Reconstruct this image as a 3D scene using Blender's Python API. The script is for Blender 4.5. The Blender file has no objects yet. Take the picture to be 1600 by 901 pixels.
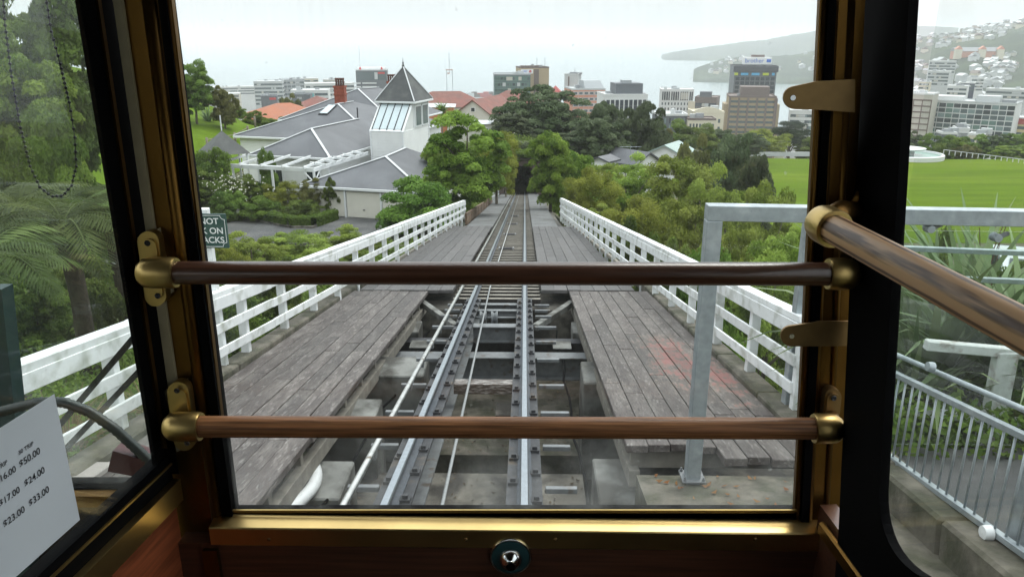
import bpy, bmesh, math, random
import numpy as np
from mathutils import Vector, Matrix
random.seed(7); RNG = np.random.default_rng(11)
SC = bpy.context.scene; COL = SC.collection
R_ = math.radians
# ---------------------------------------------------------------- camera, world, sun, exposure
F_, CX_, CY_ = 1200., 800., 450.5
TH = math.atan(390.5 / 1200.); PSI = R_(0.957)
cam = bpy.data.cameras.new('camera'); cam_o = bpy.data.objects.new('camera', cam); COL.objects.link(cam_o)
cam.sensor_width = 36; cam.lens = 36 * F_ / 1600; cam.clip_start = 0.02; cam.clip_end = 60000
cam_o.rotation_euler = (math.pi / 2 - TH, 0, PSI); SC.camera = cam_o
cam.dof.use_dof = False
world = bpy.data.worlds.new('World'); SC.world = world; world.use_nodes = True
SUN_EL, SUN_AZ = R_(58), R_(35)     # azimuth measured from +Y towards +X
OVC = 7.3; HAZE = 1.5e-4
def make_world():
    nt = world.node_tree; N = nt.nodes; L = nt.links; N.clear()
    out = N.new('ShaderNodeOutputWorld'); bg = N.new('ShaderNodeBackground')
    sky = N.new('ShaderNodeTexSky'); sky.sky_type = 'NISHITA'; sky.sun_disc = False
    sky.sun_elevation = SUN_EL; sky.sun_rotation = SUN_AZ; sky.dust_density = 4.0; sky.air_density = 1.2
    mx = N.new('ShaderNodeMix'); mx.data_type = 'RGBA'; mx.inputs[0].default_value = 0.80
    # standard overcast sky: brighter overhead than at the horizon, the same all round
    tc = N.new('ShaderNodeTexCoord'); sp = N.new('ShaderNodeSeparateXYZ'); L.new(tc.outputs['Generated'], sp.inputs[0])
    rm = N.new('ShaderNodeMapRange'); rm.inputs[3].default_value = OVC; rm.inputs[4].default_value = OVC * 2.95; L.new(sp.outputs['Z'], rm.inputs[0])
    ml = N.new('ShaderNodeVectorMath'); ml.operation = 'SCALE'; ml.inputs[0].default_value = (.968, 1.0, 1.032); L.new(rm.outputs[0], ml.inputs['Scale'])
    L.new(ml.outputs[0], mx.inputs[7])
    L.new(sky.outputs[0], mx.inputs[6]); L.new(mx.outputs[2], bg.inputs[0])
    bg.inputs[1].default_value = 0.105
    L.new(bg.outputs[0], out.inputs[0])
make_world(); SC.cycles.use_light_tree = False
sun = bpy.data.lights.new('sun', 'SUN'); sun.energy = 1.3; sun.angle = R_(25); sun.color = (1, .97, .92)
sun_o = bpy.data.objects.new('sun', sun); COL.objects.link(sun_o)
sd = Vector((math.sin(SUN_AZ) * math.cos(SUN_EL), math.cos(SUN_AZ) * math.cos(SUN_EL), math.sin(SUN_EL)))
sun_o.rotation_euler = sd.to_track_quat('Z', 'Y').to_euler()
SC.view_settings.view_transform = 'Standard'; SC.view_settings.look = 'None'
SC.view_settings.exposure = 0.45; SC.view_settings.gamma = 1
SC.render.engine = 'CYCLES'
SC.cycles.max_bounces = 6; SC.cycles.diffuse_bounces = 2; SC.cycles.glossy_bounces = 2; SC.cycles.adaptive_threshold = .02
SC.cycles.transparent_max_bounces = 12; SC.cycles.volume_bounces = 1; SC.cycles.use_denoising = True
SC.cycles.caustics_reflective = False; SC.cycles.caustics_refractive = False
# ---------------------------------------------------------------- surveying: pixel of the 1600 px photo -> place
cr = np.array([math.cos(PSI), math.sin(PSI), 0]); cf = np.array([-math.sin(PSI) * math.cos(TH), math.cos(PSI) * math.cos(TH), -math.sin(TH)])
cu = np.cross(cr, cf)
TRK_H, TRK_S = 2.51, 0.166          # rail plane: z = -TRK_H - TRK_S*y
SEA = -122.
def ray(px, py): return cf + cr * (px - CX_) / F_ - cu * (py - CY_) / F_
def atY(px, py, Y): d = ray(px, py); return Vector(d * (Y / d[1]))
def atD(px, py, D): return Vector(ray(px, py) * D)
def atZ(px, py, z): d = ray(px, py); return Vector(d * (z / d[2]))
def onP(px, py, p0, n):
    d = Vector(ray(px, py)); n = Vector(n); return d * (Vector(p0).dot(n) / d.dot(n))
def tr(px, py, dz=0):
    d = ray(px, py); return Vector(d * ((-TRK_H + dz) / (d[2] + TRK_S * d[1])))
def tz(Y, dz=0): return -TRK_H - TRK_S * Y + dz
# ---------------------------------------------------------------- mesh helpers
class MB:
    def __init__(s): s.v = []; s.f = []
    def add(s, vs, fs):
        n = len(s.v); s.v += [tuple(v) for v in vs]; s.f += [tuple(i + n for i in f) for f in fs]; return s
    def box(s, c, d, M=None):
        x, y, z = d[0] / 2, d[1] / 2, d[2] / 2
        vs = [Vector((a * x, b * y, e * z)) for e in (-1, 1) for b in (-1, 1) for a in (-1, 1)]
        if M is not None: vs = [M @ v for v in vs]
        c = Vector(c); vs = [v + c for v in vs]
        return s.add(vs, [(0, 2, 3, 1), (4, 5, 7, 6), (0, 1, 5, 4), (2, 6, 7, 3), (0, 4, 6, 2), (1, 3, 7, 5)])
    def bb(s, a, b):
        return s.box([(a[i] + b[i]) / 2 for i in range(3)], [abs(b[i] - a[i]) for i in range(3)])
    def beam(s, a, b, w, h, up=(0, 0, 1)):
        a = Vector(a); b = Vector(b); M, l = frame(a, b, up)
        return s.box((a + b) / 2, (w, l, h), M)
    def tube(s, pts, r, n=10, caps=True):
        pts = [Vector(p) for p in pts]; rs = r if isinstance(r, (list, tuple)) else [r] * len(pts)
        base = len(s.v); prev = None
        for i, p in enumerate(pts):
            t = (pts[min(i + 1, len(pts) - 1)] - pts[max(i - 1, 0)]).normalized()
            if prev is None:
                a = Vector((0, 0, 1)) if abs(t.z) < .9 else Vector((1, 0, 0)); u = t.cross(a).normalized()
            else: u = (prev - t * prev.dot(t)).normalized()
            prev = u; w = t.cross(u)
            for k in range(n):
                an = 2 * math.pi * k / n; s.v.append(tuple(p + (u * math.cos(an) + w * math.sin(an)) * rs[i]))
        for i in range(len(pts) - 1):
            for k in range(n):
                a = base + i * n + k; b = base + i * n + (k + 1) % n; s.f.append((a, b, b + n, a + n))
        if caps:
            s.f.append(tuple(base + k for k in range(n))[::-1]); e = base + (len(pts) - 1) * n; s.f.append(tuple(e + k for k in range(n)))
        return s
    def prism(s, poly, off):
        poly = [Vector(p) for p in poly]; off = Vector(off); n = len(poly)
        nn = sum(((poly[i]).cross(poly[(i + 1) % n]) for i in range(n)), Vector())
        if nn.dot(off) > 0: poly = poly[::-1]
        return s.add(poly + [p + off for p in poly], [tuple(range(n)), tuple(range(2 * n - 1, n - 1, -1))] + [(i, i + n, (i + 1) % n + n, (i + 1) % n) for i in range(n)])
    def lathe(s, prof, c, axis, n=20):
        c = Vector(c); axis = Vector(axis).normalized(); a = Vector((0, 0, 1)) if abs(axis.z) < .9 else Vector((1, 0, 0))
        u = axis.cross(a).normalized(); w = axis.cross(u); base = len(s.v)
        for (r, h) in prof:
            for k in range(n):
                an = 2 * math.pi * k / n; s.v.append(tuple(c + axis * h + (u * math.cos(an) + w * math.sin(an)) * max(r, 1e-5)))
        for i in range(len(prof) - 1):
            for k in range(n):
                a = base + i * n + k; b = base + i * n + (k + 1) % n; s.f.append((a, b, b + n, a + n))
        return s
    def mesh(s, name, mat=None, smooth=False):
        me = bpy.data.meshes.new(name); me.from_pydata(s.v, [], s.f)
        bm = bmesh.new(); bm.from_mesh(me); bmesh.ops.recalc_face_normals(bm, faces=bm.faces); bm.to_mesh(me); bm.free()
        if mat: me.materials.append(mat)
        if smooth: shade(me, smooth)
        return me
    def build(s, name, mat=None, parent=None, smooth=False, **k):
        return obj(name, s.mesh(name, mat, smooth), parent, **k)
def shade(me, ang):
    me.polygons.foreach_set('use_smooth', [True] * len(me.polygons))
    if ang is not True:
        bm = bmesh.new(); bm.from_mesh(me)
        for e in bm.edges:
            if len(e.link_faces) == 2 and e.calc_face_angle(0) > R_(ang): e.smooth = False
        bm.to_mesh(me); bm.free()
def frame(a, b, up=(0, 0, 1)):
    d = b - a; l = d.length; y = d / l; up = Vector(up)
    if abs(y.dot(up)) > .99: up = Vector((0, 1, 0)) if abs(y.y) < .9 else Vector((1, 0, 0))
    x = y.cross(up).normalized(); z = x.cross(y)
    return Matrix((x, y, z)).transposed(), l
def obj(name, me, parent=None, M=None, label=None, cat=None, group=None, kind=None, loc=None):
    o = bpy.data.objects.new(name, me); COL.objects.link(o)
    if M is not None: o.matrix_basis = M
    if loc is not None: o.location = loc
    if parent is not None:
        o.parent = parent; o.matrix_parent_inverse = parent.matrix_basis.inverted()
        if parent.parent is not None: o.matrix_parent_inverse = (parent.parent.matrix_basis @ parent.matrix_parent_inverse @ parent.matrix_basis).inverted()
    if label: o['label'] = label
    if cat: o['category'] = cat
    if group: o['group'] = group
    if kind: o['kind'] = kind
    return o
def thing(name, label, cat, loc=(0, 0, 0), rz=0, group=None):
    return obj(name, None, M=Matrix.Translation(loc) @ Matrix.Rotation(rz, 4, 'Z'), label=label, cat=cat, group=group)
def copy_tree(root, M, label=None, group=None):
    r = root.copy(); COL.objects.link(r); r.matrix_basis = M
    if label: r['label'] = label
    if group: r['group'] = group
    for ch in root.children:
        c = ch.copy(); COL.objects.link(c); c.parent = r
        for g in ch.children:
            d = g.copy(); COL.objects.link(d); d.parent = c
    return r
_bx = {}
def chbox(w, l, h, c, mat):
    """a box with softened edges; alike ones share one mesh"""
    key = (round(w, 3), round(l, 3), round(h, 3), c, mat.name)
    if key not in _bx:
        bm = bmesh.new(); bmesh.ops.create_cube(bm, size=1)
        for v in bm.verts: v.co = Vector((v.co.x * w, v.co.y * l, v.co.z * h))
        if c: bmesh.ops.bevel(bm, geom=bm.edges[:], offset=c, segments=1, affect='EDGES')
        me = bpy.data.meshes.new('piece'); bm.to_mesh(me); bm.free(); me.materials.append(mat); _bx[key] = me
    return _bx[key]
def piece(name, a, b, w, h, mat, parent=None, c=.004, up=(0, 0, 1), **k):
    a = Vector(a); b = Vector(b); M, l = frame(a, b, up)
    return obj(name, chbox(w, l, h, c, mat), parent, Matrix.Translation((a + b) / 2) @ M.to_4x4(), **k)
def np_mesh(name, V, Fc, mat, tone=None, smooth=False):
    me = bpy.data.meshes.new(name); k = Fc.shape[1]
    me.vertices.add(len(V)); me.vertices.foreach_set('co', V.astype(np.float32).ravel())
    me.loops.add(Fc.size); me.loops.foreach_set('vertex_index', Fc.astype(np.int32).ravel())
    me.polygons.add(len(Fc)); me.polygons.foreach_set('loop_start', np.arange(0, Fc.size, k, dtype=np.int32))
    if smooth: me.polygons.foreach_set('use_smooth', np.ones(len(Fc), bool))
    if tone is not None:
        a = me.attributes.new('tone', 'FLOAT', 'POINT'); a.data.foreach_set('value', tone.astype(np.float32))
    me.update(calc_edges=True); me.validate(); me.materials.append(mat); return me
# ---------------------------------------------------------------- materials
MAT = {}
def mat(name, col, rough=.6, metal=0., n1=None, n2=None, col2=None, bump=0., bscale=None, rnd=0., coat=0., spec=.5, coords='pos', stretch=(1, 1, 1), alpha=None):
    """principled with two noise layers: n1=(scale,amount) brightness, n2=(scale,threshold,softness) patches of col2"""
    if name in MAT: return MAT[name]
    m = bpy.data.materials.new(name); m.use_nodes = True; MAT[name] = m
    nt = m.node_tree; N = nt.nodes; L = nt.links; bs = N['Principled BSDF']
    bs.inputs['Roughness'].default_value = rough; bs.inputs['Metallic'].default_value = metal
    bs.inputs['Coat Weight'].default_value = coat; bs.inputs['Coat Roughness'].default_value = .15; bs.inputs['Specular IOR Level'].default_value = spec
    bs.inputs['Base Color'].default_value = (*col, 1)
    if not (n1 or n2 or rnd or bump): return m
    if coords == 'pos': src = N.new('ShaderNodeNewGeometry').outputs['Position']
    else: src = N.new('ShaderNodeTexCoord').outputs['Object']
    mp = N.new('ShaderNodeVectorMath'); mp.operation = 'MULTIPLY'; mp.inputs[1].default_value = stretch; L.new(src, mp.inputs[0]); vec = mp.outputs[0]
    oi = N.new('ShaderNodeObjectInfo')
    if coords != 'pos':
        ad = N.new('ShaderNodeVectorMath'); ad.operation = 'ADD'; L.new(vec, ad.inputs[0])
        ml = N.new('ShaderNodeMath'); ml.operation = 'MULTIPLY'; ml.inputs[1].default_value = 37; L.new(oi.outputs['Random'], ml.inputs[0]); L.new(ml.outputs[0], ad.inputs[1]); vec = ad.outputs[0]
    rgb = N.new('ShaderNodeRGB'); rgb.outputs[0].default_value = (*col, 1); cur = rgb.outputs[0]
    def noise(sc, det=5):
        t = N.new('ShaderNodeTexNoise'); t.inputs['Scale'].default_value = sc; t.inputs['Detail'].default_value = det; L.new(vec, t.inputs['Vector']); return t.outputs['Fac']
    def mapr(x, a, b, c, d):
        r = N.new('ShaderNodeMapRange'); L.new(x, r.inputs[0])
        for i, v in enumerate((a, b, c, d)): r.inputs[i + 1].default_value = v
        return r.outputs[0]
    if n2:
        nn = noise(n2[0]); fac = mapr(nn, n2[1] - n2[2], n2[1] + n2[2], 0, 1)
        mx = N.new('ShaderNodeMix'); mx.data_type = 'RGBA'; L.new(fac, mx.inputs[0]); L.new(cur, mx.inputs[6]); mx.inputs[7].default_value = (*col2, 1); cur = mx.outputs[2]
    if n1 or rnd:
        hs = N.new('ShaderNodeHueSaturation'); L.new(cur, hs.inputs['Color']); val = None
        if n1: val = mapr(noise(n1[0]), .25, .75, 1 - n1[1], 1 + n1[1])
        if rnd:
            rv = mapr(oi.outputs['Random'], 0, 1, 1 - rnd, 1 + rnd)
            if val is None: val = rv
            else:
                mu = N.new('ShaderNodeMath'); mu.operation = 'MULTIPLY'; L.new(val, mu.inputs[0]); L.new(rv, mu.inputs[1]); val = mu.outputs[0]
        L.new(val, hs.inputs['Value']); cur = hs.outputs[0]
    L.new(cur, bs.inputs['Base Color'])
    if bump:
        b = N.new('ShaderNodeBump'); b.inputs['Strength'].default_value = bump; b.inputs['Distance'].default_value = .02
        L.new(noise(bscale or (n1[0] if n1 else 20)), b.inputs['Height']); L.new(b.outputs[0], bs.inputs['Normal'])
    return m
def leaf_mat(name, c_dark, c_light, trans=.45, rough=.5, hue=0.):
    m = bpy.data.materials.new(name); m.use_nodes = True; nt = m.node_tree; N = nt.nodes; L = nt.links; N.clear()
    out = N.new('ShaderNodeOutputMaterial'); at = N.new('ShaderNodeAttribute'); at.attribute_name = 'tone'
    oi = N.new('ShaderNodeObjectInfo'); mx = N.new('ShaderNodeMix'); mx.data_type = 'RGBA'
    mx.inputs[6].default_value = (*c_dark, 1); mx.inputs[7].default_value = (*c_light, 1); L.new(at.outputs['Fac'], mx.inputs[0])
    hs = N.new('ShaderNodeHueSaturation'); mr = N.new('ShaderNodeMapRange'); mr.inputs[3].default_value = .8; mr.inputs[4].default_value = 1.25
    L.new(oi.outputs['Random'], mr.inputs[0]); L.new(mr.outputs[0], hs.inputs['Value']); L.new(mx.outputs[2], hs.inputs['Color'])
    mh = N.new('ShaderNodeMapRange'); mh.inputs[3].default_value = .485; mh.inputs[4].default_value = .515; L.new(oi.outputs['Random'], mh.inputs[0]); L.new(mh.outputs[0], hs.inputs['Hue'])
    d = N.new('ShaderNodeBsdfPrincipled'); d.inputs['Roughness'].default_value = rough; d.inputs['Specular IOR Level'].default_value = .12; L.new(hs.outputs[0], d.inputs['Base Color'])
    t = N.new('ShaderNodeBsdfTranslucent'); L.new(hs.outputs[0], t.inputs[0])
    ms = N.new('ShaderNodeMixShader'); ms.inputs[0].default_value = trans; L.new(d.outputs[0], ms.inputs[1]); L.new(t.outputs[0], ms.inputs[2]); L.new(ms.outputs[0], out.inputs[0])
    MAT[name] = m; return m
def pane_mat(name, tint=(.965, .985, .978), dirt=.04, refl=1., grime=0.):
    """thin window glass: see-through, Fresnel mirror, a film of dried rain and dust"""
    m = bpy.data.materials.new(name); m.use_nodes = True; nt = m.node_tree; N = nt.nodes; L = nt.links; N.clear()
    out = N.new('ShaderNodeOutputMaterial'); tr_ = N.new('ShaderNodeBsdfTransparent'); tr_.inputs[0].default_value = (*tint, 1)
    gl = N.new('ShaderNodeBsdfGlossy'); gl.inputs['Roughness'].default_value = .01
    fr = N.new('ShaderNodeLayerWeight'); fr.inputs[0].default_value = .5
    pw = N.new('ShaderNodeMath'); pw.operation = 'POWER'; pw.inputs[1].default_value = 4.5; L.new(fr.outputs['Facing'], pw.inputs[0])
    mu = N.new('ShaderNodeMath'); mu.operation = 'MULTIPLY_ADD'; mu.inputs[1].default_value = .9 * refl; mu.inputs[2].default_value = .035 * refl; L.new(pw.outputs[0], mu.inputs[0])
    a = N.new('ShaderNodeMixShader'); L.new(mu.outputs[0], a.inputs[0]); L.new(tr_.outputs[0], a.inputs[1]); L.new(gl.outputs[0], a.inputs[2])
    df = N.new('ShaderNodeBsdfDiffuse'); df.inputs[0].default_value = (.7, .72, .7, 1); tl = N.new('ShaderNodeBsdfTranslucent'); tl.inputs[0].default_value = (.7, .72, .7, 1)
    dm = N.new('ShaderNodeMixShader'); dm.inputs[0].default_value = .6; L.new(df.outputs[0], dm.inputs[1]); L.new(tl.outputs[0], dm.inputs[2])
    g = N.new('ShaderNodeNewGeometry'); vm = N.new('ShaderNodeVectorMath'); vm.operation = 'MULTIPLY'; vm.inputs[1].default_value = (170, 170, 9); L.new(g.outputs['Position'], vm.inputs[0])
    n = N.new('ShaderNodeTexNoise'); n.inputs['Scale'].default_value = 1; n.inputs['Detail'].default_value = 4; L.new(vm.outputs[0], n.inputs['Vector'])
    mr = N.new('ShaderNodeMapRange'); mr.inputs[1].default_value = .42; mr.inputs[2].default_value = .8; mr.inputs[3].default_value = dirt * .2; mr.inputs[4].default_value = dirt * .6; L.new(n.outputs['Fac'], mr.inputs[0])
    sp = N.new('ShaderNodeTexNoise'); sp.inputs['Scale'].default_value = 55; sp.inputs['Detail'].default_value = 1; L.new(g.outputs['Position'], sp.inputs['Vector'])
    m2 = N.new('ShaderNodeMapRange'); m2.inputs[1].default_value = .77; m2.inputs[2].default_value = .82; m2.inputs[4].default_value = dirt * 5; L.new(sp.outputs['Fac'], m2.inputs[0])
    sm = N.new('ShaderNodeMath'); sm.operation = 'ADD'; L.new(mr.outputs[0], sm.inputs[0]); L.new(m2.outputs[0], sm.inputs[1])
    if grime:      # dried splashes above the sill
        sz = N.new('ShaderNodeSeparateXYZ'); L.new(g.outputs['Position'], sz.inputs[0]); gm = N.new('ShaderNodeMapRange'); L.new(sz.outputs['Z'], gm.inputs[0])
        for i, v in enumerate((-.74, -.93, 0, grime)): gm.inputs[i + 1].default_value = v
        gn = N.new('ShaderNodeTexNoise'); gn.inputs['Scale'].default_value = 9; gn.inputs['Detail'].default_value = 7; L.new(g.outputs['Position'], gn.inputs['Vector']); gr = N.new('ShaderNodeMapRange'); gr.inputs[1].default_value = .4; gr.inputs[2].default_value = .7; L.new(gn.outputs['Fac'], gr.inputs[0])
        gx = N.new('ShaderNodeMath'); gx.operation = 'MULTIPLY_ADD'; L.new(gm.outputs[0], gx.inputs[0]); L.new(gr.outputs[0], gx.inputs[1]); L.new(sm.outputs[0], gx.inputs[2]); sm = gx
    b = N.new('ShaderNodeMixShader'); L.new(sm.outputs[0], b.inputs[0]); L.new(a.outputs[0], b.inputs[1]); L.new(dm.outputs[0], b.inputs[2]); L.new(b.outputs[0], out.inputs[0])
    MAT[name] = m; return m
brass = mat('brass', (.15, .08, .02), .42, 1., n1=(9, .18), bump=.05, bscale=160)
brass_bright = mat('brass_bright', (.5, .36, .14), .37, 1., n1=(30, .1))
bronze = mat('bronze', (.26, .17, .075), .45, .9, n1=(40, .1))
black_rub = mat('black_rubber', (.0025, .0025, .003), .7, spec=.04)
chrome = mat('chrome', (.6, .62, .62), .12, 1.)
teal_dark = mat('teal_enamel', (.02, .06, .065), .35)
red_wood = mat('mahogany', (.26, .07, .028), .35, n1=(3, .45), coat=.4, stretch=(3, 3, 40))
dark_wood = mat('dark_wood', (.07, .029, .016), .34, n1=(4, .45), coat=.5, stretch=(1.2, 30, 30))
mid_wood = mat('mid_wood', (.2, .088, .036), .5, n1=(5, .7), coat=.08, spec=.25, stretch=(1.2, 40, 40), bump=.06, bscale=6)
dark_in = mat('dark_interior', (.02, .015, .011), .6)
cream = mat('cream_plate', (.34, .29, .18), .45, n1=(30, .1))
galv = mat('galvanised_steel', (.33, .37, .39), .5, .55, n1=(14, .16), n2=(5, .6, .08), col2=(.42, .46, .48))
white_pt = mat('white_paint', (.76, .78, .78), .5, n1=(3, .08), n2=(4, .6, .1), col2=(.42, .44, .39), rnd=.07, bump=.15, bscale=30)
old_white = mat('weathered_white_paint', (.60, .61, .6), .7, n1=(12, .12), n2=(6, .58, .06), col2=(.3, .27, .24))
conc = mat('concrete', (.165, .153, .128), .85, n1=(5, .35), n2=(2.1, .5, .07), col2=(.045, .04, .033), bump=.25, bscale=18)
conc_lt = mat('pale_concrete', (.185, .188, .175), .8, n1=(4, .25), n2=(2.2, .5, .08), col2=(.06, .058, .05), bump=.15, bscale=20)
conc_kerb = mat('mossy_concrete', (.12, .108, .085), .9, n1=(7, .35), n2=(3, .5, .1), col2=(.05, .05, .03), bump=.4, bscale=25)
steel_dk = mat('dark_steel', (.035, .036, .04), .5, .3, n1=(12, .4), n2=(5, .66, .07), col2=(.09, .07, .05))
steel_md = mat('painted_steel', (.16, .17, .175), .55, .2, n1=(8, .25), n2=(6, .64, .06), col2=(.1, .08, .06))
rail_top = mat('rail_steel', (.42, .46, .5), .32, 1., n1=(20, .15))
rail_side = mat('rail_web', (.06, .07, .085), .55, .4, n1=(20, .3))
tube_steel = mat('bright_tube', (.72, .72, .7), .3, 1., n1=(9, .2), n2=(7, .62, .05), col2=(.25, .2, .15))
rope_m = mat('wire_rope', (.3, .31, .31), .45, .7, n1=(30, .2))
sleeper_m = mat('sleeper', (.2, .185, .155), .85, n1=(6, .35), rnd=.2, coords='obj', bump=.3, bscale=20)
asphalt = mat('asphalt', (.055, .057, .058), .75, n1=(6, .15), n2=(.5, .55, .1), col2=(.1, .1, .098), bump=.2, bscale=120)
gravel_m = mat('ballast', (.06, .06, .056), .95, n1=(16, .5), n2=(2, .55, .1), col2=(.17, .15, .12), bump=.8, bscale=40)
pvc = mat('white_pvc', (.66, .68, .68), .35, n1=(10, .1))
paver_m = mat('paver', (.32, .29, .27), .8, n1=(10, .1), rnd=.08, coords='obj')
creosote_shade = mat('creosote_shade_side', (.022, .018, .015), .9, n1=(8, .3))  # sleeper sides near black: shade of the gaps put into their creosote colour
_slp = {}
def sleeper_mesh(l):
    if l not in _slp:
        me = MB().box((0, 0, 0), (.19, l, .15)).mesh('sleeper', creosote_shade); me.materials.append(sleeper_m)
        for p in me.polygons:
            if p.normal.z > .9: p.material_index = 1
        _slp[l] = me
    return _slp[l]
def plank_mat(name, base, pale, dark, stain=False):
    m = bpy.data.materials.new(name); m.use_nodes = True; MAT[name] = m; nt = m.node_tree; N = nt.nodes; L = nt.links; bs = N['Principled BSDF']
    bs.inputs['Roughness'].default_value = .62; g = N.new('ShaderNodeNewGeometry'); oi = N.new('ShaderNodeObjectInfo')
    off = N.new('ShaderNodeMath'); off.operation = 'MULTIPLY'; off.inputs[1].default_value = 53; L.new(oi.outputs['Random'], off.inputs[0])
    def vec(s):
        v = N.new('ShaderNodeVectorMath'); v.operation = 'MULTIPLY'; v.inputs[1].default_value = s; L.new(g.outputs['Position'], v.inputs[0])
        a = N.new('ShaderNodeVectorMath'); a.operation = 'ADD'; L.new(v.outputs[0], a.inputs[0]); L.new(off.outputs[0], a.inputs[1]); return a.outputs[0]
    def noise(s, det, sc=1.):
        t = N.new('ShaderNodeTexNoise'); t.inputs['Scale'].default_value = sc; t.inputs['Detail'].default_value = det; t.inputs['Roughness'].default_value = .65; L.new(vec(s), t.inputs['Vector']); return t.outputs['Fac']
    def mapr(x, a, b, c=0, d=1):
        r = N.new('ShaderNodeMapRange'); L.new(x, r.inputs[0])
        for i, v in enumerate((a, b, c, d)): r.inputs[i + 1].default_value = v
        return r.outputs[0]
    def mix(f, a, b):
        x = N.new('ShaderNodeMix'); x.data_type = 'RGBA'
        if isinstance(f, (int, float)): x.inputs[0].default_value = f
        else: L.new(f, x.inputs[0])
        for i, c in ((6, a), (7, b)):
            if isinstance(c, tuple): x.inputs[i].default_value = (*c, 1)
            else: L.new(c, x.inputs[i])
        return x.outputs[2]
    grain = noise((52, 2.6, 52), 7); patch = noise((7, .9, 7), 6); worn = noise((26, 3.2, 26), 9)
    c = mix(mapr(patch, .42, .7, 0, .6), base, pale); c = mix(mapr(grain, .5, .68, 0, .85), c, dark); c = mix(mapr(worn, .55, .66, 0, .8), c, pale)
    if stain:
        nz = N.new('ShaderNodeTexNoise'); nz.inputs['Scale'].default_value = 3.2; nz.inputs['Detail'].default_value = 8; nz.inputs['Roughness'].default_value = .75; L.new(g.outputs['Position'], nz.inputs['Vector'])
        tot = None
        for (sx, sy, rx, ry) in ((2.03, 9.6, .42, 2.1), (2.42, 8.7, .3, 1.4)):
            sb = N.new('ShaderNodeVectorMath'); sb.operation = 'SUBTRACT'; sb.inputs[1].default_value = (sx, sy, tz(sy)); L.new(g.outputs['Position'], sb.inputs[0])
            dv = N.new('ShaderNodeVectorMath'); dv.operation = 'MULTIPLY'; dv.inputs[1].default_value = (1 / rx, 1 / ry, .2); L.new(sb.outputs[0], dv.inputs[0])
            ln = N.new('ShaderNodeVectorMath'); ln.operation = 'LENGTH'; L.new(dv.outputs[0], ln.inputs[0])
            q = mapr(ln.outputs['Value'], 0, 1.25, .5, 0)
            if tot is None: tot = q
            else:
                x = N.new('ShaderNodeMath'); x.operation = 'MAXIMUM'; L.new(tot, x.inputs[0]); L.new(q, x.inputs[1]); tot = x.outputs[0]
        s2 = N.new('ShaderNodeMath'); s2.operation = 'ADD'; L.new(mapr(nz.outputs['Fac'], .3, .7, .05, .65), s2.inputs[0]); L.new(mapr(worn, .4, .6, -.1, .14), s2.inputs[1])
        s = N.new('ShaderNodeMath'); s.operation = 'ADD'; L.new(s2.outputs[0], s.inputs[0]); L.new(tot, s.inputs[1])
        c = mix(mapr(s.outputs[0], .66, .8, 0, .85), c, (.2, .035, .04)); c = mix(mapr(s.outputs[0], .52, .64, 0, .3), c, (.2, .16, .12))
    hs = N.new('ShaderNodeHueSaturation'); L.new(c, hs.inputs['Color']); L.new(mapr(oi.outputs['Random'], 0, 1, .78, 1.22), hs.inputs['Value']); L.new(hs.outputs[0], bs.inputs['Base Color'])
    b = N.new('ShaderNodeBump'); b.inputs['Strength'].default_value = .5; b.inputs['Distance'].default_value = .01; L.new(grain, b.inputs['Height']); L.new(b.outputs[0], bs.inputs['Normal'])
    L.new(mapr(patch, .3, .7, .5, .75), bs.inputs['Roughness'])
    return m
plank_l = plank_mat('deck_planks', (.047, .036, .032), (.2, .185, .17), (.014, .01, .009))
plank_r = plank_mat('deck_planks_stained', (.052, .04, .035), (.2, .186, .172), (.015, .011, .01), stain=True)
plank_f = plank_mat('far_deck_planks', (.066, .062, .061), (.115, .11, .106), (.035, .031, .03))
car_glass = pane_mat('car_glass', dirt=.035, refl=.8, grime=.16)
side_glass = pane_mat('partition_glass', tint=(.96, .98, .97), dirt=.02, refl=.7)
bar_glass = pane_mat('barrier_glass', tint=(.95, .975, .965), dirt=.015, refl=.8)
door_glass_m = pane_mat('door_glass', tint=(.95, .97, .96), dirt=.012, refl=.4)
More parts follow.
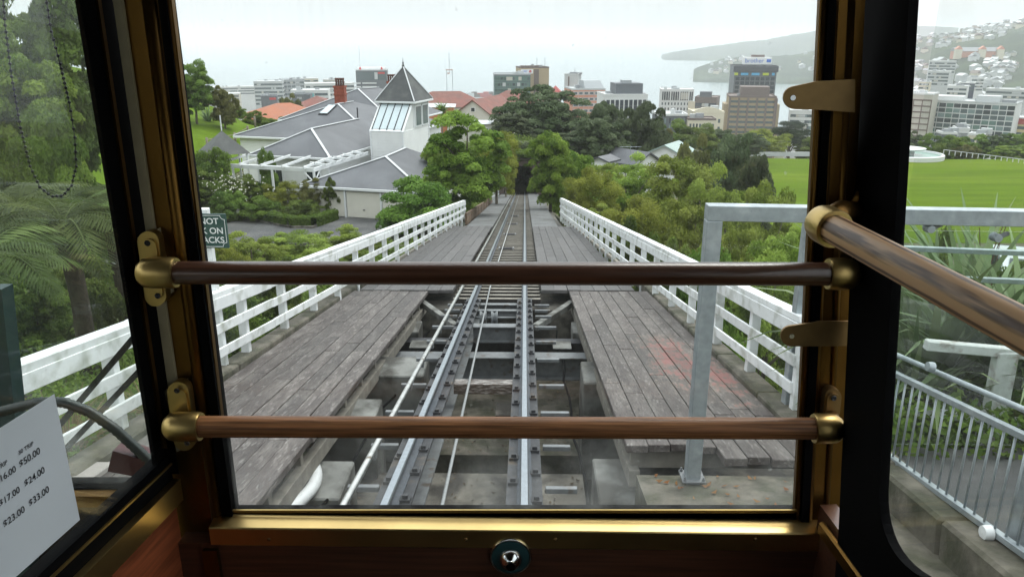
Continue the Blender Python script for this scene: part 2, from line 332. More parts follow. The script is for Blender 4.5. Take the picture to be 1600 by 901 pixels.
# ================================================================ the ground
CTRL = [  # x, y, z of the hillside
 (-0.5,-10,-3.2),(-3,-10,-2.0),(3,-10,-2.2),(-12,-10,0),(14,-10,-3.0),(-30,-10,4),(40,-10,-8),
 (-6,5,-3.7),(-6.5,10,-4.9),(-9,8,-4.2),(-14,12,-4.0),(-22,18,-2.0),(-30,24,0.5),(-45,20,6),(-60,40,6),(-40,40,0.),
 (-5,15,-6.6),(-5,25,-8.5),(-5,36,-9.8),(-9,25,-8.6),(-14,28,-8.6),(-18,33,-8.6),(-24,34,-7.2),
 (-12,38,-10.0),(-18,40,-9.9),(-10,46,-10.4),(-16,46,-10.3),(-24,44,-9.4),
 (-8,52,-11.3),(-18,56,-10.8),(-24,60,-10.4),(-16,75,-12.5),(-8,70,-14),(-26,72,-10.2),
 (-28,64,-9.2),(-34,80,-7.6),(-42,92,-6.0),(-50,80,-3.5),(-38,66,-6.5),(-30.2,74.7,-8.2),(-29.5,68.3,-8.4),(-27.4,80.8,-8.9),(-35.2,89.5,-7.7),(-60,110,-4.5),(-36,100,-10.5),(-28,95,-14),(-30,120,-22),(-60,150,-16),
 (-0.5,40,-10.2),(-0.5,60,-13.6),(-0.5,80,-16.5),(-5,60,-13.),(-5,80,-15.5),(-0.5,104,-13),(-8,104,-14),(8,104,-14.5),(-15,110,-17),(-3,130,-20),(-8,165,-27),(-25,160,-27),
 (4.2,40,-10.8),(4.6,60,-14.2),(5,80,-17.),(10,96,-18),
 (3.2,7,-4.0),(4.2,12,-6.5),(4.5,20,-10.),(4.6,30,-12),(8,20,-12),(9,30,-15.5),(12,40,-18.5),(16,60,-23),(20,80,-27),(20,100,-29),
 (4.2,5,-3.5),(6,7,-3.9),(10,8,-4.4),(14,11,-6.5),(16,18,-10),(25,22,-13.5),(30,40,-22),(30,60,-27),(22,30,-17),(60,30,-18),(60,60,-27),(100,40,-24),(100,80,-30),
 (40,110,-31.5),(40,150,-32),(100,120,-32),(200,150,-32),(60,200,-32),(150,210,-32),(120,170,-32),(40,215,-33),(20,140,-33),(0,160,-30),
 (60,250,-40),(150,250,-40),(220,240,-36),(0,250,-55),(-60,250,-60),(30,330,-95),(120,340,-95),(-80,340,-98),(220,330,-90),
 (0,430,-112),(150,430,-112),(-150,420,-112),(300,420,-105),(-200,300,-80),(-250,200,-30),(-160,120,5),(-120,40,12),(300,200,-35),(300,50,-20),
 (0,600,-117),(300,600,-116),(-300,600,-117),(0,900,-118),(300,900,-118),(-300,900,-118),(700,500,-100),(700,800,-112),(-700,700,-115),
]
_c = np.array(CTRL, float); _n = len(_c)
def _kern(a, b): return np.sqrt(((a[:, None, :] - b[None, :, :]) ** 2).sum(-1) + .6)
_A = np.zeros((_n + 3, _n + 3)); _A[:_n, :_n] = _kern(_c[:, :2], _c[:, :2]); _A[:_n, _n] = 1; _A[:_n, _n + 1:] = _c[:, :2]; _A[_n:, :_n] = _A[:_n, _n:].T
_w = np.linalg.solve(_A, np.concatenate([_c[:, 2], np.zeros(3)]))
def ground(xy):
    xy = np.atleast_2d(np.asarray(xy, float)); out = np.empty(len(xy))
    for i in range(0, len(xy), 20000):
        q = xy[i:i + 20000]; out[i:i + 20000] = _kern(q, _c[:, :2]) @ _w[:_n] + _w[_n] + q @ _w[_n + 1:]
    x, y = xy[:, 0], xy[:, 1]
    far = np.clip((y - 420) / 200, 0, 1); out = out * (1 - far) + np.clip(out, -119.5, -108) * far
    # cutting for the line, and the open pit beneath the near viaduct
    cor = np.clip((np.abs(x + .5) - 2.4) / 1.6, 0, 1) * 1.0
    tzv = -TRK_H - TRK_S * y - .42
    m = (y > 36) & (y < 97); out = np.where(m, out * cor + tzv * (1 - cor), out)
    m = (y <= 36); lim = -TRK_H - TRK_S * y - np.where((np.abs(x + .5) < 4.0), 3.2, .25)
    inn = np.clip((5.2 - np.abs(x + .5)) / 1.0, 0, 1); out = np.where(m & (inn > 0), np.minimum(out, out * (1 - inn) + lim * inn), out)
    # playing field is level
    fx = np.clip(np.minimum(np.minimum((x - 36) / 8, (240 - x) / 8), np.minimum((y - 118) / 8, (226 - y) / 8)), 0, 1); out = out * (1 - fx) + (-32.) * fx
    # bay shoreline
    shore = 1250 + .9 * np.clip(-x, 0, 1500) - .45 * np.clip(x, 0, 600)
    sh = np.clip((y - shore) / 40, 0, 1); out = out * (1 - sh) + (SEA - 6) * sh
    return out
def gz(x, y): return float(ground([(x, y)])[0])
def graded(segs):
    r = [segs[0][0]]
    for (a, b, st) in segs: r += list(np.arange(a + st, b + 1e-6, st))
    return np.array(r)
def sheet(xs, ys, zf, name, m, tone=None):
    X, Y = np.meshgrid(xs, ys); xy = np.stack([X.ravel(), Y.ravel()], 1); V = np.column_stack([xy, zf(xy)])
    nx, ny = len(xs), len(ys); i = np.arange(nx - 1)[None, :] + nx * np.arange(ny - 1)[:, None]; i = i.ravel()
    return np_mesh(name, V, np.stack([i, i + 1, i + nx + 1, i + nx], 1), m, smooth=True)
earth = mat('hillside_earth', (.06, .075, .028), .95, n1=(.8, .4), n2=(.35, .5, .1), col2=(.10, .085, .05), bump=.5, bscale=4)
grass_m = mat('mown_grass', (.078, .128, .004), .9, n1=(.35, .2), n2=(.06, .54, .08), col2=(.098, .145, .009), bump=.5, bscale=9, stretch=(.12, 1, 1), spec=.05)
lawn_m = mat('steep_lawn', (.088, .142, .01), .9, n1=(1.5, .2), n2=(.35, .55, .12), col2=(.1, .165, .012), bump=.6, bscale=12, spec=.05)
xs = graded([(-1500, -300, 60), (-300, -70, 10), (-70, 70, 1.6), (70, 260, 6), (260, 800, 30), (800, 1500, 70)])
ys = graded([(-14, 120, 1.6), (120, 260, 5), (260, 700, 16), (700, 2700, 50)])
obj('ground', sheet(xs, ys, ground, 'ground', earth), kind='structure')
def flat_sheet(name, x0, x1, y0, y1, z, m, kind='structure'):
    return MB().add([(x0, y0, z), (x1, y0, z), (x1, y1, z), (x0, y1, z)], [(0, 1, 2, 3)]).build(name, m, kind=kind)
sea_m = mat('sea_water', (.16, .22, .23), .16, n1=(.02, .06), bump=.35, bscale=.25, spec=.5)
flat_sheet('sea', -16000, 16000, 800, 22000, SEA, sea_m)
fx = np.arange(42, 236, 4.); fy = np.arange(124, 222, 4.)
obj('playing_field', sheet(fx, fy, lambda q: ground(q) + .05, 'playing_field', grass_m), kind='structure')
# steep lawn above the house
def patch(name, poly, m, dz=.06, st=.8, kind='structure'):
    P = np.array(poly, float); x0, y0 = P.min(0); x1, y1 = P.max(0)
    xs = np.arange(x0, x1 + st, st); ys = np.arange(y0, y1 + st, st); X, Y = np.meshgrid(xs, ys); xy = np.stack([X.ravel(), Y.ravel()], 1)
    def inside(q):
        r = np.zeros(len(q), bool); j = len(P) - 1
        for i in range(len(P)):
            c = ((P[i, 1] > q[:, 1]) != (P[j, 1] > q[:, 1])) & (q[:, 0] < (P[j, 0] - P[i, 0]) * (q[:, 1] - P[i, 1]) / (P[j, 1] - P[i, 1] + 1e-9) + P[i, 0]); r ^= c; j = i
        return r
    V = np.column_stack([xy, ground(xy) + dz]); nx, ny = len(xs), len(ys); i = (np.arange(nx - 1)[None, :] + nx * np.arange(ny - 1)[:, None]).ravel()
    Fc = np.stack([i, i + 1, i + nx + 1, i + nx], 1); Fc = Fc[inside(V[Fc].mean(1)[:, :2])]
    return obj(name, np_mesh(name, V, Fc, m, smooth=True), kind=kind)
patch('lawn', [(-62, 38), (-27, 44), (-24, 58), (-23, 66), (-24, 90), (-36, 110), (-66, 116)], lawn_m)
patch('driveway', [(-30, 34.5), (-20, 35.5), (-8, 38.5), (-5, 44), (-6.5, 52), (-12, 50), (-17, 43), (-27, 41)], asphalt, dz=.08, st=.5)
# ================================================================ the line: pit, girders, rails, sleepers
YP0, YP1 = 3.4, 15.2            # open pit, and where the sleepers start
XR, XL = .01, -1.05            # rail centre lines
slope_up = Vector((0, TRK_S, 1)).normalized()
def T(x, y, dz=0): return Vector((x, y, tz(y, dz)))
pit = MB()
def stepbox(x0, x1, y0, y1, dtop, dbot, mb):   # block following the slope of the line
    mb.add([T(x0, y0, dbot), T(x1, y0, dbot), T(x1, y1, dbot), T(x0, y1, dbot), T(x0, y0, dtop), T(x1, y0, dtop), T(x1, y1, dtop), T(x0, y1, dtop)],
           [(0, 3, 2, 1), (4, 5, 6, 7), (0, 1, 5, 4), (1, 2, 6, 5), (2, 3, 7, 6), (3, 0, 4, 7)])
# level concrete floor steps beneath the track
def level(x0, x1, y0, y1, z, th, mb): mb.bb((x0, y0, z - th), (x1, y1, z))
pit_t = thing('concrete_pit', 'stepped grey concrete pit under the near open end of the track', 'pit', (0, 9, tz(9, -2)))
z0 = tz(8, -1.2); level(-2.9, 2.0, 2, 8.25, z0, 3, MB()) ; m_ = MB(); level(-2.9, .72, 2, 8.2, z0, 2.5, m_); m_.build('floor_slab', conc, pit_t)
m_ = MB(); level(-2.9, 1.7, 8.2, 10.0, tz(9, -3.2), 1, m_); m_.build('trench_floor', conc_kerb, pit_t)
m_ = MB(); level(-2.9, 1.7, 10.0, 12.6, tz(11.3, -1.45), 2.4, m_); m_.build('floor_slab', conc_kerb, pit_t)
m_ = MB(); level(-2.9, 1.7, 12.6, 15.4, tz(14, -1.9), 2.4, m_); m_.build('floor_slab', conc_kerb, pit_t)
m_ = MB(); m_.bb((-4.2, 15.32, tz(15, -3)), (3.2, 15.9, tz(15.3, -.42))); m_.build('end_wall', conc, pit_t)
m_ = MB(); stepbox(-4.3, -2.9, 2, 15.3, -1.1, -3.8, m_); m_.build('side_wall', conc, pit_t)
m_ = MB(); stepbox(1.7, 3.4, 6.0, 15.3, -1.1, -3.8, m_); m_.build('side_wall', conc, pit_t)
def pier(x0, x1, y0, y1, dt, db, mt=conc_lt):
    me = chbox(x1 - x0, y1 - y0, dt - db, .015, mt); ym = (y0 + y1) / 2
    return obj('pier', me, pit_t, Matrix.Translation(((x0 + x1) / 2, ym, tz(ym) + (dt + db) / 2)))
pier(-2.35, -1.42, 9.9, 10.6, -.32, -1.7); pier(.82, 1.35, 9.55, 10.3, -.3, -1.8); pier(.72, 1.62, 6.25, 7.1, -.55, -2.2); pier(-2.6, -1.75, 6.3, 7.0, -.55, -2.2)
pier(-2.5, -1.75, 8.05, 8.6, -.35, -1.7); pier(.9, 1.5, 13.2, 13.8, -.4, -2.0); pier(-2.5, -1.95, 13.2, 13.8, -.4, -2.0); pier(-2.5, -1.7, 4.6, 5.3, -.6, -2.1)
# bolted block with a square socket standing on the pit floor
blk = thing('socket_block', 'small square concrete block with a dark square hole on the pit floor', 'block', T(-.3, 10.5, -1.4))
bx_, by_, bz_ = -.22, 10.75, tz(11.3, -1.45); m_ = MB()
for a in (-1, 1): m_.box((bx_ + a * .14, by_, bz_ + .16), (.09, .34, .32))
m_.box((bx_, by_, bz_ + .045), (.19, .34, .09)); m_.box((bx_, by_, bz_ + .275), (.19, .34, .09)); m_.build('shell', conc_kerb, blk)
m_ = MB(); m_.box((bx_, by_ + .04, bz_ + .335), (.42, .42, .03)); m_.build('cap', conc, blk)
# steelwork
fr_t = thing('track_girders', 'dark steel girders and cross beams carrying the rails over the pit', 'girders', T(-.5, 9, -.4))
for xc in (XL, XR):
    m_ = MB(); stepbox(xc - .15, xc + .15, YP0, YP1 + .1, -.15, -.175, m_); m_.build('top_flange', steel_dk, fr_t)
    m_ = MB(); stepbox(xc - .012, xc + .012, YP0, YP1, -.175, -.52, m_); m_.build('web', steel_dk, fr_t)
    m_ = MB(); stepbox(xc - .15, xc + .15, YP0, YP1, -.52, -.545, m_); m_.build('bottom_flange', steel_md, fr_t)
def ibeam(y, x0, x1, dt, h, fw, mt, nm='cross_beam'):
    m_ = MB(); zc = tz(y, dt)
    m_.bb((x0, y - fw / 2, zc - .02), (x1, y + fw / 2, zc)); m_.bb((x0, y - .008, zc - h + .02), (x1, y + .008, zc - .02)); m_.bb((x0, y - fw / 2, zc - h), (x1, y + fw / 2, zc - h + .02))
    return m_.build(nm, mt, fr_t)
ibeam(13.0, -2.3, 1.2, -.56, .42, .22, steel_dk); ibeam(11.9, -2.3, 1.2, -.56, .4, .26, steel_md); ibeam(14.2, -.92, -.12, -.2, .12, .1, steel_md)
ibeam(12.7, -.9, -.14, -.2, .3, .18, steel_md); ibeam(15.0, -.92, -.12, -.22, .3, .12, steel_md)
def strut(a, b, w=.12):
    return piece('brace', a, b, w, .12, conc_lt, fr_t, c=.006)
strut(T(-2.12, 15.0, -.2), T(-1.25, 13.2, -.35)); strut(T(.98, 15.0, -.2), T(.2, 13.2, -.35))
for (yy, lo, hi) in ((14.7, .2, .5), (14.1, .2, .5), (13.5, .2, .5), (12.5, .17, .55), (11.35, .18, .5), (10.2, .18, .5), (8.85, .18, .5), (7.75, .18, .5), (6.7, .18, .45), (5.7, .18, .45)):
    for sgn, xc in ((1, XR), (-1, XL)):
        piece('bracket', T(xc + sgn * lo, yy, -.2), T(xc + sgn * hi, yy, -.2), .05, .05, steel_md, fr_t)
for (xa, xb) in ((.5, .82), (-1.98, -1.6)): piece('gusset_plate', T(xa, 12.4, -.5), T(xb, 12.4, -.5), .34, .02, conc_lt, fr_t)
# timber cross member
piece('tie_beam', T(-.9, 9.05, -.27), T(-.14, 9.05, -.27), .16, .14, mat('wet_timber', (.06, .045, .035), .35, n1=(20, .5), n2=(9, .55, .1), col2=(.3, .28, .26), stretch=(1, 4, 4)), fr_t)
trk = thing('railway_track', 'narrow gauge cable car track running straight down the hill', 'track', T(-.5, 30))
def rail_prof(xc):
    hd = [(-.033, -.012), (-.026, 0), (.026, 0), (.033, -.012), (.033, -.036), (.009, -.046), (.009, -.118), (.062, -.135), (.062, -.148), (-.062, -.148), (-.062, -.135), (-.009, -.118), (-.009, -.046), (-.033, -.036)]
    return [(xc + a, b) for a, b in hd]
for xc in (XL, XR):
    P = rail_prof(xc); me = bpy.data.meshes.new('rail'); n = len(P)
    V = [T(x, YP0, d) for x, d in P] + [T(x, 97.5, d) for x, d in P]
    me.from_pydata(V, [], [tuple(range(n))[::-1], tuple(range(n, 2 * n))] + [(i, (i + 1) % n, (i + 1) % n + n, i + n) for i in range(n)])
    me.materials.append(rail_side); me.materials.append(rail_top)
    for p in me.polygons:
        if p.index - 2 in (0, 1, 2): p.material_index = 1
    bm = bmesh.new(); bm.from_mesh(me); bmesh.ops.recalc_face_normals(bm, faces=bm.faces); bm.to_mesh(me); bm.free()
    obj('rail', me, trk)
y = YP1 + .1; k = 0
while y < 97:
    obj('sleeper', sleeper_mesh(1.84), trk, Matrix.Translation(T(-.575, y, -.228)) @ Matrix.Rotation(-math.atan(TRK_S), 4, 'X') @ Matrix.Rotation(math.pi / 2, 4, 'Z')); y += .47
# clips bolted beside each rail
clipm = MB().box((0, 0, .012), (.085, .1, .024)).box((0, 0, .036), (.045, .05, .03)).mesh('rail_clip', steel_dk)
for xc in (XL, XR):
    for sg in (-1, 1):
        y = 4.6 + (.2 if sg > 0 else 0)
        while y < 15: obj('rail_clip', clipm, trk, Matrix.Translation(T(xc + sg * .098, y, -.15)) @ Matrix.Rotation(-math.atan(TRK_S), 4, 'X')); y += .56
m_ = MB(); m_.tube([T(-1.36, 3.4, -.02), T(-1.36, 96, -.02)], .03, 12); tb = m_.build('conductor_tube', tube_steel, smooth=40, label='bright steel tube running beside the rail nearest the left deck', cat='tube')
m_ = MB(); y = 4.
while y < 40: m_.box(T(-1.36, y, -.07), (.03, .09, .09)); y += 1.1
m_.build('support_clips', steel_md, tb, kind='stuff')
# wire rope: twisted strands
m_ = MB(); ra = T(-.615, 3.4, -.12); rb = T(-.77, 16.2, -.10); rc = T(-.62, 96, -.1)
n = 260
for s_ in range(5):
    pts = []
    for i in range(n + 1):
        t = i / n; p = ra.lerp(rb, t); a = t * 2 * math.pi * 60 + s_ * 2 * math.pi / 5; pts.append(p + Vector((math.cos(a) * .0095, 0, math.sin(a) * .0095)))
    m_.tube(pts, .0085, 5)
m_.tube([rb, rc], .017, 8)
m_.build('haulage_cable', rope_m, smooth=True, label='thin twisted steel wire rope lying between the two rails', cat='cable')
# guide sheaves
sh = thing('cable_sheaves', 'pair of grooved steel guide pulleys under the cable', 'pulleys', T(-.6, 13.4, -.2))
for xx in (-.76, -.55):
    MB().lathe([(.03, -.06), (.12, -.06), (.125, -.045), (.085, 0), (.125, .045), (.12, .06), (.03, .06)], T(xx, 13.4, -.2), (1, 0, 0), 24).build('sheave', steel_md, sh, smooth=35)
MB().tube([T(-.93, 13.4, -.2), T(-.12, 13.4, -.2)], .02, 10).build('axle', steel_md, sh, smooth=True)
m_ = MB(); m_.box(T(-.65, 13.28, -.33), (.5, .05, .06)); m_.build('bearing_bar', galv, sh)
for yy in (19.5, 25.5, 31.5, 38, 45):
    s2 = thing('line_roller', ('first', 'second', 'third', 'fourth', 'fifth')[int((yy - 19.5) / 6.2)] + ' small dark cable roller between the rails, counted down the hill from the pit', 'roller', T(-.6, yy, -.15), group='cable rollers')
    MB().tube([T(-.82, yy, -.13), T(-.42, yy, -.13)], .055, 12).build('roller', steel_dk, s2, smooth=40)
    m_ = MB(); m_.box(T(-.86, yy, -.13), (.05, .16, .1)); m_.box(T(-.38, yy, -.13), (.05, .16, .1)); m_.build('bearing', steel_md, s2)
# trackbed beyond the timber decks
m_ = MB(); stepbox(-3.1, 1.9, 34.6, 98, -.24, -.9, m_); m_.build('trackbed', gravel_m, kind='structure')
m_ = MB(); stepbox(-2.4, 1.2, 15.9, 34.6, -.4, -.9, m_); m_.build('trackbed', gravel_m, kind='structure')
strip_m = mat('side_slab', (.12, .123, .123), .85, n1=(3, .18), n2=(.8, .56, .1), col2=(.08, .08, .075), bump=.2, bscale=30, coords='obj', rnd=.1)
for (x0, x1, nm) in ((-2.75, -1.51, 'left'), (.36, 1.6, 'right')):
    w_ = thing('walkway_' + 'slabs', 'strip of pale concrete slabs along the %s side of the sleepers' % nm, 'walkway', T((x0 + x1) / 2, 60, -.1))
    y = 34.8
    while y < 94: piece('slab', T((x0 + x1) / 2, y, -.13), T((x0 + x1) / 2, y + 2.36, -.13), x1 - x0, .14, strip_m, w_, c=.012); y += 2.4
# ================================================================ timber decks, plank by plank
def deck(name, label, x0, x1, ya, yb, mt, w=.205, L=(2.4, 3.6), seed=1, zoff=-.06, ragged=None, ends=None):
    rnd = random.Random(seed); t = thing(name, label, 'deck', T((x0 + x1) / 2, (ya + yb) / 2, -.1)); n = max(1, round((x1 - x0) / w)); w = (x1 - x0) / n
    for i in range(n):
        xc = x0 + (i + .5) * w; y = ya + (ends(i) if ends else 0); first = True
        ends_y = yb + rnd.uniform(-.02, .03)
        while y < ends_y - .05:
            l = min(rnd.choice((L[0], L[1], (L[0] + L[1]) / 2)) * (rnd.choice((.4, .7, 1)) if first else 1), ends_y - y)
            if ends_y - (y + l) < .5: l = ends_y - y
            l = round(l, 2); dz = zoff + rnd.uniform(-.006, .006); ww = w - .007
            dx = 0
            if ragged and i == ragged: dx = rnd.uniform(-.03, .03)
            o = piece('plank', T(xc + dx, y + .004, dz), T(xc + dx, y + l - .006, dz), ww, .075, mt, t, c=.006); o.rotation_euler.y += rnd.uniform(-.012, .012)
            y += l; first = False
    return t
dL = deck('timber_deck', 'weathered grey plank deck left of the pit beside the rails', -3.62, -2.02, 4.0, 15.45, plank_l, seed=3, ragged=7)
dR = deck('timber_deck', 'weathered plank deck right of the pit stained with red paint', .95, 2.62, 6.0, 15.55, plank_r, seed=5, ragged=0, ends=lambda i: (.32 if i < 4 else 0.0) + .03 * (i % 3))
deck('crossing_deck', 'smooth grey timber crossing deck left of the sleepers down the hill', -3.5, -1.51, 15.45, 34.6, plank_f, w=.3, L=(4.8, 6.4), seed=8, zoff=-.035)
deck('crossing_deck', 'smooth grey timber crossing deck right of the sleepers down the hill', .36, 2.35, 15.55, 34.6, plank_f, w=.3, L=(4.8, 6.4), seed=9, zoff=-.035)
for t, xa, xb in ((dL, -3.62, -2.1), (dR, 1.02, 2.62)):
    y = 4.6 if t is dL else 6.5
    while y < 15.2: piece('joist', T(xa, y, -.2), T(xb, y, -.2), .09, .2, sleeper_m, t); y += .9
    piece('edge_beam', T((xb + .0) if t is dL else xa + .02, 4.2 if t is dL else 6.3, -.36), T(xb if t is dL else xa + .02, 15.2, -.36), .1, .16, sleeper_m, t)
# concrete kerb along each deck
for (xa, xb, ya, yb, s) in ((-3.78, -3.74, 3.6, 17, 'left'), (2.76, 2.74, 6.1, 17, 'right')):
    kb = thing('deck_kerb', 'rough mossy kerb between the %s deck and its white fence' % s, 'kerb', T(xa, 10)); y = ya
    while y < yb: piece('kerb_block', T(xa, y, -.06), T(xa + (xb - xa) * .1, y + 1.78, -.06), .27, .2, conc_kerb, kb, c=.02); y += 1.8
    piece('edge_board', T(xa + (.1 if s == 'left' else -.1), 17, .0), T(xa + (.62 if s == 'left' else -.62), 42, .0), .1, .1, sleeper_m, kb)
# ================================================================ white fences
def fence(label, a, b, h, step, name='white_fence', pw=.11):
    """posts plumb, rails following the fall of the line; a,b = (x,y) at deck level"""
    a = Vector(a); b = Vector(b); L = (b - a).length; n = int(L / step); t = thing(name, label, 'fence', T(a.x, a.y)); out = 0
    P = lambda s, dz: T(a.x + (b.x - a.x) * s, a.y + (b.y - a.y) * s, dz)
    for i in range(n + 1):
        s = i / n; p = P(s, 0); jr = random.Random(i * 7 + int(a.x * 10)); obj('post', chbox(pw, pw, h + .25, .006, white_pt), t, Matrix.Translation(p + Vector((jr.uniform(-.008, .008), 0, (h - .25) / 2 - .03))) @ Matrix.Rotation(jr.uniform(-.014, .014), 4, 'Y') @ Matrix.Rotation(jr.uniform(-.03, .03), 4, 'Z'))
    sec = max(1, round(L / 3.6))
    for j in range(sec):
        s0, s1 = j / sec, (j + 1) / sec - .006 / L; jr = random.Random(j * 13 + int(b.y)); je = [jr.uniform(-.009, .009) for _ in range(8)]
        piece('top_rail', P(s0, h - .02 + je[0] * .5), P(s1, h - .02 + je[1] * .5), .16, .075, white_pt, t, c=.008)
        sd_ = .075 if a.x < 0 else -.075
        for w_i, (q, hh, nm) in enumerate(((.155, h - .135, 'face_board'), (.12, h * .56, 'rail'), (.12, h * .26, 'rail'))):
            o = piece(nm, P(s0, hh + je[2 + w_i]) + Vector((sd_, 0, 0)), P(s1, hh + je[5 + w_i]) + Vector((sd_, 0, 0)), .035, q, white_pt, t, c=.005)
    return t
fence('white three-rail timber fence along the left deck', (-3.93, 3.4), (-3.16, 39.5), 1.02, 1.55)
fence('white three-rail timber fence along the right deck', (2.85, 7.3), (2.06, 42.5), 1.05, 1.5)
# ================================================================ the cable car we stand in
YF = 1.35
car = thing('cable_car', 'brass-framed front window, dark panels and handrails of the cable car interior', 'cable car', (0, .3, -1.62))
def fpoly(pts, Y): return [atY(x, y, Y) for x, y in pts]
def fprism(pts, Y, th): return MB().prism(fpoly(pts, Y), (0, th, 0))
def ln(x0, k): return lambda y: x0 + k * y
def band(l, r, y0, y1): return [(l(y0), y0), (r(y0), y0), (r(y1), y1), (l(y1), y1)]
Lb, Rb_ = ln(190, .143), ln(268, .12)
lp = fprism(band(Lb, Rb_, -90, 812), YF, .012).build('window_pillar', brass, car)
ctr = [atY(ln(233, .132)(y), y, YF) for y in (-90, 400, 812)]; MB().tube(ctr, .012, 12).build('bead', brass, lp, smooth=True)
ctr = [atY(ln(262, .121)(y), y, YF) for y in (-90, 400, 812)]; MB().tube(ctr, .0035, 8).build('bead', brass, lp, smooth=True)
fprism(band(ln(262, .121), ln(274, .126), -90, 800), YF + .03, -.038).build('window_gasket', black_rub, car)
fprism(band(ln(176, .143), Lb, -90, 690), YF - .008, .04).build('cover_strip', cream, car)
rp = fprism(band(ln(1281, -.05), ln(1352, -.05), -90, 822), YF, .012).build('window_pillar', brass, car)
for x0, r in ((1304, .007), (1331, .006), (1287, .003)):
    MB().tube([atY(ln(x0, -.05)(y), y, YF) for y in (-90, 822)], r, 12).build('bead', brass, rp, smooth=True)
fprism(band(ln(1282, -.05), ln(1294, -.05), -90, 800), YF + .03, -.038).build('window_gasket', black_rub, car)
# sill, with its bright ledge
zs = atY(800, 807, YF).z; yn = atZ(800, 829, zs).y; zb = atY(800, 856, yn).z
x0, x1 = atY(322, 815, yn).x, atY(1312, 815, yn).x
yn = 1.310; zfar = atY(800, 807, 1.349).z; znr = atY(800, 829, yn).z; zb = atY(800, 856, yn - .001).z
sl = MB(); sl.prism([(x0, 1.349, zfar), (x0, yn + .002, znr + .0006), (x0, yn, znr - .002), (x0, yn, zb), (x0, 1.351, zb), (x0, 1.351, zfar)], (x1 - x0, 0, 0)).build('window_sill', mat('sill_brass', (.62, .45, .19), .32, 1., n1=(9, .12)), car)
for px in (728, 868, 420, 1180): MB().lathe([(.0001, .003), (.003, .002), (.004, 0)], atY(px, 842, yn), (0, -1, 0), 10).build('screw', bronze, car)
fprism([(366, 788), (1240, 788), (1240, 799), (366, 799)], YF + .03, -.03).build('window_gasket', black_rub, car)
fprism([(360, 796.5), (1246, 796.5), (1246, 799.5), (360, 799.5)], YF - .004, .0035).build('trim_strip', brass_bright, car)
fprism([(355, 799.5), (1250, 799.5), (1250, 808), (355, 808)], YF + .0, .002).build('trim_base', bronze, car)
fl = -1.66
fprism([(236, 640), (335, 640), (356, 806), (330, 1100), (236, 1100)], YF + .004, .03).build('corner_panel', brass, car)
MB().bb((x0 - .07, yn + .006, fl), (x1 + .06, 1.40, zb - .0005)).build('front_panel', dark_wood, car)
a = atY(372, 400, 1.37).x
gp = [atY(260, -90, 1.362), atY(1285, -90, 1.362), atY(1240, 800, 1.362), atY(360, 800, 1.362)]
MB().prism(gp, (0, .006, 0)).build('front_glass', car_glass, car)
# rails across the window
def handrail(pa, pb, r, mt, extra=()):
    a, b = pa, pb; ps = [a.lerp(b, i / 24) for i in range(25)]
    return MB().tube(ps, r, 20).build('handrail', mt, car, smooth=40)
YB = 1.285
ha = handrail(atY(262, 426, YB), atY(1305, 428, YB), .0205, dark_wood)
hb = handrail(atY(300, 666, YB), atY(1282, 669, YB), .0205, mid_wood)
def stadium(cx, cy, w, h, Y, th, mt, par, tilt=0, nm='flange'):
    pts = []
    for k in range(28):
        an = 2 * math.pi * k / 28; c, s = math.cos(an), math.sin(an)
        x = w / 2 * c; yy = (h - w) / 2 * (1 if s > 0 else -1) + w / 2 * s
        pts.append((cx + x * math.cos(tilt) + yy * math.sin(tilt), cy + yy * math.cos(tilt) - x * math.sin(tilt)))
    m_ = MB(); P = fpoly(pts, Y); m_.prism(P, (0, th, 0)); c = sum(P, Vector()) / len(P)
    m_.prism([c + (p - c) * .82 + Vector((0, -.005, 0)) for p in P], (0, .006, 0))
    return m_.build(nm, mt, par)
def screw(px, py, Y, par):
    p = atY(px, py, Y); MB().lathe([(.0001, .0005), (.0022, .001), (.0024, -.0005), (.0045, .0015), (.0055, 0)], p, (0, -1, 0), 12).build('screw', steel_dk, par)
for hr, cx, cy, sx0, sx1, pl in ((ha, 237, 420, 228, 276, [(212, 372), (246, 358), (268, 458), (236, 478)]), (hb, 283, 650, 268, 314, [(256, 612), (290, 594), (306, 690), (276, 706)])):
    fprism(pl, YF - .012, .012).build('mounting_plate', cream, hr)
    stadium(cx, cy, 34, 118 if hr is ha else 108, YF - .034, .02, brass_bright, hr, tilt=.14)
    a = atY(sx0, cy + 6 if hr is ha else cy + 14, YB); b = atY(sx1, 426 if hr is ha else 666, YB); a.z = b.z
    ax = (b - a).normalized(); l = (b - a).length
    MB().lathe([(.0001, -.012), (.018, -.011), (.026, -.002), (.028, .01), (.0275, l - .004), (.026, l), (.021, l)], a, ax, 24).build('socket', brass_bright, hr, smooth=35)
    t_ = 1 if hr is ha else 0
    screw(cx - 7, cy - 40, YF - .04, hr); screw(cx + 9, cy + 42, YF - .04, hr)
for hr, x0_, x1_, py, fy, fx_ in ((ha, 1293, 1330, 428, 398, 1322), (hb, 1271, 1306, 669, 640, 1300)):
    b = atY(x0_, py, YB); a = atY(x1_, py, YB); ax = (a - b).normalized(); l = (a - b).length
    MB().lathe([(.021, 0), (.0265, 0), (.028, .003), (.028, l - .012), (.026, l), (.02, l + .009), (.01, l + .014), (.0001, l + .015)], b, ax, 24).build('socket', brass_bright, hr, smooth=35)
    stadium(fx_, fy, 26, 66, YF - .022, .02, bronze, hr, tilt=-.1); screw(fx_ + 3, fy - 18, YF - .03, hr)
    MB().tube([atY(fx_, fy + 8, YF - .02), atY(fx_ - 2, py - 8, YB + .01), atY(fx_ - 6, py, YB)], [.012, .016, .02], 12).build('arm', brass, hr, smooth=True)
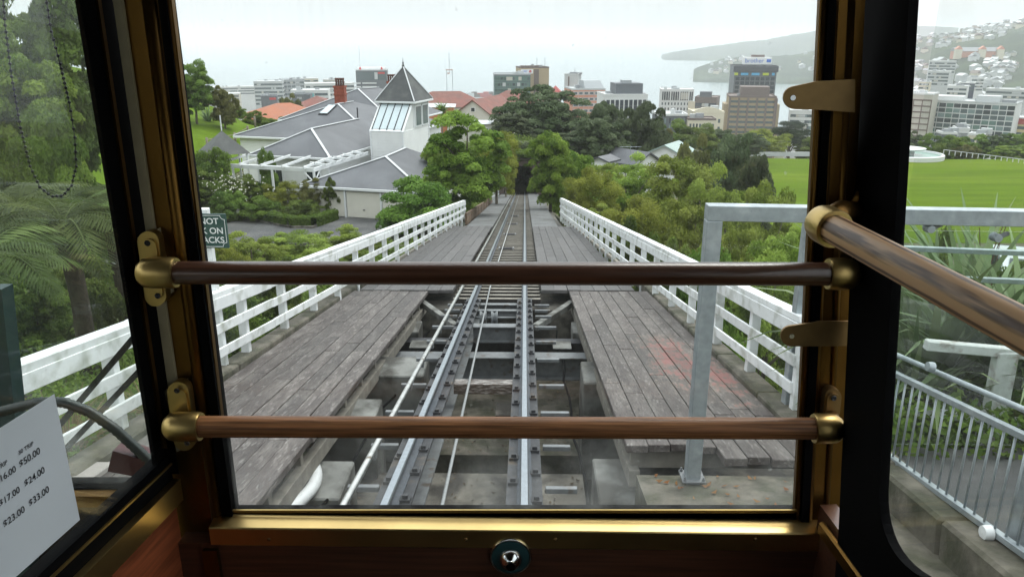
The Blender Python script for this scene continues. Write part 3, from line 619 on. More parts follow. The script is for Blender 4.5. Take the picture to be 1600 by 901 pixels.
def catch(pts, hole):
    m_ = fprism(pts, 1.328, .005).build('blind_catch', bronze, car); h = atY(hole[0], hole[1], 1.3275)
    MB().lathe([(.0001, .001), (.0045, .001), (.005, 0)], h, (0, -1, 0), 12).build('eyelet', chrome, m_)
arc = lambda cx, cy, r, a0, a1, n=9: [(cx + r * math.cos(R_(a0 + (a1 - a0) * i / n)), cy + r * math.sin(R_(a0 + (a1 - a0) * i / n))) for i in range(n + 1)]
catch(arc(1242, 153, 18, 90, 255) + [(1277, 127), (1336, 124), (1336, 176), (1284, 172)], (1239, 153))
catch(arc(1236, 525, 16, 95, 262) + [(1272, 504), (1280, 502), (1330, 502), (1330, 540), (1280, 541)], (1237, 525))
# key lock on the front panel
lk = atY(798, 868, yn); ring = MB().lathe([(.0001, .004), (.034, .004), (.0385, .003), (.04, 0)], lk, (0, -1, 0), 36).build('lock', teal_dark, car, smooth=35)
MB().lathe([(.0385, .0045), (.041, .0045), (.0425, .0015), (.0425, 0)], lk, (0, -1, 0), 36).build('bezel', chrome, ring, smooth=35)
MB().lathe([(.024, .004), (.022, .012), (.016, .02), (.0115, .023), (.0115, .026), (.009, .027), (.009, .022), (.0001, .022)], lk + Vector((.0, 0, -.004)), (0, -1, -.05), 30).build('knob', chrome, ring, smooth=40)
MB().lathe([(.0001, .0245), (.0085, .0245), (.0085, .02)], lk + Vector((0, 0, -.004)), (0, -1, -.05), 20).build('keyhole', black_rub, ring)
# ---- partition to the driver's cab, on the left
HP = R_(6.6); PD = Vector((math.sin(HP), math.cos(HP), 0)); PN = Vector((math.cos(HP), -math.sin(HP), 0)); P0 = atY(222, 400, YF)
def pp(px, py, off=0): return onP(px, py, P0 + PN * off, PN)
def ps(Y, z, off=0): t = (Y - P0.y) / PD.y; p = P0 + PD * t; return Vector((p.x, p.y, z)) + PN * off
def pband(l, r, y0, y1, off, th, nm, mt): return MB().prism([pp(x, y, off) for x, y in band(l, r, y0, y1)], PN * -th).build(nm, mt, car)
pband(ln(125, .165), ln(186, .145), -90, 740, .004, .009, 'partition_frame', black_rub)
pband(ln(153, .148), ln(158, .148), -90, 700, .009, .01, 'partition_bead', brass)
zg, zl, zt, zq = pp(259, 710).z, pp(259, 726).z, pp(260, 752).z, pp(260, 790).z
Yb_ = -.9
def pbox(Ya, Yb, za, zb_, o0, o1, nm, mt): return MB().prism([ps(Ya, za, o0), ps(Yb, za, o0), ps(Yb, zb_, o0), ps(Ya, zb_, o0)], PN * (o1 - o0)).build(nm, mt, car)
pbox(1.33, Yb_, zg, zt, -.02, .006, 'partition_seal', black_rub)
pbox(1.33, Yb_, zl + .002, zl - .002, .006, .010, 'partition_bead', brass_bright)
pbox(1.33, Yb_, zt, zq, -.02, .022, 'partition_sill', MAT['sill_brass'])
pbox(1.33, Yb_, zq, fl, -.02, .004, 'partition_panel', red_wood)
pbox(1.33, Yb_, .62, zg, -.003, .003, 'partition_glass', side_glass)
pbox(Yb_, -1.9, .62, fl, -.02, .02, 'partition_wall', dark_in)
for Y_ in (.98, .74): MB().lathe([(.0001, .004), (.0035, .003), (.0045, 0)], ps(Y_, (zt + zq) / 2, .022), PN, 10).build('screw', brass_bright, car)
MB().bb((atY(302, 760, yn).x, yn - .004, fl), (atY(326, 760, yn).x, yn + .03, zb - .012)).build('corner_strip', brass, car)
# ---- right-hand wall and door window
HR = R_(-3.9); RD = Vector((math.sin(HR), math.cos(HR), 0)); RN = Vector((-math.cos(HR), math.sin(HR), 0)); Q0 = atY(1331, 400, YF)
def rr(px, py, off=0): return onP(px, py, Q0 + RN * off, RN)
def rs(Y, z, off=0): t = (Y - Q0.y) / RD.y; p = Q0 + RD * t; return Vector((p.x, p.y, z)) + RN * off
inn = ln(1420, -.06)
fr = [(1352, -90), (inn(-90), -90)] + [(inn(y), y) for y in (0, 300, 600)] + [((1 - t) ** 2 * inn(765) + 2 * t * (1 - t) * 1371 + t * t * 1440, (1 - t) ** 2 * 765 + 2 * t * (1 - t) * 862 + t * t * 901) for t in [k / 10 for k in range(10)]]
m_ = MB().prism([rr(x, y, .012) for x, y in fr] + [rr(1440, 901, .012), rr(1440, 960, .012), rr(1300, 960, .012), rr(1310, 830, .012)], RN * -.016).build('door_frame', black_rub, car)
zd = rr(1440, 901).z
def rbox(Ya, Yb, za, zb_, o0, o1, nm, mt): return MB().prism([rs(Ya, za, o0), rs(Yb, za, o0), rs(Yb, zb_, o0), rs(Ya, zb_, o0)], RN * (o1 - o0)).build(nm, mt, car)
Ye = rr(1436, 898).y
rbox(Ye, -.9, zd + .002, zd - .09, -.004, .0118, 'door_frame', black_rub)
rbox(1.33, -.9, zd - .09, fl, -.03, .004, 'door_panel', dark_wood)
rbox(1.2, -.9, .62, zd - .02, -.004, .002, 'door_glass', door_glass_m)
rbox(-.9, -1.9, .62, fl, -.03, .01, 'door_wall', dark_in)
piece('kick_strip', rs(1.3, zd - .12, .012), rs(.3, zd - .12, .012), .012, .03, brass, car)
ra_ = atD(1290, 351, 1.16); rb2 = atZ(1600, 516, ra_.z); rb2 = ra_ + (rb2 - ra_) * 3.2
oak = mat('oak_rail', (.3, .17, .08), .45, coat=.06)
def oak_nodes(m):
    nt = m.node_tree; N = nt.nodes; L = nt.links; bs = N['Principled BSDF']; g = N.new('ShaderNodeNewGeometry')
    d = (rb2 - ra_).normalized(); M, _ = frame(ra_, rb2); mp = N.new('ShaderNodeMapping'); mp.vector_type = 'TEXTURE'; mp.inputs['Location'].default_value = ra_; mp.inputs['Rotation'].default_value = M.to_euler(); L.new(g.outputs['Position'], mp.inputs[0])
    s0 = N.new('ShaderNodeVectorMath'); s0.operation = 'ADD'; s0.inputs[1].default_value = (.035, 0, .02); L.new(mp.outputs[0], s0.inputs[0])
    s = N.new('ShaderNodeVectorMath'); s.operation = 'MULTIPLY'; s.inputs[1].default_value = (1, .07, 1); L.new(s0.outputs[0], s.inputs[0])
    w = N.new('ShaderNodeTexWave'); w.wave_type = 'RINGS'; w.rings_direction = 'Y'; w.inputs['Scale'].default_value = 40; w.inputs['Distortion'].default_value = 1.6; w.inputs['Detail'].default_value = 2; w.inputs['Detail Scale'].default_value = 3; L.new(s.outputs[0], w.inputs[0])
    r = N.new('ShaderNodeValToRGB'); r.color_ramp.elements[0].color = (.13, .06, .026, 1); r.color_ramp.elements[1].color = (.66, .40, .21, 1); r.color_ramp.elements[0].position = .2; r.color_ramp.elements[1].position = .55
    L.new(w.outputs['Fac'], r.inputs[0]); L.new(r.outputs[0], bs.inputs['Base Color'])
oak_nodes(oak)
for m in (mid_wood,):
    pass
hc = MB().tube([ra_.lerp(rb2, i / 30) for i in range(31)], .0215, 28).build('handrail', oak, car, smooth=40)
ax = (rb2 - ra_).normalized()
MB().lathe([(.0001, -.012), (.02, -.0115), (.027, -.006), (.029, .004), (.029, .036), (.0275, .04), (.022, .04)], ra_ - ax * .008, ax, 30).build('socket', brass_bright, hc, smooth=35)
wp = atY(1334, 330, YF - .012)
MB().tube([ra_ + Vector((.006, .01, .0)), ra_.lerp(wp, .5) + Vector((0, 0, .012)), wp + Vector((0, -.004, .0)), atY(1341, 312, YF - .012), atY(1343, 298, YF - .012)], [.021, .017, .018, .010, .005], 14).build('arm', brass, hc, smooth=True)
# floor, ceiling, rear
MB().bb((-1.0, -1.9, fl - .05), (.95, 1.40, fl)).build('car_floor', dark_in, car)
MB().bb((-2.3, -1.9, .6), (.95, 1.42, .66)).build('car_roof', dark_in, car)
MB().bb((-1.3, -1.95, fl), (1.0, -1.9, .6)).build('rear_wall', dark_in, car)
MB().prism([atY(150, -92, YF), atY(1440, -92, YF), (1.2, YF, .61), (-1.0, YF, .61)], (0, .05, 0)).build('window_head', bronze, car)
# driver's cab beyond the partition: outer windscreen sill, jamb and glass
YC = 1.62
fprism([(-420, 762), (262, 762), (262, 775), (-420, 775)], YC, .05).build('cab_sill', black_rub, car)
fprism([(-420, 775), (262, 775), (262, 792), (-420, 792)], YC - .03, .08).build('cab_sill_ledge', brass, car)
fprism([(-420, 792), (262, 792), (262, 1200), (-420, 1200)], YC + .0, .05).build('cab_front', dark_in, car)
fprism([(-60, 452), (2, 452), (46, 860), (40, 1150), (-60, 1150)], YC - .05, .04).build('cab_seat_back', mat('teal_paint', (.01, .04, .04), .5), car)
MB().prism([atY(-400, -90, YC + .02), atY(262, -90, YC + .02), atY(262, 765, YC + .02), atY(-400, 765, YC + .02)], (0, .006, 0)).build('cab_windscreen', car_glass, car)
wpr = []
for (a, b) in (((232, 500), (86, 672)), ((236, 560), (92, 712))):
    piece('wiper_arm', atY(*a, 1.78), atY(*b, 1.78), .016, .014, black_rub, car, c=.002)
# ---- loose things in the cab
PX0, PZ0, PX1, PZ1 = pp(75, 615, -.006), pp(122, 805, -.006), None, None
s1 = PX0.y; zt_, zb_ = PX0.z, PZ0.z; s0 = .28
nt_ = thing('price_notice', 'white printed fare notice stuck on the glass at the lower left', 'notice', ps((s1 + s0) / 2, zb_, -.006))
MB().prism([ps(s1, zt_, .0045), ps(s1, zb_, .0045), ps(s0, zb_, .0045), ps(s0, zt_, .0045)], PN * -.001).build('sheet', mat('paper', (.62, .66, .7), .7), nt_)
ink = mat('ink', (.03, .03, .035), .7)
def text(body, size, M, parent, m, nm='lettering', ext=0., align='CENTER'):
    c = bpy.data.curves.new(nm, 'FONT'); c.body = body; c.size = size; c.align_x = align; c.align_y = 'CENTER'; c.offset = size * .012
    tmp = bpy.data.objects.new(nm, c); COL.objects.link(tmp); me = bpy.data.meshes.new_from_object(tmp); bpy.data.objects.remove(tmp); me.materials.clear(); me.materials.append(m)
    return obj(nm, me, parent, M)
def ptext(body, pa, pb, k=3.1, parent=None):
    a, b = pp(*pa, .0052), pp(*pb, .0052); c = (a + b) / 2; sz = (a - b).length / k
    M = Matrix((PD, (0, 0, 1), PN)).transposed().to_4x4(); M.translation = c
    text(body, sz, M, nt_, ink)
for s, a, b, k in (('30 TRIP', (27, 712), (54, 688), 3.9), ('$50.00', (29, 730), (64, 699), 3.1), ('$24.00', (37, 760), (71, 729), 3.1), ('$33.00', (44, 791), (78, 759), 3.1),
                   ('10 TRIP', (-16, 744), (13, 716), 3.9), ('$16.00', (-8, 758), (26, 727), 3.1), ('$17.00', (-2, 792), (32, 759), 3.1), ('$23.00', (4, 824), (40, 790), 3.1)):
    ptext(s, a, b, k)
hp = [(-30, 655), (10, 640), (60, 628), (100, 628), (140, 643), (180, 670), (215, 702), (240, 726)]
pts = []
for i in range(len(hp) - 1):
    for k in range(10): t = k / 10; pts.append(atY(hp[i][0] * (1 - t) + hp[i + 1][0] * t, hp[i][1] * (1 - t) + hp[i + 1][1] * t, 1.46))
hose = MB().tube(pts, [.0118 if i % 2 else .0102 for i in range(len(pts))], 12).build('flexible_conduit', mat('conduit', (.035, .045, .042), .4, .3), smooth=True, label='ribbed grey metal conduit arching behind the fare notice', cat='conduit')
jb = MB(); jb.prism(fpoly([(176, 704), (236, 722), (232, 748), (168, 736)], 1.45), (0, .05, 0)); jb.build('junction_box', mat('maroon', (.06, .008, .012), .5), label='dark maroon box at the end of the ribbed conduit', cat='box')
bm_ = mat('bead_chain', (.03, .03, .03), .3, .5); bt = MB(); cp = []
for i in range(60):
    t = i / 59; x = 8 + (118 - 0) * t
    cp.append(t)
path = [(2, -40), (8, 40), (18, 120), (32, 200), (47, 260), (62, 292), (80, 307), (98, 306), (112, 290), (119, 260), (117, 215), (108, 160), (94, 100), (80, 50), (66, -40)]
acc = []
for i in range(len(path) - 1):
    for k in range(8): t = k / 8; acc.append(atY(path[i][0] * (1 - t) + path[i + 1][0] * t, path[i][1] * (1 - t) + path[i + 1][1] * t, 1.30))
bt.tube(acc, .0008, 5); last = None
for p in acc:
    if last is None or (p - last).length > .0075:
        bt.lathe([(.0001, -.0028), (.0022, -.0018), (.0028, 0), (.0022, .0018), (.0001, .0028)], p, (0, 0, 1), 8); last = p
bt.build('bead_chain', bm_, smooth=True, label='dark bead chain of a blind hanging in a loop at the upper left', cat='chain')
# ================================================================ vegetation
LEAF = dict(
 broad=leaf_mat('leaf_broad', (.065, .12, .012), (.26, .35, .055)),
 dark=leaf_mat('leaf_dark', (.028, .048, .017), (.115, .15, .07), .2),
 feather=leaf_mat('leaf_feather', (.1, .155, .016), (.34, .42, .085)),
 bush=leaf_mat('leaf_bush', (.05, .105, .014), (.2, .3, .05)),
 olive=leaf_mat('leaf_olive', (.075, .085, .022), (.22, .22, .07)),
 conifer=leaf_mat('leaf_conifer', (.014, .035, .018), (.045, .075, .03), .15),
 gold=leaf_mat('leaf_gold', (.105, .135, .016), (.36, .4, .07)),
 fern=leaf_mat('leaf_fern', (.04, .065, .014), (.15, .2, .06)),
 flax=leaf_mat('leaf_flax', (.06, .10, .035), (.22, .28, .13), .2, .35),
 dry=leaf_mat('leaf_dry', (.16, .12, .05), (.34, .27, .13)),
 mixed=leaf_mat('leaf_mixed', (.05, .09, .014), (.2, .28, .055)),
 flower=leaf_mat('petal_white', (.6, .58, .45), (.75, .73, .65)))
bark = mat('bark', (.10, .08, .06), .9, n1=(6, .35), bump=.6, bscale=14)
bark_pale = mat('bark_pale', (.2, .17, .13), .9, n1=(6, .3), bump=.5, bscale=14)
def leaf_quads(C, Nn, size, asp, rng):
    """rhombic leaves centred at C, facing Nn"""
    n = len(C); r = rng.normal(size=(n, 3)); u = np.cross(Nn, r); u /= np.linalg.norm(u, axis=1)[:, None] + 1e-9; w = np.cross(Nn, u); w /= np.linalg.norm(w, axis=1)[:, None] + 1e-9
    s = (size * rng.uniform(.65, 1.35, n))[:, None]; fold = Nn * s * .18
    V = np.stack([C - u * s * .5 + fold, C - w * s * .5 * asp, C + u * s * .5 + fold, C + w * s * .5 * asp], 1).reshape(-1, 3)
    return V, np.arange(4 * n).reshape(n, 4)
def crown_pts(seed, rx, rz, nclump, nleaf, leaf, clump, asp=.45, droop=0., dens=.35, squash=.75, low=-.5, lumps=5, shell=.4):
    rng = np.random.default_rng(seed)
    d = rng.normal(size=(nclump * 3, 3)); d /= np.linalg.norm(d, axis=1)[:, None]; d = d[d[:, 2] > low][:nclump]; nclump = len(d)
    # uneven outline: a few big lobes push the surface in and out
    ax = rng.normal(size=(lumps, 3)); ax /= np.linalg.norm(ax, axis=1)[:, None]; am = rng.uniform(-.22, .3, lumps)
    bulge = 1 + sum(a * np.clip((d @ x), 0, 1) ** 3 for a, x in zip(am, ax))
    rad = (rng.uniform(0, 1, nclump) ** shell) * bulge * .9
    cc = d * rad[:, None] * np.array([rx, rx, rz]); cr = clump * rng.uniform(.55, 1.35, nclump); ct = rng.beta(.9, 1.0, nclump)
    idx = rng.integers(0, nclump, nleaf); q = rng.normal(size=(nleaf, 3)); q /= np.linalg.norm(q, axis=1)[:, None]; q[:, 2] = np.where(q[:, 2] < -.2, -q[:, 2] * .8, q[:, 2])
    rr_ = rng.uniform(0, 1, nleaf) ** dens; C = cc[idx] + q * (cr[idx] * rr_)[:, None] * np.array([1, 1, squash]); C[:, 2] -= droop * rng.uniform(0, 1, nleaf) ** 2 * cr[idx]
    Nn = q * .9 + rng.normal(size=(nleaf, 3)) * .55 + np.array([0, 0, .35]); Nn /= np.linalg.norm(Nn, axis=1)[:, None]
    V, Fc = leaf_quads(C, Nn, leaf, asp, rng); tone = np.clip(ct[idx] * .75 + rng.uniform(0, .35, nleaf), 0, 1)
    return V, Fc, np.repeat(tone, 4), cc
PROTO = {}
def tree_proto(key, kind, seed, rx, rz, base, nclump, nleaf, leaf, clump, limbs=7, tr_r=.16, bk=None, **kw):
    """crown of half-width rx and half-height rz whose middle is `base` up; (crown mesh, trunk mesh, width, height)"""
    V, Fc, tone, cc = crown_pts(seed, rx, rz, nclump, nleaf, leaf, clump, **kw); V = V + np.array([0, 0, base])
    cm = np_mesh('crown', V, Fc, LEAF[kind], tone); rnd = random.Random(seed); tm = MB()
    top = base + rz * .1; n = 7; pts = [Vector((rnd.uniform(-.12, .12) * i * .3, rnd.uniform(-.12, .12) * i * .3, top * i / (n - 1) - (.4 if i == 0 else 0))) for i in range(n)]
    tm.tube(pts, [tr_r * (1.25 - .75 * i / (n - 1)) for i in range(n)], 9)
    for k in range(limbs):
        c = Vector(cc[rnd.randrange(len(cc))]) + Vector((0, 0, base)); s = pts[rnd.randrange(2, n - 1)]; mid = s.lerp(c, .5) + Vector((0, 0, .25 * (c - s).length * .4))
        tm.tube([s, mid, c], [tr_r * .5, tr_r * .32, tr_r * .12], 6)
    hi = float(np.percentile(V[:, 2], 99.7)); wd = float(np.percentile(np.abs(V[:, 0]), 99)) * 2
    PROTO[key] = (cm, tm.mesh('trunk', bk or bark, True), wd, hi)
tree_proto('broad0', 'broad', 1, 2.9, 3.6, 3.7, 120, 40000, .23, .62, low=-.95, dens=.3)
tree_proto('broad1', 'broad', 2, 2.7, 3.2, 3.4, 100, 34000, .23, .62, low=-.95, dens=.3)
tree_proto('dark0', 'dark', 3, 5.6, 4.6, 5.4, 170, 44000, .34, .9, limbs=10, tr_r=.35, dens=.2, squash=.6, low=-.8)
tree_proto('dark1', 'dark', 4, 5.0, 4.2, 5.0, 140, 38000, .34, .9, limbs=9, tr_r=.3, dens=.2, squash=.6, low=-.8)
tree_proto('feather0', 'feather', 5, 2.8, 2.9, 3.2, 120, 44000, .17, .52, asp=.36, bk=bark_pale, dens=.38, low=-.9)
tree_proto('feather1', 'feather', 6, 2.6, 3.2, 3.4, 110, 40000, .17, .52, asp=.36, bk=bark_pale, dens=.38, low=-.9)
tree_proto('gold0', 'gold', 7, 2.6, 3.2, 3.4, 100, 36000, .18, .56, low=-.9, asp=.34, bk=bark_pale, dens=.4, droop=.6)
tree_proto('bush0', 'bush', 8, 1.5, 1.15, 1.0, 70, 24000, .12, .36, limbs=5, tr_r=.05, low=-.9, dens=.3)
tree_proto('bush1', 'mixed', 9, 1.5, 1.2, 1.1, 64, 22000, .12, .36, limbs=5, tr_r=.05, low=-.9, dens=.3)
tree_proto('olive0', 'olive', 10, 3.0, 2.6, 3.0, 90, 32000, .22, .7, low=-.95, dens=.3)
tree_proto('conifer0', 'conifer', 12, 3.6, 2.4, 4.8, 90, 30000, .22, .95, squash=.45, asp=.3, tr_r=.25)
tree_proto('mixed0', 'mixed', 13, 3.2, 3.6, 3.9, 110, 40000, .26, .7, low=-.95, dens=.3)
def put_tree(name, px, py, wpx, D, proto, label, cat='tree', group=None, ztop=None, dx=0, seed=0, sink=0., xyz=None, hh=None):
    cm, tm, wd, hi = PROTO[proto]
    if xyz is None:
        top = atD(px, py, D); x, y = top.x + dx, top.y; zg = gz(x, y) - sink; h = max(top.z - zg, .6); w = wpx / F_ * D
    else: x, y, zg, w, h = xyz
    rnd = random.Random(int(px * 7 + D * 13 + py))
    M = Matrix.Translation((x, y, zg)) @ Matrix.Rotation(rnd.uniform(0, 6.28), 4, 'Z') @ Matrix.Diagonal((w / wd, w / wd, h / hi, 1))
    t = obj(name, None, M=M, label=label, cat=cat, group=group)
    for nm, me in (('trunk', tm), ('crown', cm)):
        o = bpy.data.objects.new(nm, me); COL.objects.link(o); o.parent = t
    return t
TREES = [
 # around the tunnel and down the middle
 ('pohutukawa_tree', 850, 138, 160, 116, 'dark0', 'big dark evergreen tree with a domed crown rising above the tunnel mouth'),
 ('pohutukawa_tree', 800, 178, 70, 108, 'dark1', 'dark evergreen tree just left of the tallest domed tree behind the tunnel'),
 ('pohutukawa_tree', 938, 186, 96, 96, 'dark1', 'dark grey-green tree between the tallest domed tree and the fin-fronted office'),
 ('pohutukawa_tree', 1003, 163, 95, 128, 'dark0', 'rounded dark tree in front of the white fin-fronted office block'),
 ('pohutukawa_tree', 946, 163, 90, 135, 'dark1', 'dark tree standing behind the others below the salmon coloured block'),
 ('pohutukawa_tree', 898, 205, 90, 98, 'dark0', 'low dark tree beside the right shoulder of the tunnel mouth'),
 ('broadleaf_tree', 727, 180, 125, 44, 'broad0', 'bright green round tree left of the track beside the tower house', ),
 ('broadleaf_tree', 690, 222, 70, 50, 'broad1', 'smaller bright green tree between the garage roof and the round tree'),
 ('drooping_tree', 775, 208, 62, 60, 'gold0', 'yellowish drooping tree behind the bright round tree left of the track'),
 ('pohutukawa_tree', 822, 224, 66, 96, 'dark1', 'dark tree hanging low over the top of the tunnel mouth'),
 ('drooping_tree', 790, 226, 34, 78, 'gold0', 'slim yellow-green tree nearest the left side of the tunnel mouth'),
 ('ivy_column_tree', 862, 210, 72, 52, 'broad1', 'tall leafy yellow-green tree right of the track before the tunnel'),
 ('broadleaf_tree', 900, 240, 70, 56, 'broad1', 'green tree directly behind the tall leafy tree right of the track'),
 ('hedge_bush', 655, 279, 132, 40.5, 'bush0', 'large rounded green bush over the far end of the left fence'),
 # right-hand gully
 ('gully_tree', 928, 262, 90, 50, 'gold0', 'yellowish tree just past the far end of the right fence'),
 ('gully_tree', 985, 246, 115, 56, 'feather0', 'light green feathery tree below the grey roofed house'),
 ('gully_tree', 952, 256, 84, 62, 'feather1', 'light feathery tree hiding the foot of the white roofed shed'),
 ('gully_tree', 1035, 258, 84, 64, 'feather0', 'light feathery tree at the foot of the grey gabled roof'),
 ('gully_tree', 1058, 250, 130, 50, 'feather1', 'broad feathery light green tree in the middle of the gully'),
 ('gully_tree', 1128, 262, 120, 42, 'feather0', 'feathery light green tree with the dark glossy tree behind it'),
 ('gully_tree', 1196, 292, 110, 36, 'feather1', 'feathery green tree in front of the playing field corner'),
 ('gully_tree', 1262, 322, 100, 30, 'feather0', 'feathery tree behind the galvanised frame and window pillar'),
 ('gully_bush', 935, 318, 80, 40, 'feather0', 'low yellow-green bush behind the far third of the right fence'),
 ('gully_bush', 1000, 306, 110, 37, 'gold0', 'golden-green bush behind the middle of the right fence'),
 ('gully_bush', 1075, 318, 115, 30, 'feather1', 'pale feathery bush behind the right fence left of the galvanised post'),
 ('gully_bush', 1150, 338, 120, 25, 'feather0', 'pale bush seen through the galvanised frame'),
 ('gully_bush', 1215, 372, 130, 20, 'feather1', 'low bush behind the frame close to the second galvanised post'),
 ('gully_bush', 1110, 385, 120, 18, 'bush0', 'low dense bush against the right fence beside the galvanised post'),
 ('gully_bush', 1040, 372, 100, 23, 'bush1', 'low dark bush against the middle of the right fence'),
 ('gully_bush', 965, 345, 80, 32, 'bush1', 'small dark bush touching the far part of the right fence'),
 ('glossy_tree', 1152, 213, 105, 78, 'dark1', 'dark glossy tree in front of the left edge of the playing field'),
 ('glossy_tree', 1078, 216, 90, 84, 'olive0', 'olive green tree right of the grey roofed house in the gully'),
 ('glossy_tree', 1186, 246, 70, 70, 'dark1', 'small dark tree right beside the glossy dark tree at the field corner'),
 # park edge and below
 ('park_tree', 1050, 190, 70, 190, 'mixed0', 'mid green tree below the pale L-shaped apartment block'),
 ('park_tree', 1090, 196, 70, 185, 'mixed0', 'mid green tree below the cream arched building'),
 ('park_tree', 1130, 203, 60, 200, 'dark1', 'dark green tree at the foot of the ochre tower, left side'),
 ('park_tree', 1168, 208, 60, 205, 'dark0', 'dark low tree at the foot of the ochre tower, middle'),
 ('park_tree', 1203, 203, 62, 225, 'gold0', 'yellowish rounded tree at the far edge of the field'),
 ('pine_tree', 1238, 190, 62, 240, 'conifer0', 'dark spreading pine on the far edge of the field'),
 ('park_tree', 1275, 212, 60, 235, 'mixed0', 'green tree on the far field edge behind the window pillar'),
 ('park_tree', 1030, 205, 70, 150, 'olive0', 'olive tree behind the grey roofed house with the aerial'),
 ('park_tree', 1420, 206, 60, 250, 'dark1', 'dark tree behind the round fountain at the window edge'),
 ('park_tree', 1456, 210, 48, 246, 'mixed0', 'green tree right of the fountain below the white office slab'),
 ('park_tree', 1490, 213, 48, 246, 'broad1', 'leafy tree under the small pale flat-roofed buildings'),
 ('park_tree', 1524, 212, 50, 244, 'mixed0', 'round green tree right of the cream cube building'),
 ('park_tree', 1558, 210, 50, 243, 'dark0', 'dark green tree under the right end of the glass office'),
 ('park_tree', 1592, 208, 55, 240, 'mixed0', 'large green tree under the red-roofed yellow block'),
 ('park_tree', 1475, 224, 40, 236, 'bush1', 'small bushy tree at the fence right of the fountain'),
 ('park_tree', 1512, 226, 44, 236, 'olive0', 'small olive tree at the white fence of the field'),
 ('park_tree', 1575, 228, 46, 234, 'broad1', 'small light green tree by the white fence near the picture edge'),
 # left lawn and behind the house
 ('round_tree', 296, 97, 62, 72, 'mixed0', 'rounded tree with a pale bare trunk at the top of the lawn'),
 ('flax_shrub', 345, 136, 46, 74, 'olive0', 'reddish brown shrub at the top of the lawn beside the round tree'),
 ('bank_bush', 398, 174, 40, 86, 'bush0', 'green bush behind the rustic posts at the lawn edge'),
 ('bank_bush', 430, 184, 44, 84, 'bush1', 'darker green bush between the rustic posts and the orange roof'),
 ('bank_bush', 368, 166, 32, 90, 'bush0', 'light green bush just right of the reddish shrub'),
 ('olive_tree', 450, 149, 46, 140, 'olive0', 'brownish olive tree standing above the orange roof'),
 # left window
 ('bank_tree', 28, -70, 190, 34, 'mixed0', 'tall tree with open branches against the sky at the upper left'),
 ('bank_tree', 98, 70, 90, 40, 'mixed0', 'bushy tree right of the bead chain at the left window edge'),
 ('bank_tree', 30, 96, 150, 30, 'broad1', 'leafy green tree behind the bead chain'),
 ('bank_tree', -60, 40, 190, 30, 'mixed0', 'dense tree at the far left edge of the view'),
 ('bank_tree', 70, 168, 130, 27, 'bush0', 'rounded green bush under the loop of the bead chain'),
 ('bank_tree', 128, 128, 50, 62, 'mixed0', 'distant green tree above the lawn beside the left pillar'),
 ('bank_tree', -20, 230, 150, 20, 'bush1', 'dark low bush behind the tree ferns at the left edge'),
 ('bank_bush', 190, 350, 90, 22, 'bush1', 'dark bush behind the tree ferns beside the left pillar'),
 ('bank_bush', 120, 400, 150, 14, 'bush1', 'dark leafy bush at the foot of the tree ferns'),
 ('bank_bush', 20, 420, 130, 12.5, 'mixed0', 'dark leafy bush at the left edge above the white fence'),
 # slope left of the near fence
 ('slope_bush', 385, 361, 110, 27, 'feather0', 'yellow-green feathery bush right of the green sign'),
 ('slope_bush', 455, 367, 110, 29, 'feather1', 'yellow-green feathery bush above the upper handrail, before the driveway'),
 ('slope_bush', 530, 355, 90, 33, 'feather0', 'feathery bush reaching up between driveway and fence'),
 ('slope_bush', 345, 381, 70, 22, 'gold0', 'golden bush directly behind the green sign'),
 ('slope_bush', 420, 409, 110, 20, 'bush1', 'low dark bush against the left fence beyond the first posts'),
 ('slope_bush', 350, 437, 120, 15, 'bush0', 'low green bush behind the left fence near the sign post'),
 ('slope_bush', 505, 401, 80, 27, 'bush1', 'low dark bush against the middle of the left fence'),
 ('slope_bush', 580, 371, 70, 36, 'feather1', 'small feathery bush by the left fence below the garage'),
 ('slope_bush', 300, 449, 120, 13, 'bush1', 'dark low bush behind the left fence at the window pillar'),
 # front garden of the house
 ('wisteria', 330, 234, 74, 47, 'bush0', 'bright green climber heaped on the left end of the white pergola'),
 ('garden_shrub', 305, 266, 70, 46, 'mixed0', 'dark shrub at the left end of the garden by the pillar'),
 ('garden_shrub', 375, 276, 56, 46.5, 'mixed0', 'tangled rose shrub under the left half of the pergola'),
 ('garden_shrub', 437, 284, 52, 46.5, 'gold0', 'yellowish shrub under the middle of the pergola'),
 ('garden_shrub', 480, 280, 58, 46.5, 'olive0', 'olive shrub under the right end of the pergola'),
 ('climber', 414, 234, 34, 48.5, 'bush0', 'green climber on the house corner above the pergola beam'),
 ('climber', 517, 280, 30, 46, 'bush1', 'dark climber on the garage corner beside the hedge'),
 ('garden_shrub', 352, 298, 60, 44.5, 'bush1', 'low dark shrub behind the hedge beside the white roses'),
 ('garden_shrub', 410, 308, 70, 45, 'bush0', 'low green shrub behind the middle of the clipped hedge'),
 ('garden_shrub', 470, 314, 70, 45, 'bush1', 'low green shrub behind the right end of the clipped hedge'),
]
for t in TREES: put_tree(t[0], t[1], t[2], t[3], t[4], t[5], t[6], cat='tree' if 'tree' in t[0] or 'pohu' in t[0] else 'shrub', sink=.15)
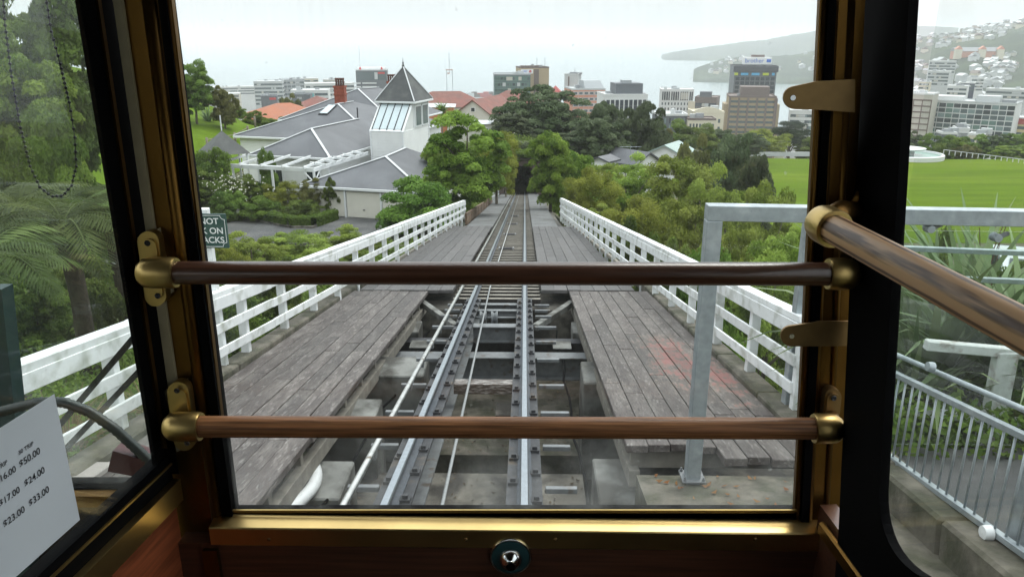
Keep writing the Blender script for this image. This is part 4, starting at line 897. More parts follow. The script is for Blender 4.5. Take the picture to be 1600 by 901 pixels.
# bare sapling on the field edge
def bare_tree(px, py, D, h, label):
    p = atD(px, py, D); z = gz(p.x, p.y); rnd = random.Random(4); t = thing('bare_sapling', label, 'tree', (p.x, p.y, z)); b = Vector((p.x, p.y, z)); m_ = MB(); m_.tube([b, b + Vector((.1, 0, h * .5)), b + Vector((0, 0, h))], [.06, .04, .01], 6); m_.build('trunk', bark_pale, t); m2 = MB()
    for k in range(26):
        s = b + Vector((0, 0, h * rnd.uniform(.25, .85))); e = s + Vector((rnd.uniform(-1, 1) * h * .3, rnd.uniform(-1, 1) * h * .3, h * rnd.uniform(.1, .3))); m2.tube([s, s.lerp(e, .5) + Vector((0, 0, .1)), e], [.02, .014, .005], 4)
    m2.build('twigs', bark_pale, t)
bare_tree(1243, 300, 62, 5.0, 'thin bare sapling in front of the playing field')
# ---- tree ferns
def frond(rng, L, az, el, droop, npin=26, wid=.34):
    V = []; pts = []; p = np.zeros(3); e = el; st = L / npin; h = np.array([math.cos(az), math.sin(az), 0]); side = np.array([-math.sin(az), math.cos(az), 0])
    for i in range(npin + 1):
        pts.append(p.copy()); p = p + st * (h * math.cos(e) + np.array([0, 0, math.sin(e)])); e -= droop / npin
    for i in range(1, npin):
        t = i / npin; w = wid * L * math.sin(math.pi * min(1, t * .9 + .08)) ** .8 * (1 - .25 * t); fwd = pts[i + 1] - pts[i]; fwd /= np.linalg.norm(fwd)
        for s in (-1, 1):
            a = pts[i]; tip = a + side * s * w * .8 + fwd * w * .45 - np.array([0, 0, w * (.22 + .2 * rng.random())]); d = fwd * st * .75; mid = (a + tip) / 2 + np.array([0, 0, .04 * w])
            V += [a - d * .3, mid + d * .5 - d, tip, mid + d * .6]
    for i in range(npin):
        wd = .012 * (1 - i / npin) + .003; V += [pts[i] - side * wd, pts[i] + side * wd, pts[i + 1] + side * wd, pts[i + 1] - side * wd]
    return np.array(V)
def fern_mesh(seed, n=22, L=2.3):
    rng = np.random.default_rng(seed); VV = []; TT = []
    for k in range(n):
        v = frond(rng, L * rng.uniform(.75, 1.1), k * 2.4 + rng.uniform(-.2, .2), rng.uniform(.25, 1.05), rng.uniform(1.2, 1.9)); VV.append(v); TT.append(np.full(len(v), rng.beta(1.5, 1.5)))
    V = np.concatenate(VV); return np_mesh('fronds', V, np.arange(len(V)).reshape(-1, 4), LEAF['fern'], np.concatenate(TT))
FERN = [fern_mesh(21, 30, 1.5), fern_mesh(22, 26, 1.35)]
fern_trunk = mat('fern_trunk', (.045, .03, .02), .95, n1=(14, .5), bump=1., bscale=20)
def tree_fern(px, py, D, label, s=1., v=0):
    top = atD(px, py, D); zg = gz(top.x, top.y); h = max(top.z - zg, .8); t = thing('tree_fern', label, 'tree fern', (top.x, top.y, zg), group='tree ferns')
    MB().tube([(top.x, top.y, zg - .3), (top.x + .04, top.y, zg + h * .5), (top.x, top.y, zg + h)], [.17, .13, .15], 10).build('trunk', fern_trunk, t, smooth=True)
    obj('fronds', FERN[v], t, Matrix.Translation((top.x, top.y, zg + h - .05)) @ Matrix.Rotation(px, 4, 'Z') @ Matrix.Scale(s, 4))
tree_fern(98, 345, 11.5, 'tree fern with a dark thick trunk standing clear in the left window', 1.0)
tree_fern(170, 340, 15, 'tree fern whose fronds reach the left window pillar', 1.1, 1)
tree_fern(30, 318, 14, 'tree fern under the bead chain near the left edge', 1.05, 1)
tree_fern(110, 312, 19, 'tree fern furthest back, just below the lawn', 1.0)
tree_fern(-30, 400, 10, 'tree fern cut by the left picture edge', .9)
# ---- strap-leaved plants
def strap_mesh(seed, n, L, w, m, nm='leaves', spread=1.):
    rng = np.random.default_rng(seed); V = []; Fc = []; T_ = []; seg = 7
    for k in range(n):
        az = rng.uniform(0, 6.28); el = rng.uniform(.75, 1.45) if spread < 1.2 else rng.uniform(.3, 1.3); l = L * rng.uniform(.55, 1.1); dr = rng.uniform(.5, 1.9); p = np.array([math.cos(az), math.sin(az), 0]) * rng.uniform(0, .18); h = np.array([math.cos(az), math.sin(az), 0]); sd = np.array([-math.sin(az), math.cos(az), 0]); b = len(V); tn = rng.beta(1.4, 1.4)
        for i in range(seg + 1):
            t = i / seg; ww = w * (1 - t ** 2.2) * .5 + .002; V += [p - sd * ww, p + sd * ww]; T_ += [tn, tn]; e = el - dr * t ** 1.5; p = p + l / seg * (h * math.cos(e) + np.array([0, 0, math.sin(e)]))
        for i in range(seg): Fc.append((b + 2 * i, b + 2 * i + 1, b + 2 * i + 3, b + 2 * i + 2))
    return np_mesh(nm, np.array(V), np.array(Fc), LEAF[m], np.array(T_))
FLAX = [strap_mesh(31, 90, 2.3, .1, 'flax'), strap_mesh(32, 75, 2.0, .085, 'flax')]
TUS = strap_mesh(33, 260, .8, .012, 'dry', spread=1.5)
def strap(name, x, y, s, v, label, cat='flax', z=None):
    o = obj(name, v, None, Matrix.Translation((x, y, (gz(x, y) if z is None else z) - .05)) @ Matrix.Rotation(x * 5, 4, 'Z') @ Matrix.Scale(s, 4), label=label, cat=cat); return o
p = atD(112, 262, 26); strap('flax_plant', p.x, p.y, 1.3, FLAX[0], 'pale strap-leaved plant beside the bead chain on the bank')
p = tr(150, 600); strap('tussock', -5.0, 7.4, 1.0, TUS, 'dry brown tussock behind the white fence in the left window', 'grass tuft')
strap('tussock', -4.9, 9.0, .9, TUS, 'second dry tussock behind the white fence, nearer the pillar', 'grass tuft')
strap('tussock', -5.6, 6.3, 1.0, TUS, 'dry tussock nearest the left edge behind the white fence', 'grass tuft')
for i, (px, py, D, s) in enumerate(((322, 160, 76, 1.0), (352, 166, 80, .8))):
    p = atD(px, py, D); strap('flax_plant', p.x, p.y, s, FLAX[1], ('flax clump', 'smaller flax clump')[i] + ' below the round tree at the top of the lawn')
# cabbage tree by the orange wall
p = atD(690, 172, 118); zg = gz(p.x, p.y); ct_ = thing('cabbage_tree', 'small round-headed cabbage tree in front of the orange wall', 'tree', (p.x, p.y, zg))
MB().tube([(p.x, p.y, zg - .3), (p.x, p.y, p.z)], [.14, .1], 8).build('trunk', bark_pale, ct_)
obj('crown', strap_mesh(35, 170, 2.2, .12, 'mixed', spread=1.5), ct_, Matrix.Translation((p.x, p.y, p.z - .2)))
obj('crown', strap_mesh(36, 120, 1.9, .12, 'mixed', spread=1.5), ct_, Matrix.Translation((p.x, p.y, p.z + .2)) @ Matrix.Rotation(math.pi, 4, 'X'))
# ---- undergrowth that nobody could count
def undergrowth(name, polys, n, leaf, hgt, kind, label, seed):
    rng = np.random.default_rng(seed); XY = []
    for (x0, x1, y0, y1, q) in polys: XY.append(np.column_stack([rng.uniform(x0, x1, int(n * q)), rng.uniform(y0, y1, int(n * q))]))
    XY = np.concatenate(XY); d = np.sin(XY[:, 0] * 2.1 + np.sin(XY[:, 1] * 1.3)) * np.cos(XY[:, 1] * 1.7 + XY[:, 0]) * .5 + .5; z = ground(XY) + rng.uniform(0, 1, len(XY)) ** 1.4 * hgt * (.35 + d)
    C = np.column_stack([XY, z]); Nn = rng.normal(size=C.shape) * .7 + np.array([0, -.2, .8]); Nn /= np.linalg.norm(Nn, axis=1)[:, None]
    sc = np.clip(C[:, 1] / 14, 1, 3.2); V, Fc = leaf_quads(C, Nn, leaf * sc, .5, rng); o = obj(name, np_mesh(name, V, Fc, LEAF[kind], np.repeat(np.clip(d * .7 + rng.uniform(0, .4, len(C)), 0, 1), 4)), kind='stuff', label=label, cat='undergrowth'); return o
undergrowth('undergrowth', [(-8, -4.1, 4, 36, .3), (-22, -8, 14, 34, .4), (-30, -8, 8, 26, .3)], 90000, .075, .7, 'mixed', 'low green undergrowth on the bank left of the track', 41)
undergrowth('undergrowth', [(3.2, 8, 7, 40, .35), (8, 26, 14, 60, .45), (3, 8, 40, 96, .2)], 90000, .075, .8, 'mixed', 'low green undergrowth filling the gully right of the track', 42)
undergrowth('undergrowth', [(-9, -3.2, 46, 98, .5), (-24, -5, 98, 112, .25), (-5, 24, 99, 116, .25)], 45000, .07, .9, 'mixed', 'low green undergrowth around the tunnel cutting', 43)
undergrowth('long_grass', [(-9, -4.1, 3.5, 14, 1.)], 16000, .09, .25, 'bush', 'short green grass behind the near part of the left fence', 44)
# ================================================================ houses
wb_m = mat('weatherboard_white', (.8, .81, .79), .55, n1=(1.5, .06))
trim_w = mat('white_trim', (.78, .80, .80), .45)
roof_g = mat('grey_iron_roof', (.082, .086, .095), .5, .1, n1=(.8, .12), bump=.15, bscale=3, n2=(.4, .58, .12), col2=(.105, .11, .12))
roof_d = mat('slate_roof', (.05, .054, .054), .6, n1=(2.5, .16), n2=(1.3, .55, .1), col2=(.075, .08, .076))
flash_m = mat('pale_flashing', (.55, .57, .58), .5)
brick_m = mat('chimney_brick', (.28, .075, .045), .85, n1=(5, .3), bump=.4, bscale=14)
pot_m = mat('chimney_pot', (.12, .055, .045), .8)
win_d = mat('window_dark', (.03, .04, .045), .1, spec=.8)
sky_pane = mat('pale_skylight', (.50, .58, .60), .18, spec=.6)
door_m = mat('garage_door', (.74, .71, .62), .6, n1=(2, .05))
HO = Vector((-12.84, 49.99, 0)); HU = Vector((math.sin(R_(15)), math.cos(R_(15)), 0)); HV = Vector((-math.cos(R_(15)), math.sin(R_(15)), 0)); ZE = -7.33
def hp_(u, v, z): p = HO + HU * u + HV * v; return Vector((p.x, p.y, z))
villa = thing('white_villa', 'white weatherboard villa with grey iron hip roofs and a glazed tower', 'house', hp_(5, 4, -10.6))
def board_wall(a, b, z0, z1, out, parent, nm='wall', m=None, step=.19):
    """lapped boards on a wall from a to b, facing `out`"""
    a = Vector(a); b = Vector(b); out = Vector(out).normalized(); m_ = MB(); z = z0
    while z < z1 - .02:
        h = min(step, z1 - z); A = Vector((a.x, a.y, z)); B = Vector((b.x, b.y, z)); U = Vector((0, 0, h))
        m_.add([A + out * .03, B + out * .03, B + out * .004 + U, A + out * .004 + U, A - out * .12, B - out * .12, B - out * .12 + U, A - out * .12 + U], [(0, 1, 2, 3), (4, 7, 6, 5), (0, 4, 5, 1), (0, 3, 7, 4), (1, 5, 6, 2), (3, 2, 6, 7)]); z += step
    return m_.build(nm, m or wb_m, parent)
def slab(pts, parent, nm, m, th=.08):
    pts = [Vector(p) for p in pts]; n = (pts[1] - pts[0]).cross(pts[2] - pts[0]).normalized()
    if n.z < 0: n = -n
    return MB().prism(pts, n * -th).build(nm, m, parent)
def ridge_line(a, b, parent, w=.16): return piece('flashing', Vector(a) + Vector((0, 0, .03)), Vector(b) + Vector((0, 0, .03)), w, .05, flash_m, parent, c=.01)
def hip(u0, u1, v0, v1, ze, peaks, parent, ov=.35, m=None, name='roof'):
    """hip roof over a rectangle; peaks = (pa, pb) ridge ends (u,v,z) with pa towards u0"""
    m = m or roof_g; C = [hp_(u0 - ov, v0 - ov, ze), hp_(u1 + ov, v0 - ov, ze), hp_(u1 + ov, v1 + ov, ze), hp_(u0 - ov, v1 + ov, ze)]; a, b = (hp_(*p) for p in peaks)
    m_ = MB()
    m_.add([C[0], C[1], b, a], [(0, 1, 2, 3)]); m_.add([C[1], C[2], b], [(0, 1, 2)]); m_.add([C[2], C[3], a, b], [(0, 1, 2, 3)]); m_.add([C[3], C[0], a], [(0, 1, 2)])
    for i in range(4): A, B = C[i], C[(i + 1) % 4]; D = Vector((0, 0, -.12)); m_.add([A, B, B + D, A + D], [(0, 1, 2, 3)])
    m_.add([c + Vector((0, 0, -.12)) for c in C], [(0, 1, 2, 3)])
    r = m_.build(name, m, parent)
    for i in range(4): piece('gutter', C[i] + Vector((0, 0, -.1)), C[(i + 1) % 4] + Vector((0, 0, -.1)), .14, .16, trim_w, r, c=.02)
    for i, q in ((0, a), (3, a)): ridge_line(C[i], q, r)
    ridge_line(a, b, r); return r
zg_ = -10.9
hip(0, 9.5, 0, 5.2, ZE, ((2.5, 2.5, ZE + 1.45), (9.6, 2.5, ZE + 1.45)), villa)
mr_ = hip(8.3, 22, .6, 12.3, ZE + .05, ((13.3, 6.2, ZE + 2.2), (16, 6.2, ZE + 2.2)), villa)
br_ = hip(19, 30, 4, 15, ZE + .2, ((23.5, 9.5, ZE + 2.75), (26, 8.5, ZE + 2.75)), villa)
for (a, b, o) in ((hp_(0, 0, 0), hp_(0, 5.2, 0), -HU), (hp_(9, 0, 0), hp_(0, 0, 0), -HV), (hp_(0, 5.2, 0), hp_(8.3, 5.2, 0), HV), (hp_(8.3, 5.2, 0), hp_(8.3, 12.3, 0), -HU), (hp_(22, .6, 0), hp_(9, .6, 0), -HV), (hp_(8.3, 12.3, 0), hp_(22, 12.3, 0), HV), (hp_(19, 12.3, 0), hp_(19, 15, 0), -HU)):
    board_wall(a, b, zg_, ZE - .1, o, villa)
for (u, v) in ((0, 0), (0, 5.2)): obj('corner_post', chbox(.16, .16, ZE - .12 - zg_, .01, trim_w), villa, Matrix.Translation(hp_(u - .04, v, (ZE - .12 + zg_) / 2)) @ Matrix.Rotation(R_(-15), 4, 'Z'))
# windows on the garden front
for v in (1.1, 3.9):
    w_ = MB(); c = hp_(-.05, v, -8.75); M = Matrix.Rotation(R_(-15), 3, 'Z'); w_.box(c, (1.1, .1, 1.5), M); w = w_.build('window', trim_w, villa)
    for s in (-1, 1): MB().box(c + Matrix.Rotation(R_(-15), 3, 'Z') @ Vector((s * .25, -.06, 0)), (.42, .03, 1.26), M).build('pane', win_d, w)
# skylight lying in the main roof slope
def on_main(px, py):   # front slope of main roof
    A, B, Cc = hp_(7.95, .25, ZE + .05), hp_(7.95, 12.6, ZE + .05), hp_(13.3, 6.2, ZE + 2.2); n = (B - A).cross(Cc - A).normalized(); return onP(px, py, A + Vector((0, 0, .09)), n)
sk = [on_main(x, y) for x, y in ((497, 178), (511, 178.5), (526, 164), (514, 163))]
s_ = slab(sk, mr_, 'skylight', steel_dk, .1); c_ = sum(sk, Vector()) / 4; slab([c_ + (p - c_) * .86 + Vector((0, 0, .03)) for p in sk], villa, 'skylight_pane', sky_pane, .02)
# chimneys
for (px, py0, D, w) in ((531, 134, 64, .85), (612, 127, 72, .8)):
    t_ = atD(px, py0, D); par = mr_ if px < 560 else br_; zb0 = t_.z - 2.0; ch = MB(); ch.bb((t_.x - w / 2, t_.y - w / 2, zb0), (t_.x + w / 2, t_.y + w / 2, t_.z)); ch.bb((t_.x - w * .56, t_.y - w * .56, t_.z - .16), (t_.x + w * .56, t_.y + w * .56, t_.z)); ch.bb((t_.x - w * .56, t_.y - w * .56, t_.z - .75), (t_.x + w * .56, t_.y + w * .56, t_.z - .62))
    ch.build('chimney', brick_m, par)
    for i in range(4):
        q = Vector((t_.x + (-.28 + .19 * i), t_.y, t_.z)); MB().lathe([(.09, 0), (.075, .3), (.1, .34), (.07, .4), (.1, .5), (.13, .55), (.09, .62)], q, (0, 0, 1), 10).build('chimney_pot', pot_m, par, smooth=40)
piece('vent_pipe', hp_(11.6, 3.6, ZE + 1.2), hp_(11.6, 3.6, ZE + 2.1), .09, .09, steel_dk, mr_)
# tower with the sloping glass
TU0, TU1, TU2, TV0, TV1, ZT = 4.3, 6.2, 9.0, -3.45, -1.05, -4.2; zsl = atD(605, 201, 54.2).z
tw = villa
board_wall(hp_(TU0, TV0, 0), hp_(TU0, TV1, 0), zg_, zsl, -HU, tw, 'tower_wall'); board_wall(hp_(TU0, TV1, 0), hp_(TU2, TV1, 0), zg_, zsl, HV, tw, 'tower_wall')
board_wall(hp_(TU2, TV0, 0), hp_(TU0, TV0, 0), zg_, zsl, -HV, tw, 'tower_wall'); board_wall(hp_(TU2, TV0, 0), hp_(TU1, TV0, 0), zsl, ZT, -HV, tw, 'tower_wall'); board_wall(hp_(TU1, TV1, 0), hp_(TU2, TV1, 0), zsl, ZT, HV, tw, 'tower_wall')
for v, o in ((TV0, -HV), (TV1, HV)): MB().prism([hp_(TU0, v, zsl), hp_(TU1, v, zsl), hp_(TU1, v, ZT)], o * -.1).build('tower_gable', wb_m, tw)
slab([hp_(TU0 - .05, TV0 - .08, zsl - .04), hp_(TU0 - .05, TV1 + .08, zsl - .04), hp_(TU1, TV1 + .08, ZT - .04), hp_(TU1, TV0 - .08, ZT - .04)], tw, 'glazing_frame', trim_w, .1)
for i in range(4):
    a, b = TV0 + .1 + (TV1 - TV0 - .2) * i / 4 + .03, TV0 + .1 + (TV1 - TV0 - .2) * (i + 1) / 4 - .03; dz_ = .02
    slab([hp_(TU0 + .08, a, zsl + .10 + dz_), hp_(TU0 + .08, b, zsl + .10 + dz_), hp_(TU1 - .05, b, ZT - .06 + dz_), hp_(TU1 - .05, a, ZT - .06 + dz_)], tw, 'roof_pane', sky_pane, .04)
for i in range(5):
    a = TV0 + .1 + (TV1 - TV0 - .2) * i / 4; piece('glazing_bar', hp_(TU0, a, zsl + .06), hp_(TU1, a, ZT), .045, .07, steel_dk, tw)
C = [hp_(TU1 - .35, TV0 - .3, ZT), hp_(TU2 + .3, TV0 - .3, ZT), hp_(TU2 + .3, TV1 + .3, ZT), hp_(TU1 - .35, TV1 + .3, ZT)]; ap = hp_((TU1 + TU2) / 2, (TV0 + TV1) / 2, atD(635, 102, 57).z)
m_ = MB(); m_.add(C + [ap], [(0, 1, 4), (1, 2, 4), (2, 3, 4), (3, 0, 4), (0, 3, 2, 1)]); tr_roof = m_.build('tower_roof', roof_d, tw)
for i in range(4): piece('fascia', C[i] + Vector((0, 0, -.07)), C[(i + 1) % 4] + Vector((0, 0, -.07)), .1, .13, trim_w, tr_roof, c=.01); ridge_line(C[i], ap, tr_roof, .08)
MB().lathe([(.1, -.1), (.08, .1), (.03, .15), (.07, .22), (.03, .3), (.005, .6)], ap, (0, 0, 1), 10).build('finial', roof_d, tr_roof, smooth=40)
for (ua, ub) in ((6.45, 7.55), (7.7, 8.8)):
    zc = (ZT - 1.0); c = hp_((ua + ub) / 2, TV0 - .05, zc - .05); M = Matrix.Rotation(R_(-15), 3, 'Z'); w = MB().box(c, (.1, ub - ua, 1.55), M).build('tower_window', trim_w, tw); MB().box(c + HV * -.055, (.03, ub - ua - .2, 1.3), M).build('pane', mat('tower_glass', (.16, .2, .2), .08, spec=.9), w)
for (u, v) in ((TU0, TV0), (TU0, TV1), (TU2, TV0)): zz = zsl if u == TU0 else ZT; obj('corner_post', chbox(.12, .12, zz - zg_, .01, trim_w), tw, Matrix.Translation(hp_(u, v, (zz + zg_) / 2 - .03)) @ Matrix.Rotation(R_(-15), 4, 'Z'))
obj('corner_post', chbox(.1, .1, ZT - zsl, .01, trim_w), tw, Matrix.Translation(hp_(TU1 + .1, TV0 - .02, (ZT + zsl) / 2)) @ Matrix.Rotation(R_(-15), 4, 'Z'))
# white pergola in front
pg = thing('white_pergola', 'white timber pergola along the front of the villa', 'pergola', hp_(-3.2, 3, zg_)); zp = -7.62
for (a, b) in (((-3.4, -.9), (-3.4, 7.6)), ((-3.4, -.9), (4.0, -.9)), ((-3.25, .9), (-3.25, 7.6))): piece('beam', hp_(*a, zp), hp_(*b, zp), .09, .24, trim_w, pg)
for i in range(6): piece('rafter', hp_(-3.7, -.4 + i * 1.5, zp + .16), hp_(-.2, -.4 + i * 1.5, zp + .3), .07, .16, trim_w, pg)
for i in range(5): piece('rafter', hp_(-2.4 + i * 1.3, -1.2, zp + .16), hp_(-2.4 + i * 1.3, -.1, zp + .26), .07, .16, trim_w, pg)
for (u, v) in ((-3.4, -.9), (-3.4, 2.), (-3.4, 4.8), (-3.4, 7.5)): obj('post', chbox(.13, .13, zp - zg_, .01, trim_w), pg, Matrix.Translation(hp_(u, v, (zp + zg_) / 2)))
piece('brace', hp_(-3.4, -.8, zp - .7), hp_(-3.4, -.1, zp - .05), .06, .08, trim_w, pg); piece('brace', hp_(-3.3, -.9, zp - .7), hp_(-2.6, -.9, zp - .05), .06, .08, trim_w, pg)
# garage
gar = thing('garage', 'low garage with pale doors and a grey hip roof beside the driveway', 'garage', hp_(-4, -3, -10.4)); G0 = (-3.95, -.55); zge = -8.42; zgb = -10.25
hip(G0[0], 3.8, -8.2, G0[1], zge, ((-.6, -4.4, zge + 1.35), (3.6, -4.0, zge + 1.35)), gar, ov=.2)
for (a, b, o) in ((hp_(G0[0], -8.2, 0), hp_(G0[0], G0[1], 0), -HU), (hp_(G0[0], G0[1], 0), hp_(3.8, G0[1], 0), HV), (hp_(3.8, -8.2, 0), hp_(G0[0], -8.2, 0), -HV)): board_wall(a, b, zgb - .6, zge - .1, o, gar, m=mat('garage_wall', (.76, .75, .7), .6, n1=(2, .06)))
for i in range(3):
    a = -1.0 - i * 2.35; d = MB(); M = Matrix.Rotation(R_(-15), 3, 'Z'); c = hp_(G0[0] - .06, a - 1.1, (zgb + zge) / 2 - .12); dd = MB().box(c, (2.2, .06, zge - zgb - .3), M).build('garage_door', door_m, gar)
    MB().box(c + M @ Vector((1.14, -.05, 0)), (.1, .1, zge - zgb - .2), M).build('door_jamb', trim_w, dd); MB().box(c + M @ Vector((0, -.045, -.3)), (.14, .03, .05), M).build('handle', steel_dk, dd)
# little pointed roof at the garden end
p = atD(350, 237, 49); pv = thing('garden_pavilion', 'small garden pavilion with a steep pointed grey roof and white finial', 'pavilion', (p.x, p.y, zg_)); s = 1.35; zc = atD(350, 238, 49).z; ap = Vector((p.x, p.y, atD(350, 203, 49).z)); M = Matrix.Rotation(R_(32), 3, 'Z')
C = [p + M @ Vector((a * s, b * s, 0)) for a, b in ((-1, -1), (1, -1), (1, 1), (-1, 1))]; m_ = MB(); m_.add([Vector((c.x, c.y, zc)) for c in C] + [ap], [(0, 1, 4), (1, 2, 4), (2, 3, 4), (3, 0, 4), (0, 3, 2, 1)]); m_.build('roof', roof_d, pv)
for c in C: obj('post', chbox(.11, .11, zc - zg_, .01, trim_w), pv, Matrix.Translation((p.x + (c.x - p.x) * .85, p.y + (c.y - p.y) * .85, (zc + zg_) / 2)))
piece('finial', ap, ap + Vector((0, 0, .95)), .06, .06, trim_w, pv)
for i in range(4): piece('rail', Vector((*(p.xy + (C[i].xy - p.xy) * .85), -9.6)), Vector((*(p.xy + (C[(i + 1) % 4].xy - p.xy) * .85), -9.6)), .05, .08, trim_w, pv)
# clipped hedge along the drive
def hedge_mesh(path, w, h, n, seed):
    rng = np.random.default_rng(seed); P = np.array([(q[0], q[1]) for q in path]); seg = np.linalg.norm(np.diff(P, axis=0), axis=1); cum = np.concatenate([[0], np.cumsum(seg)]); t = rng.uniform(0, cum[-1], n); i = np.clip(np.searchsorted(cum, t) - 1, 0, len(seg) - 1); f = (t - cum[i]) / seg[i]; xy = P[i] + (P[i + 1] - P[i]) * f[:, None]; d = (P[i + 1] - P[i]) / seg[i][:, None]; nn = np.column_stack([-d[:, 1], d[:, 0]])
    a = rng.uniform(-1, 1, n); zz = rng.uniform(0, 1, n); face = rng.integers(0, 3, n); a = np.where(face == 0, -1 + rng.normal(0, .06, n), np.where(face == 1, 1 + rng.normal(0, .06, n), a)); zz = np.where(face == 2, 1 + rng.normal(0, .06, n), zz)
    xy = xy + nn * (a * w / 2)[:, None]; C = np.column_stack([xy, ground(xy) + zz * h]); Nn = np.column_stack([nn * a[:, None], np.where(face == 2, 1.2, .3)]) + rng.normal(size=(n, 3)) * .5; Nn /= np.linalg.norm(Nn, axis=1)[:, None]; V, Fc = leaf_quads(C, Nn, .1, .5, rng); return np_mesh('hedge', V, Fc, LEAF['bush'], np.repeat(rng.uniform(0, .7, n), 4))
hd = [atZ(x, y, z) for x, y, z in ((300, 318, -9.7), (345, 324, -9.8), (400, 336, -9.9), (455, 350, -10.0), (488, 352, -10.05), (522, 342, -10.2))]
obj('clipped_hedge', hedge_mesh(hd, .6, .62, 26000, 51), label='low clipped green hedge curving along the driveway edge', cat='hedge')
kb = thing('garden_kerb', 'thin concrete kerb in front of the clipped hedge', 'kerb', hd[0])
for i in range(len(hd) - 1):
    a, b = hd[i] + Vector((.12, -.45, 0)), hd[i + 1] + Vector((.12, -.45, 0)); a.z = gz(a.x, a.y) + .1; b.z = gz(b.x, b.y) + .1; piece('kerb_stone', a, b, .14, .2, conc, kb)
# white roses
rng = np.random.default_rng(61); q = atD(362, 288, 44.2); C = np.array(q) + rng.normal(size=(420, 3)) * np.array([.8, .4, .42]); C = C[:110]; V, Fc = leaf_quads(C, np.tile([0, -.8, .6], (110, 1)) + rng.normal(size=(110, 3)) * .4, .1, .9, rng); obj('rose_blooms', np_mesh('rose_blooms', V, Fc, LEAF['flower'], np.repeat(rng.uniform(0, 1, 110), 4)), kind='stuff', label='scattered white rose blooms in the front garden', cat='flowers')
# rustic posts and rails on the lawn
rp_ = thing('rustic_fence', 'rustic round-post fence crossing the steep lawn', 'fence', atD(345, 198, 70)); prev = None
post_w = mat('silver_post', (.2, .17, .13), .9, n1=(6, .3))
for (px, py, D) in ((321, 203, 66), (344, 198, 69), (365, 195, 72), (386, 192, 75), (398, 188, 79)):
    b = atD(px, py, D); b.z = gz(b.x, b.y); MB().tube([b - Vector((0, 0, .2)), b + Vector((0, 0, 1.15))], .11, 8).build('post', post_w, rp_, smooth=True)
    if prev is not None and px < 390:
        for h in (.55, .95): MB().tube([prev + Vector((0, 0, h)), b + Vector((0, 0, h))], .04, 6).build('rail', post_w, rp_)
    prev = b
# ---- neighbours
def local_frame(px, D, rot, z):
    h = Vector((ray(px, 300)[0], ray(px, 300)[1], 0)).normalized(); M = Matrix.Rotation(R_(-rot), 3, 'Z'); y = M @ h; x = Vector((y.y, -y.x, 0)); o = atD(px, 300, D); M4 = Matrix((x, y, Vector((0, 0, 1)))).transposed().to_4x4(); M4.translation = (o.x, o.y, z); return M4
def lpart(name, me, root, M=None): o = bpy.data.objects.new(name, me); COL.objects.link(o); o.parent = root; o.matrix_basis = M or Matrix(); return o
def gable_house(name, label, px, D, rot, ztop, zeave, zbase, w, l, wallm, roofm, gable_front=True, hipped=False, wins=((0, 0),), cat='house'):
    root = obj(name, None, M=local_frame(px, D, rot, zbase), label=label, cat=cat); ze, zr = zeave - zbase, ztop - zbase
    m_ = MB(); m_.bb((-w / 2, 0, -3), (w / 2, l, ze)); 
    if gable_front and not hipped: m_.prism([(-w / 2, 0, ze), (w / 2, 0, ze), (0, 0, zr)], (0, l, 0))
    lpart('wall', m_.mesh('wall', wallm), root); ov = .35; r = MB()
    if hipped:
        d = min(w, l) / 2; pk = [(-w / 2 + d, l / 2, zr), (w / 2 - d, l / 2, zr)] if w > l else [(0, d, zr), (0, l - d, zr)]
        c = [(-w / 2 - ov, -ov, ze), (w / 2 + ov, -ov, ze), (w / 2 + ov, l + ov, ze), (-w / 2 - ov, l + ov, ze)]; v = c + pk
        r.add(v, [(0, 1, 5, 4), (1, 2, 5), (2, 3, 4, 5), (3, 0, 4)] if w > l else [(0, 1, 4), (1, 2, 5, 4), (2, 3, 5), (3, 0, 4, 5)]); r.add(c, [(3, 2, 1, 0)])
    else:
        sl_ = (zr - ze) / (w / 2)
        for s in (-1, 1): r.prism([(0, -ov, zr + .1), (s * (w / 2 + ov), -ov, ze - ov * sl_ + .1), (s * (w / 2 + ov), -ov, ze - ov * sl_ - .08), (0, -ov, zr - .08)], (0, l + 2 * ov, 0))
    lpart('roof', r.mesh('roof', roofm), root)
    for (x, z, ww, hh) in wins if wins and len(wins[0]) == 4 else ():
        f = lpart('window', chbox(ww, .08, hh, .01, trim_w), root, Matrix.Translation((x, -.02, z))); g = lpart('pane', chbox(ww * .8, .04, hh * .84, 0, win_d), f, Matrix.Translation((0, -.035, 0)))
    return root
red_tile = mat('red_tiles', (.21, .085, .068), .8, n1=(.9, .14), n2=(.5, .55, .12), col2=(.17, .085, .07))
red_iron = mat('orange_roof', (.34, .115, .055), .7, n1=(.6, .14), n2=(.6, .6, .1), col2=(.24, .1, .06))
cream_w = mat('cream_wall', (.62, .6, .53), .7, n1=(.7, .06)); orange_w = mat('orange_wall', (.52, .2, .1), .7, n1=(.6, .08))
zA = lambda px, py, D: atD(px, py, D).z
gable_house('red_roof_hall', 'cream gabled house with a red tiled roof behind the bright round tree', 741, 150, 22, zA(740, 153, 150), zA(740, 173, 150), zA(740, 215, 150), 6.6, 15, cream_w, red_tile, wins=((0, 5.6, .9, .8), (-1.5, 2.2, 1.6, .9), (1.6, 2.2, 1.2, .8)))
gable_house('red_roof_house', 'long house with a red hip roof left of the cream gable', 704, 165, -4, zA(720, 142, 165), zA(704, 164, 165), zA(704, 200, 165), 17, 11, cream_w, red_tile, hipped=True, wins=((4.5, 2.8, .9, 1.4), (1, 2.8, .9, 1.4)))
gable_house('red_roof_house', 'wide red hip-roofed house right of the cream gable', 795, 168, 10, zA(800, 141, 168), zA(795, 166, 168), zA(795, 205, 168), 15, 12, cream_w, red_tile, hipped=True, wins=((-3, 2.8, .9, 1.3), (2, 2.8, .9, 1.3)))
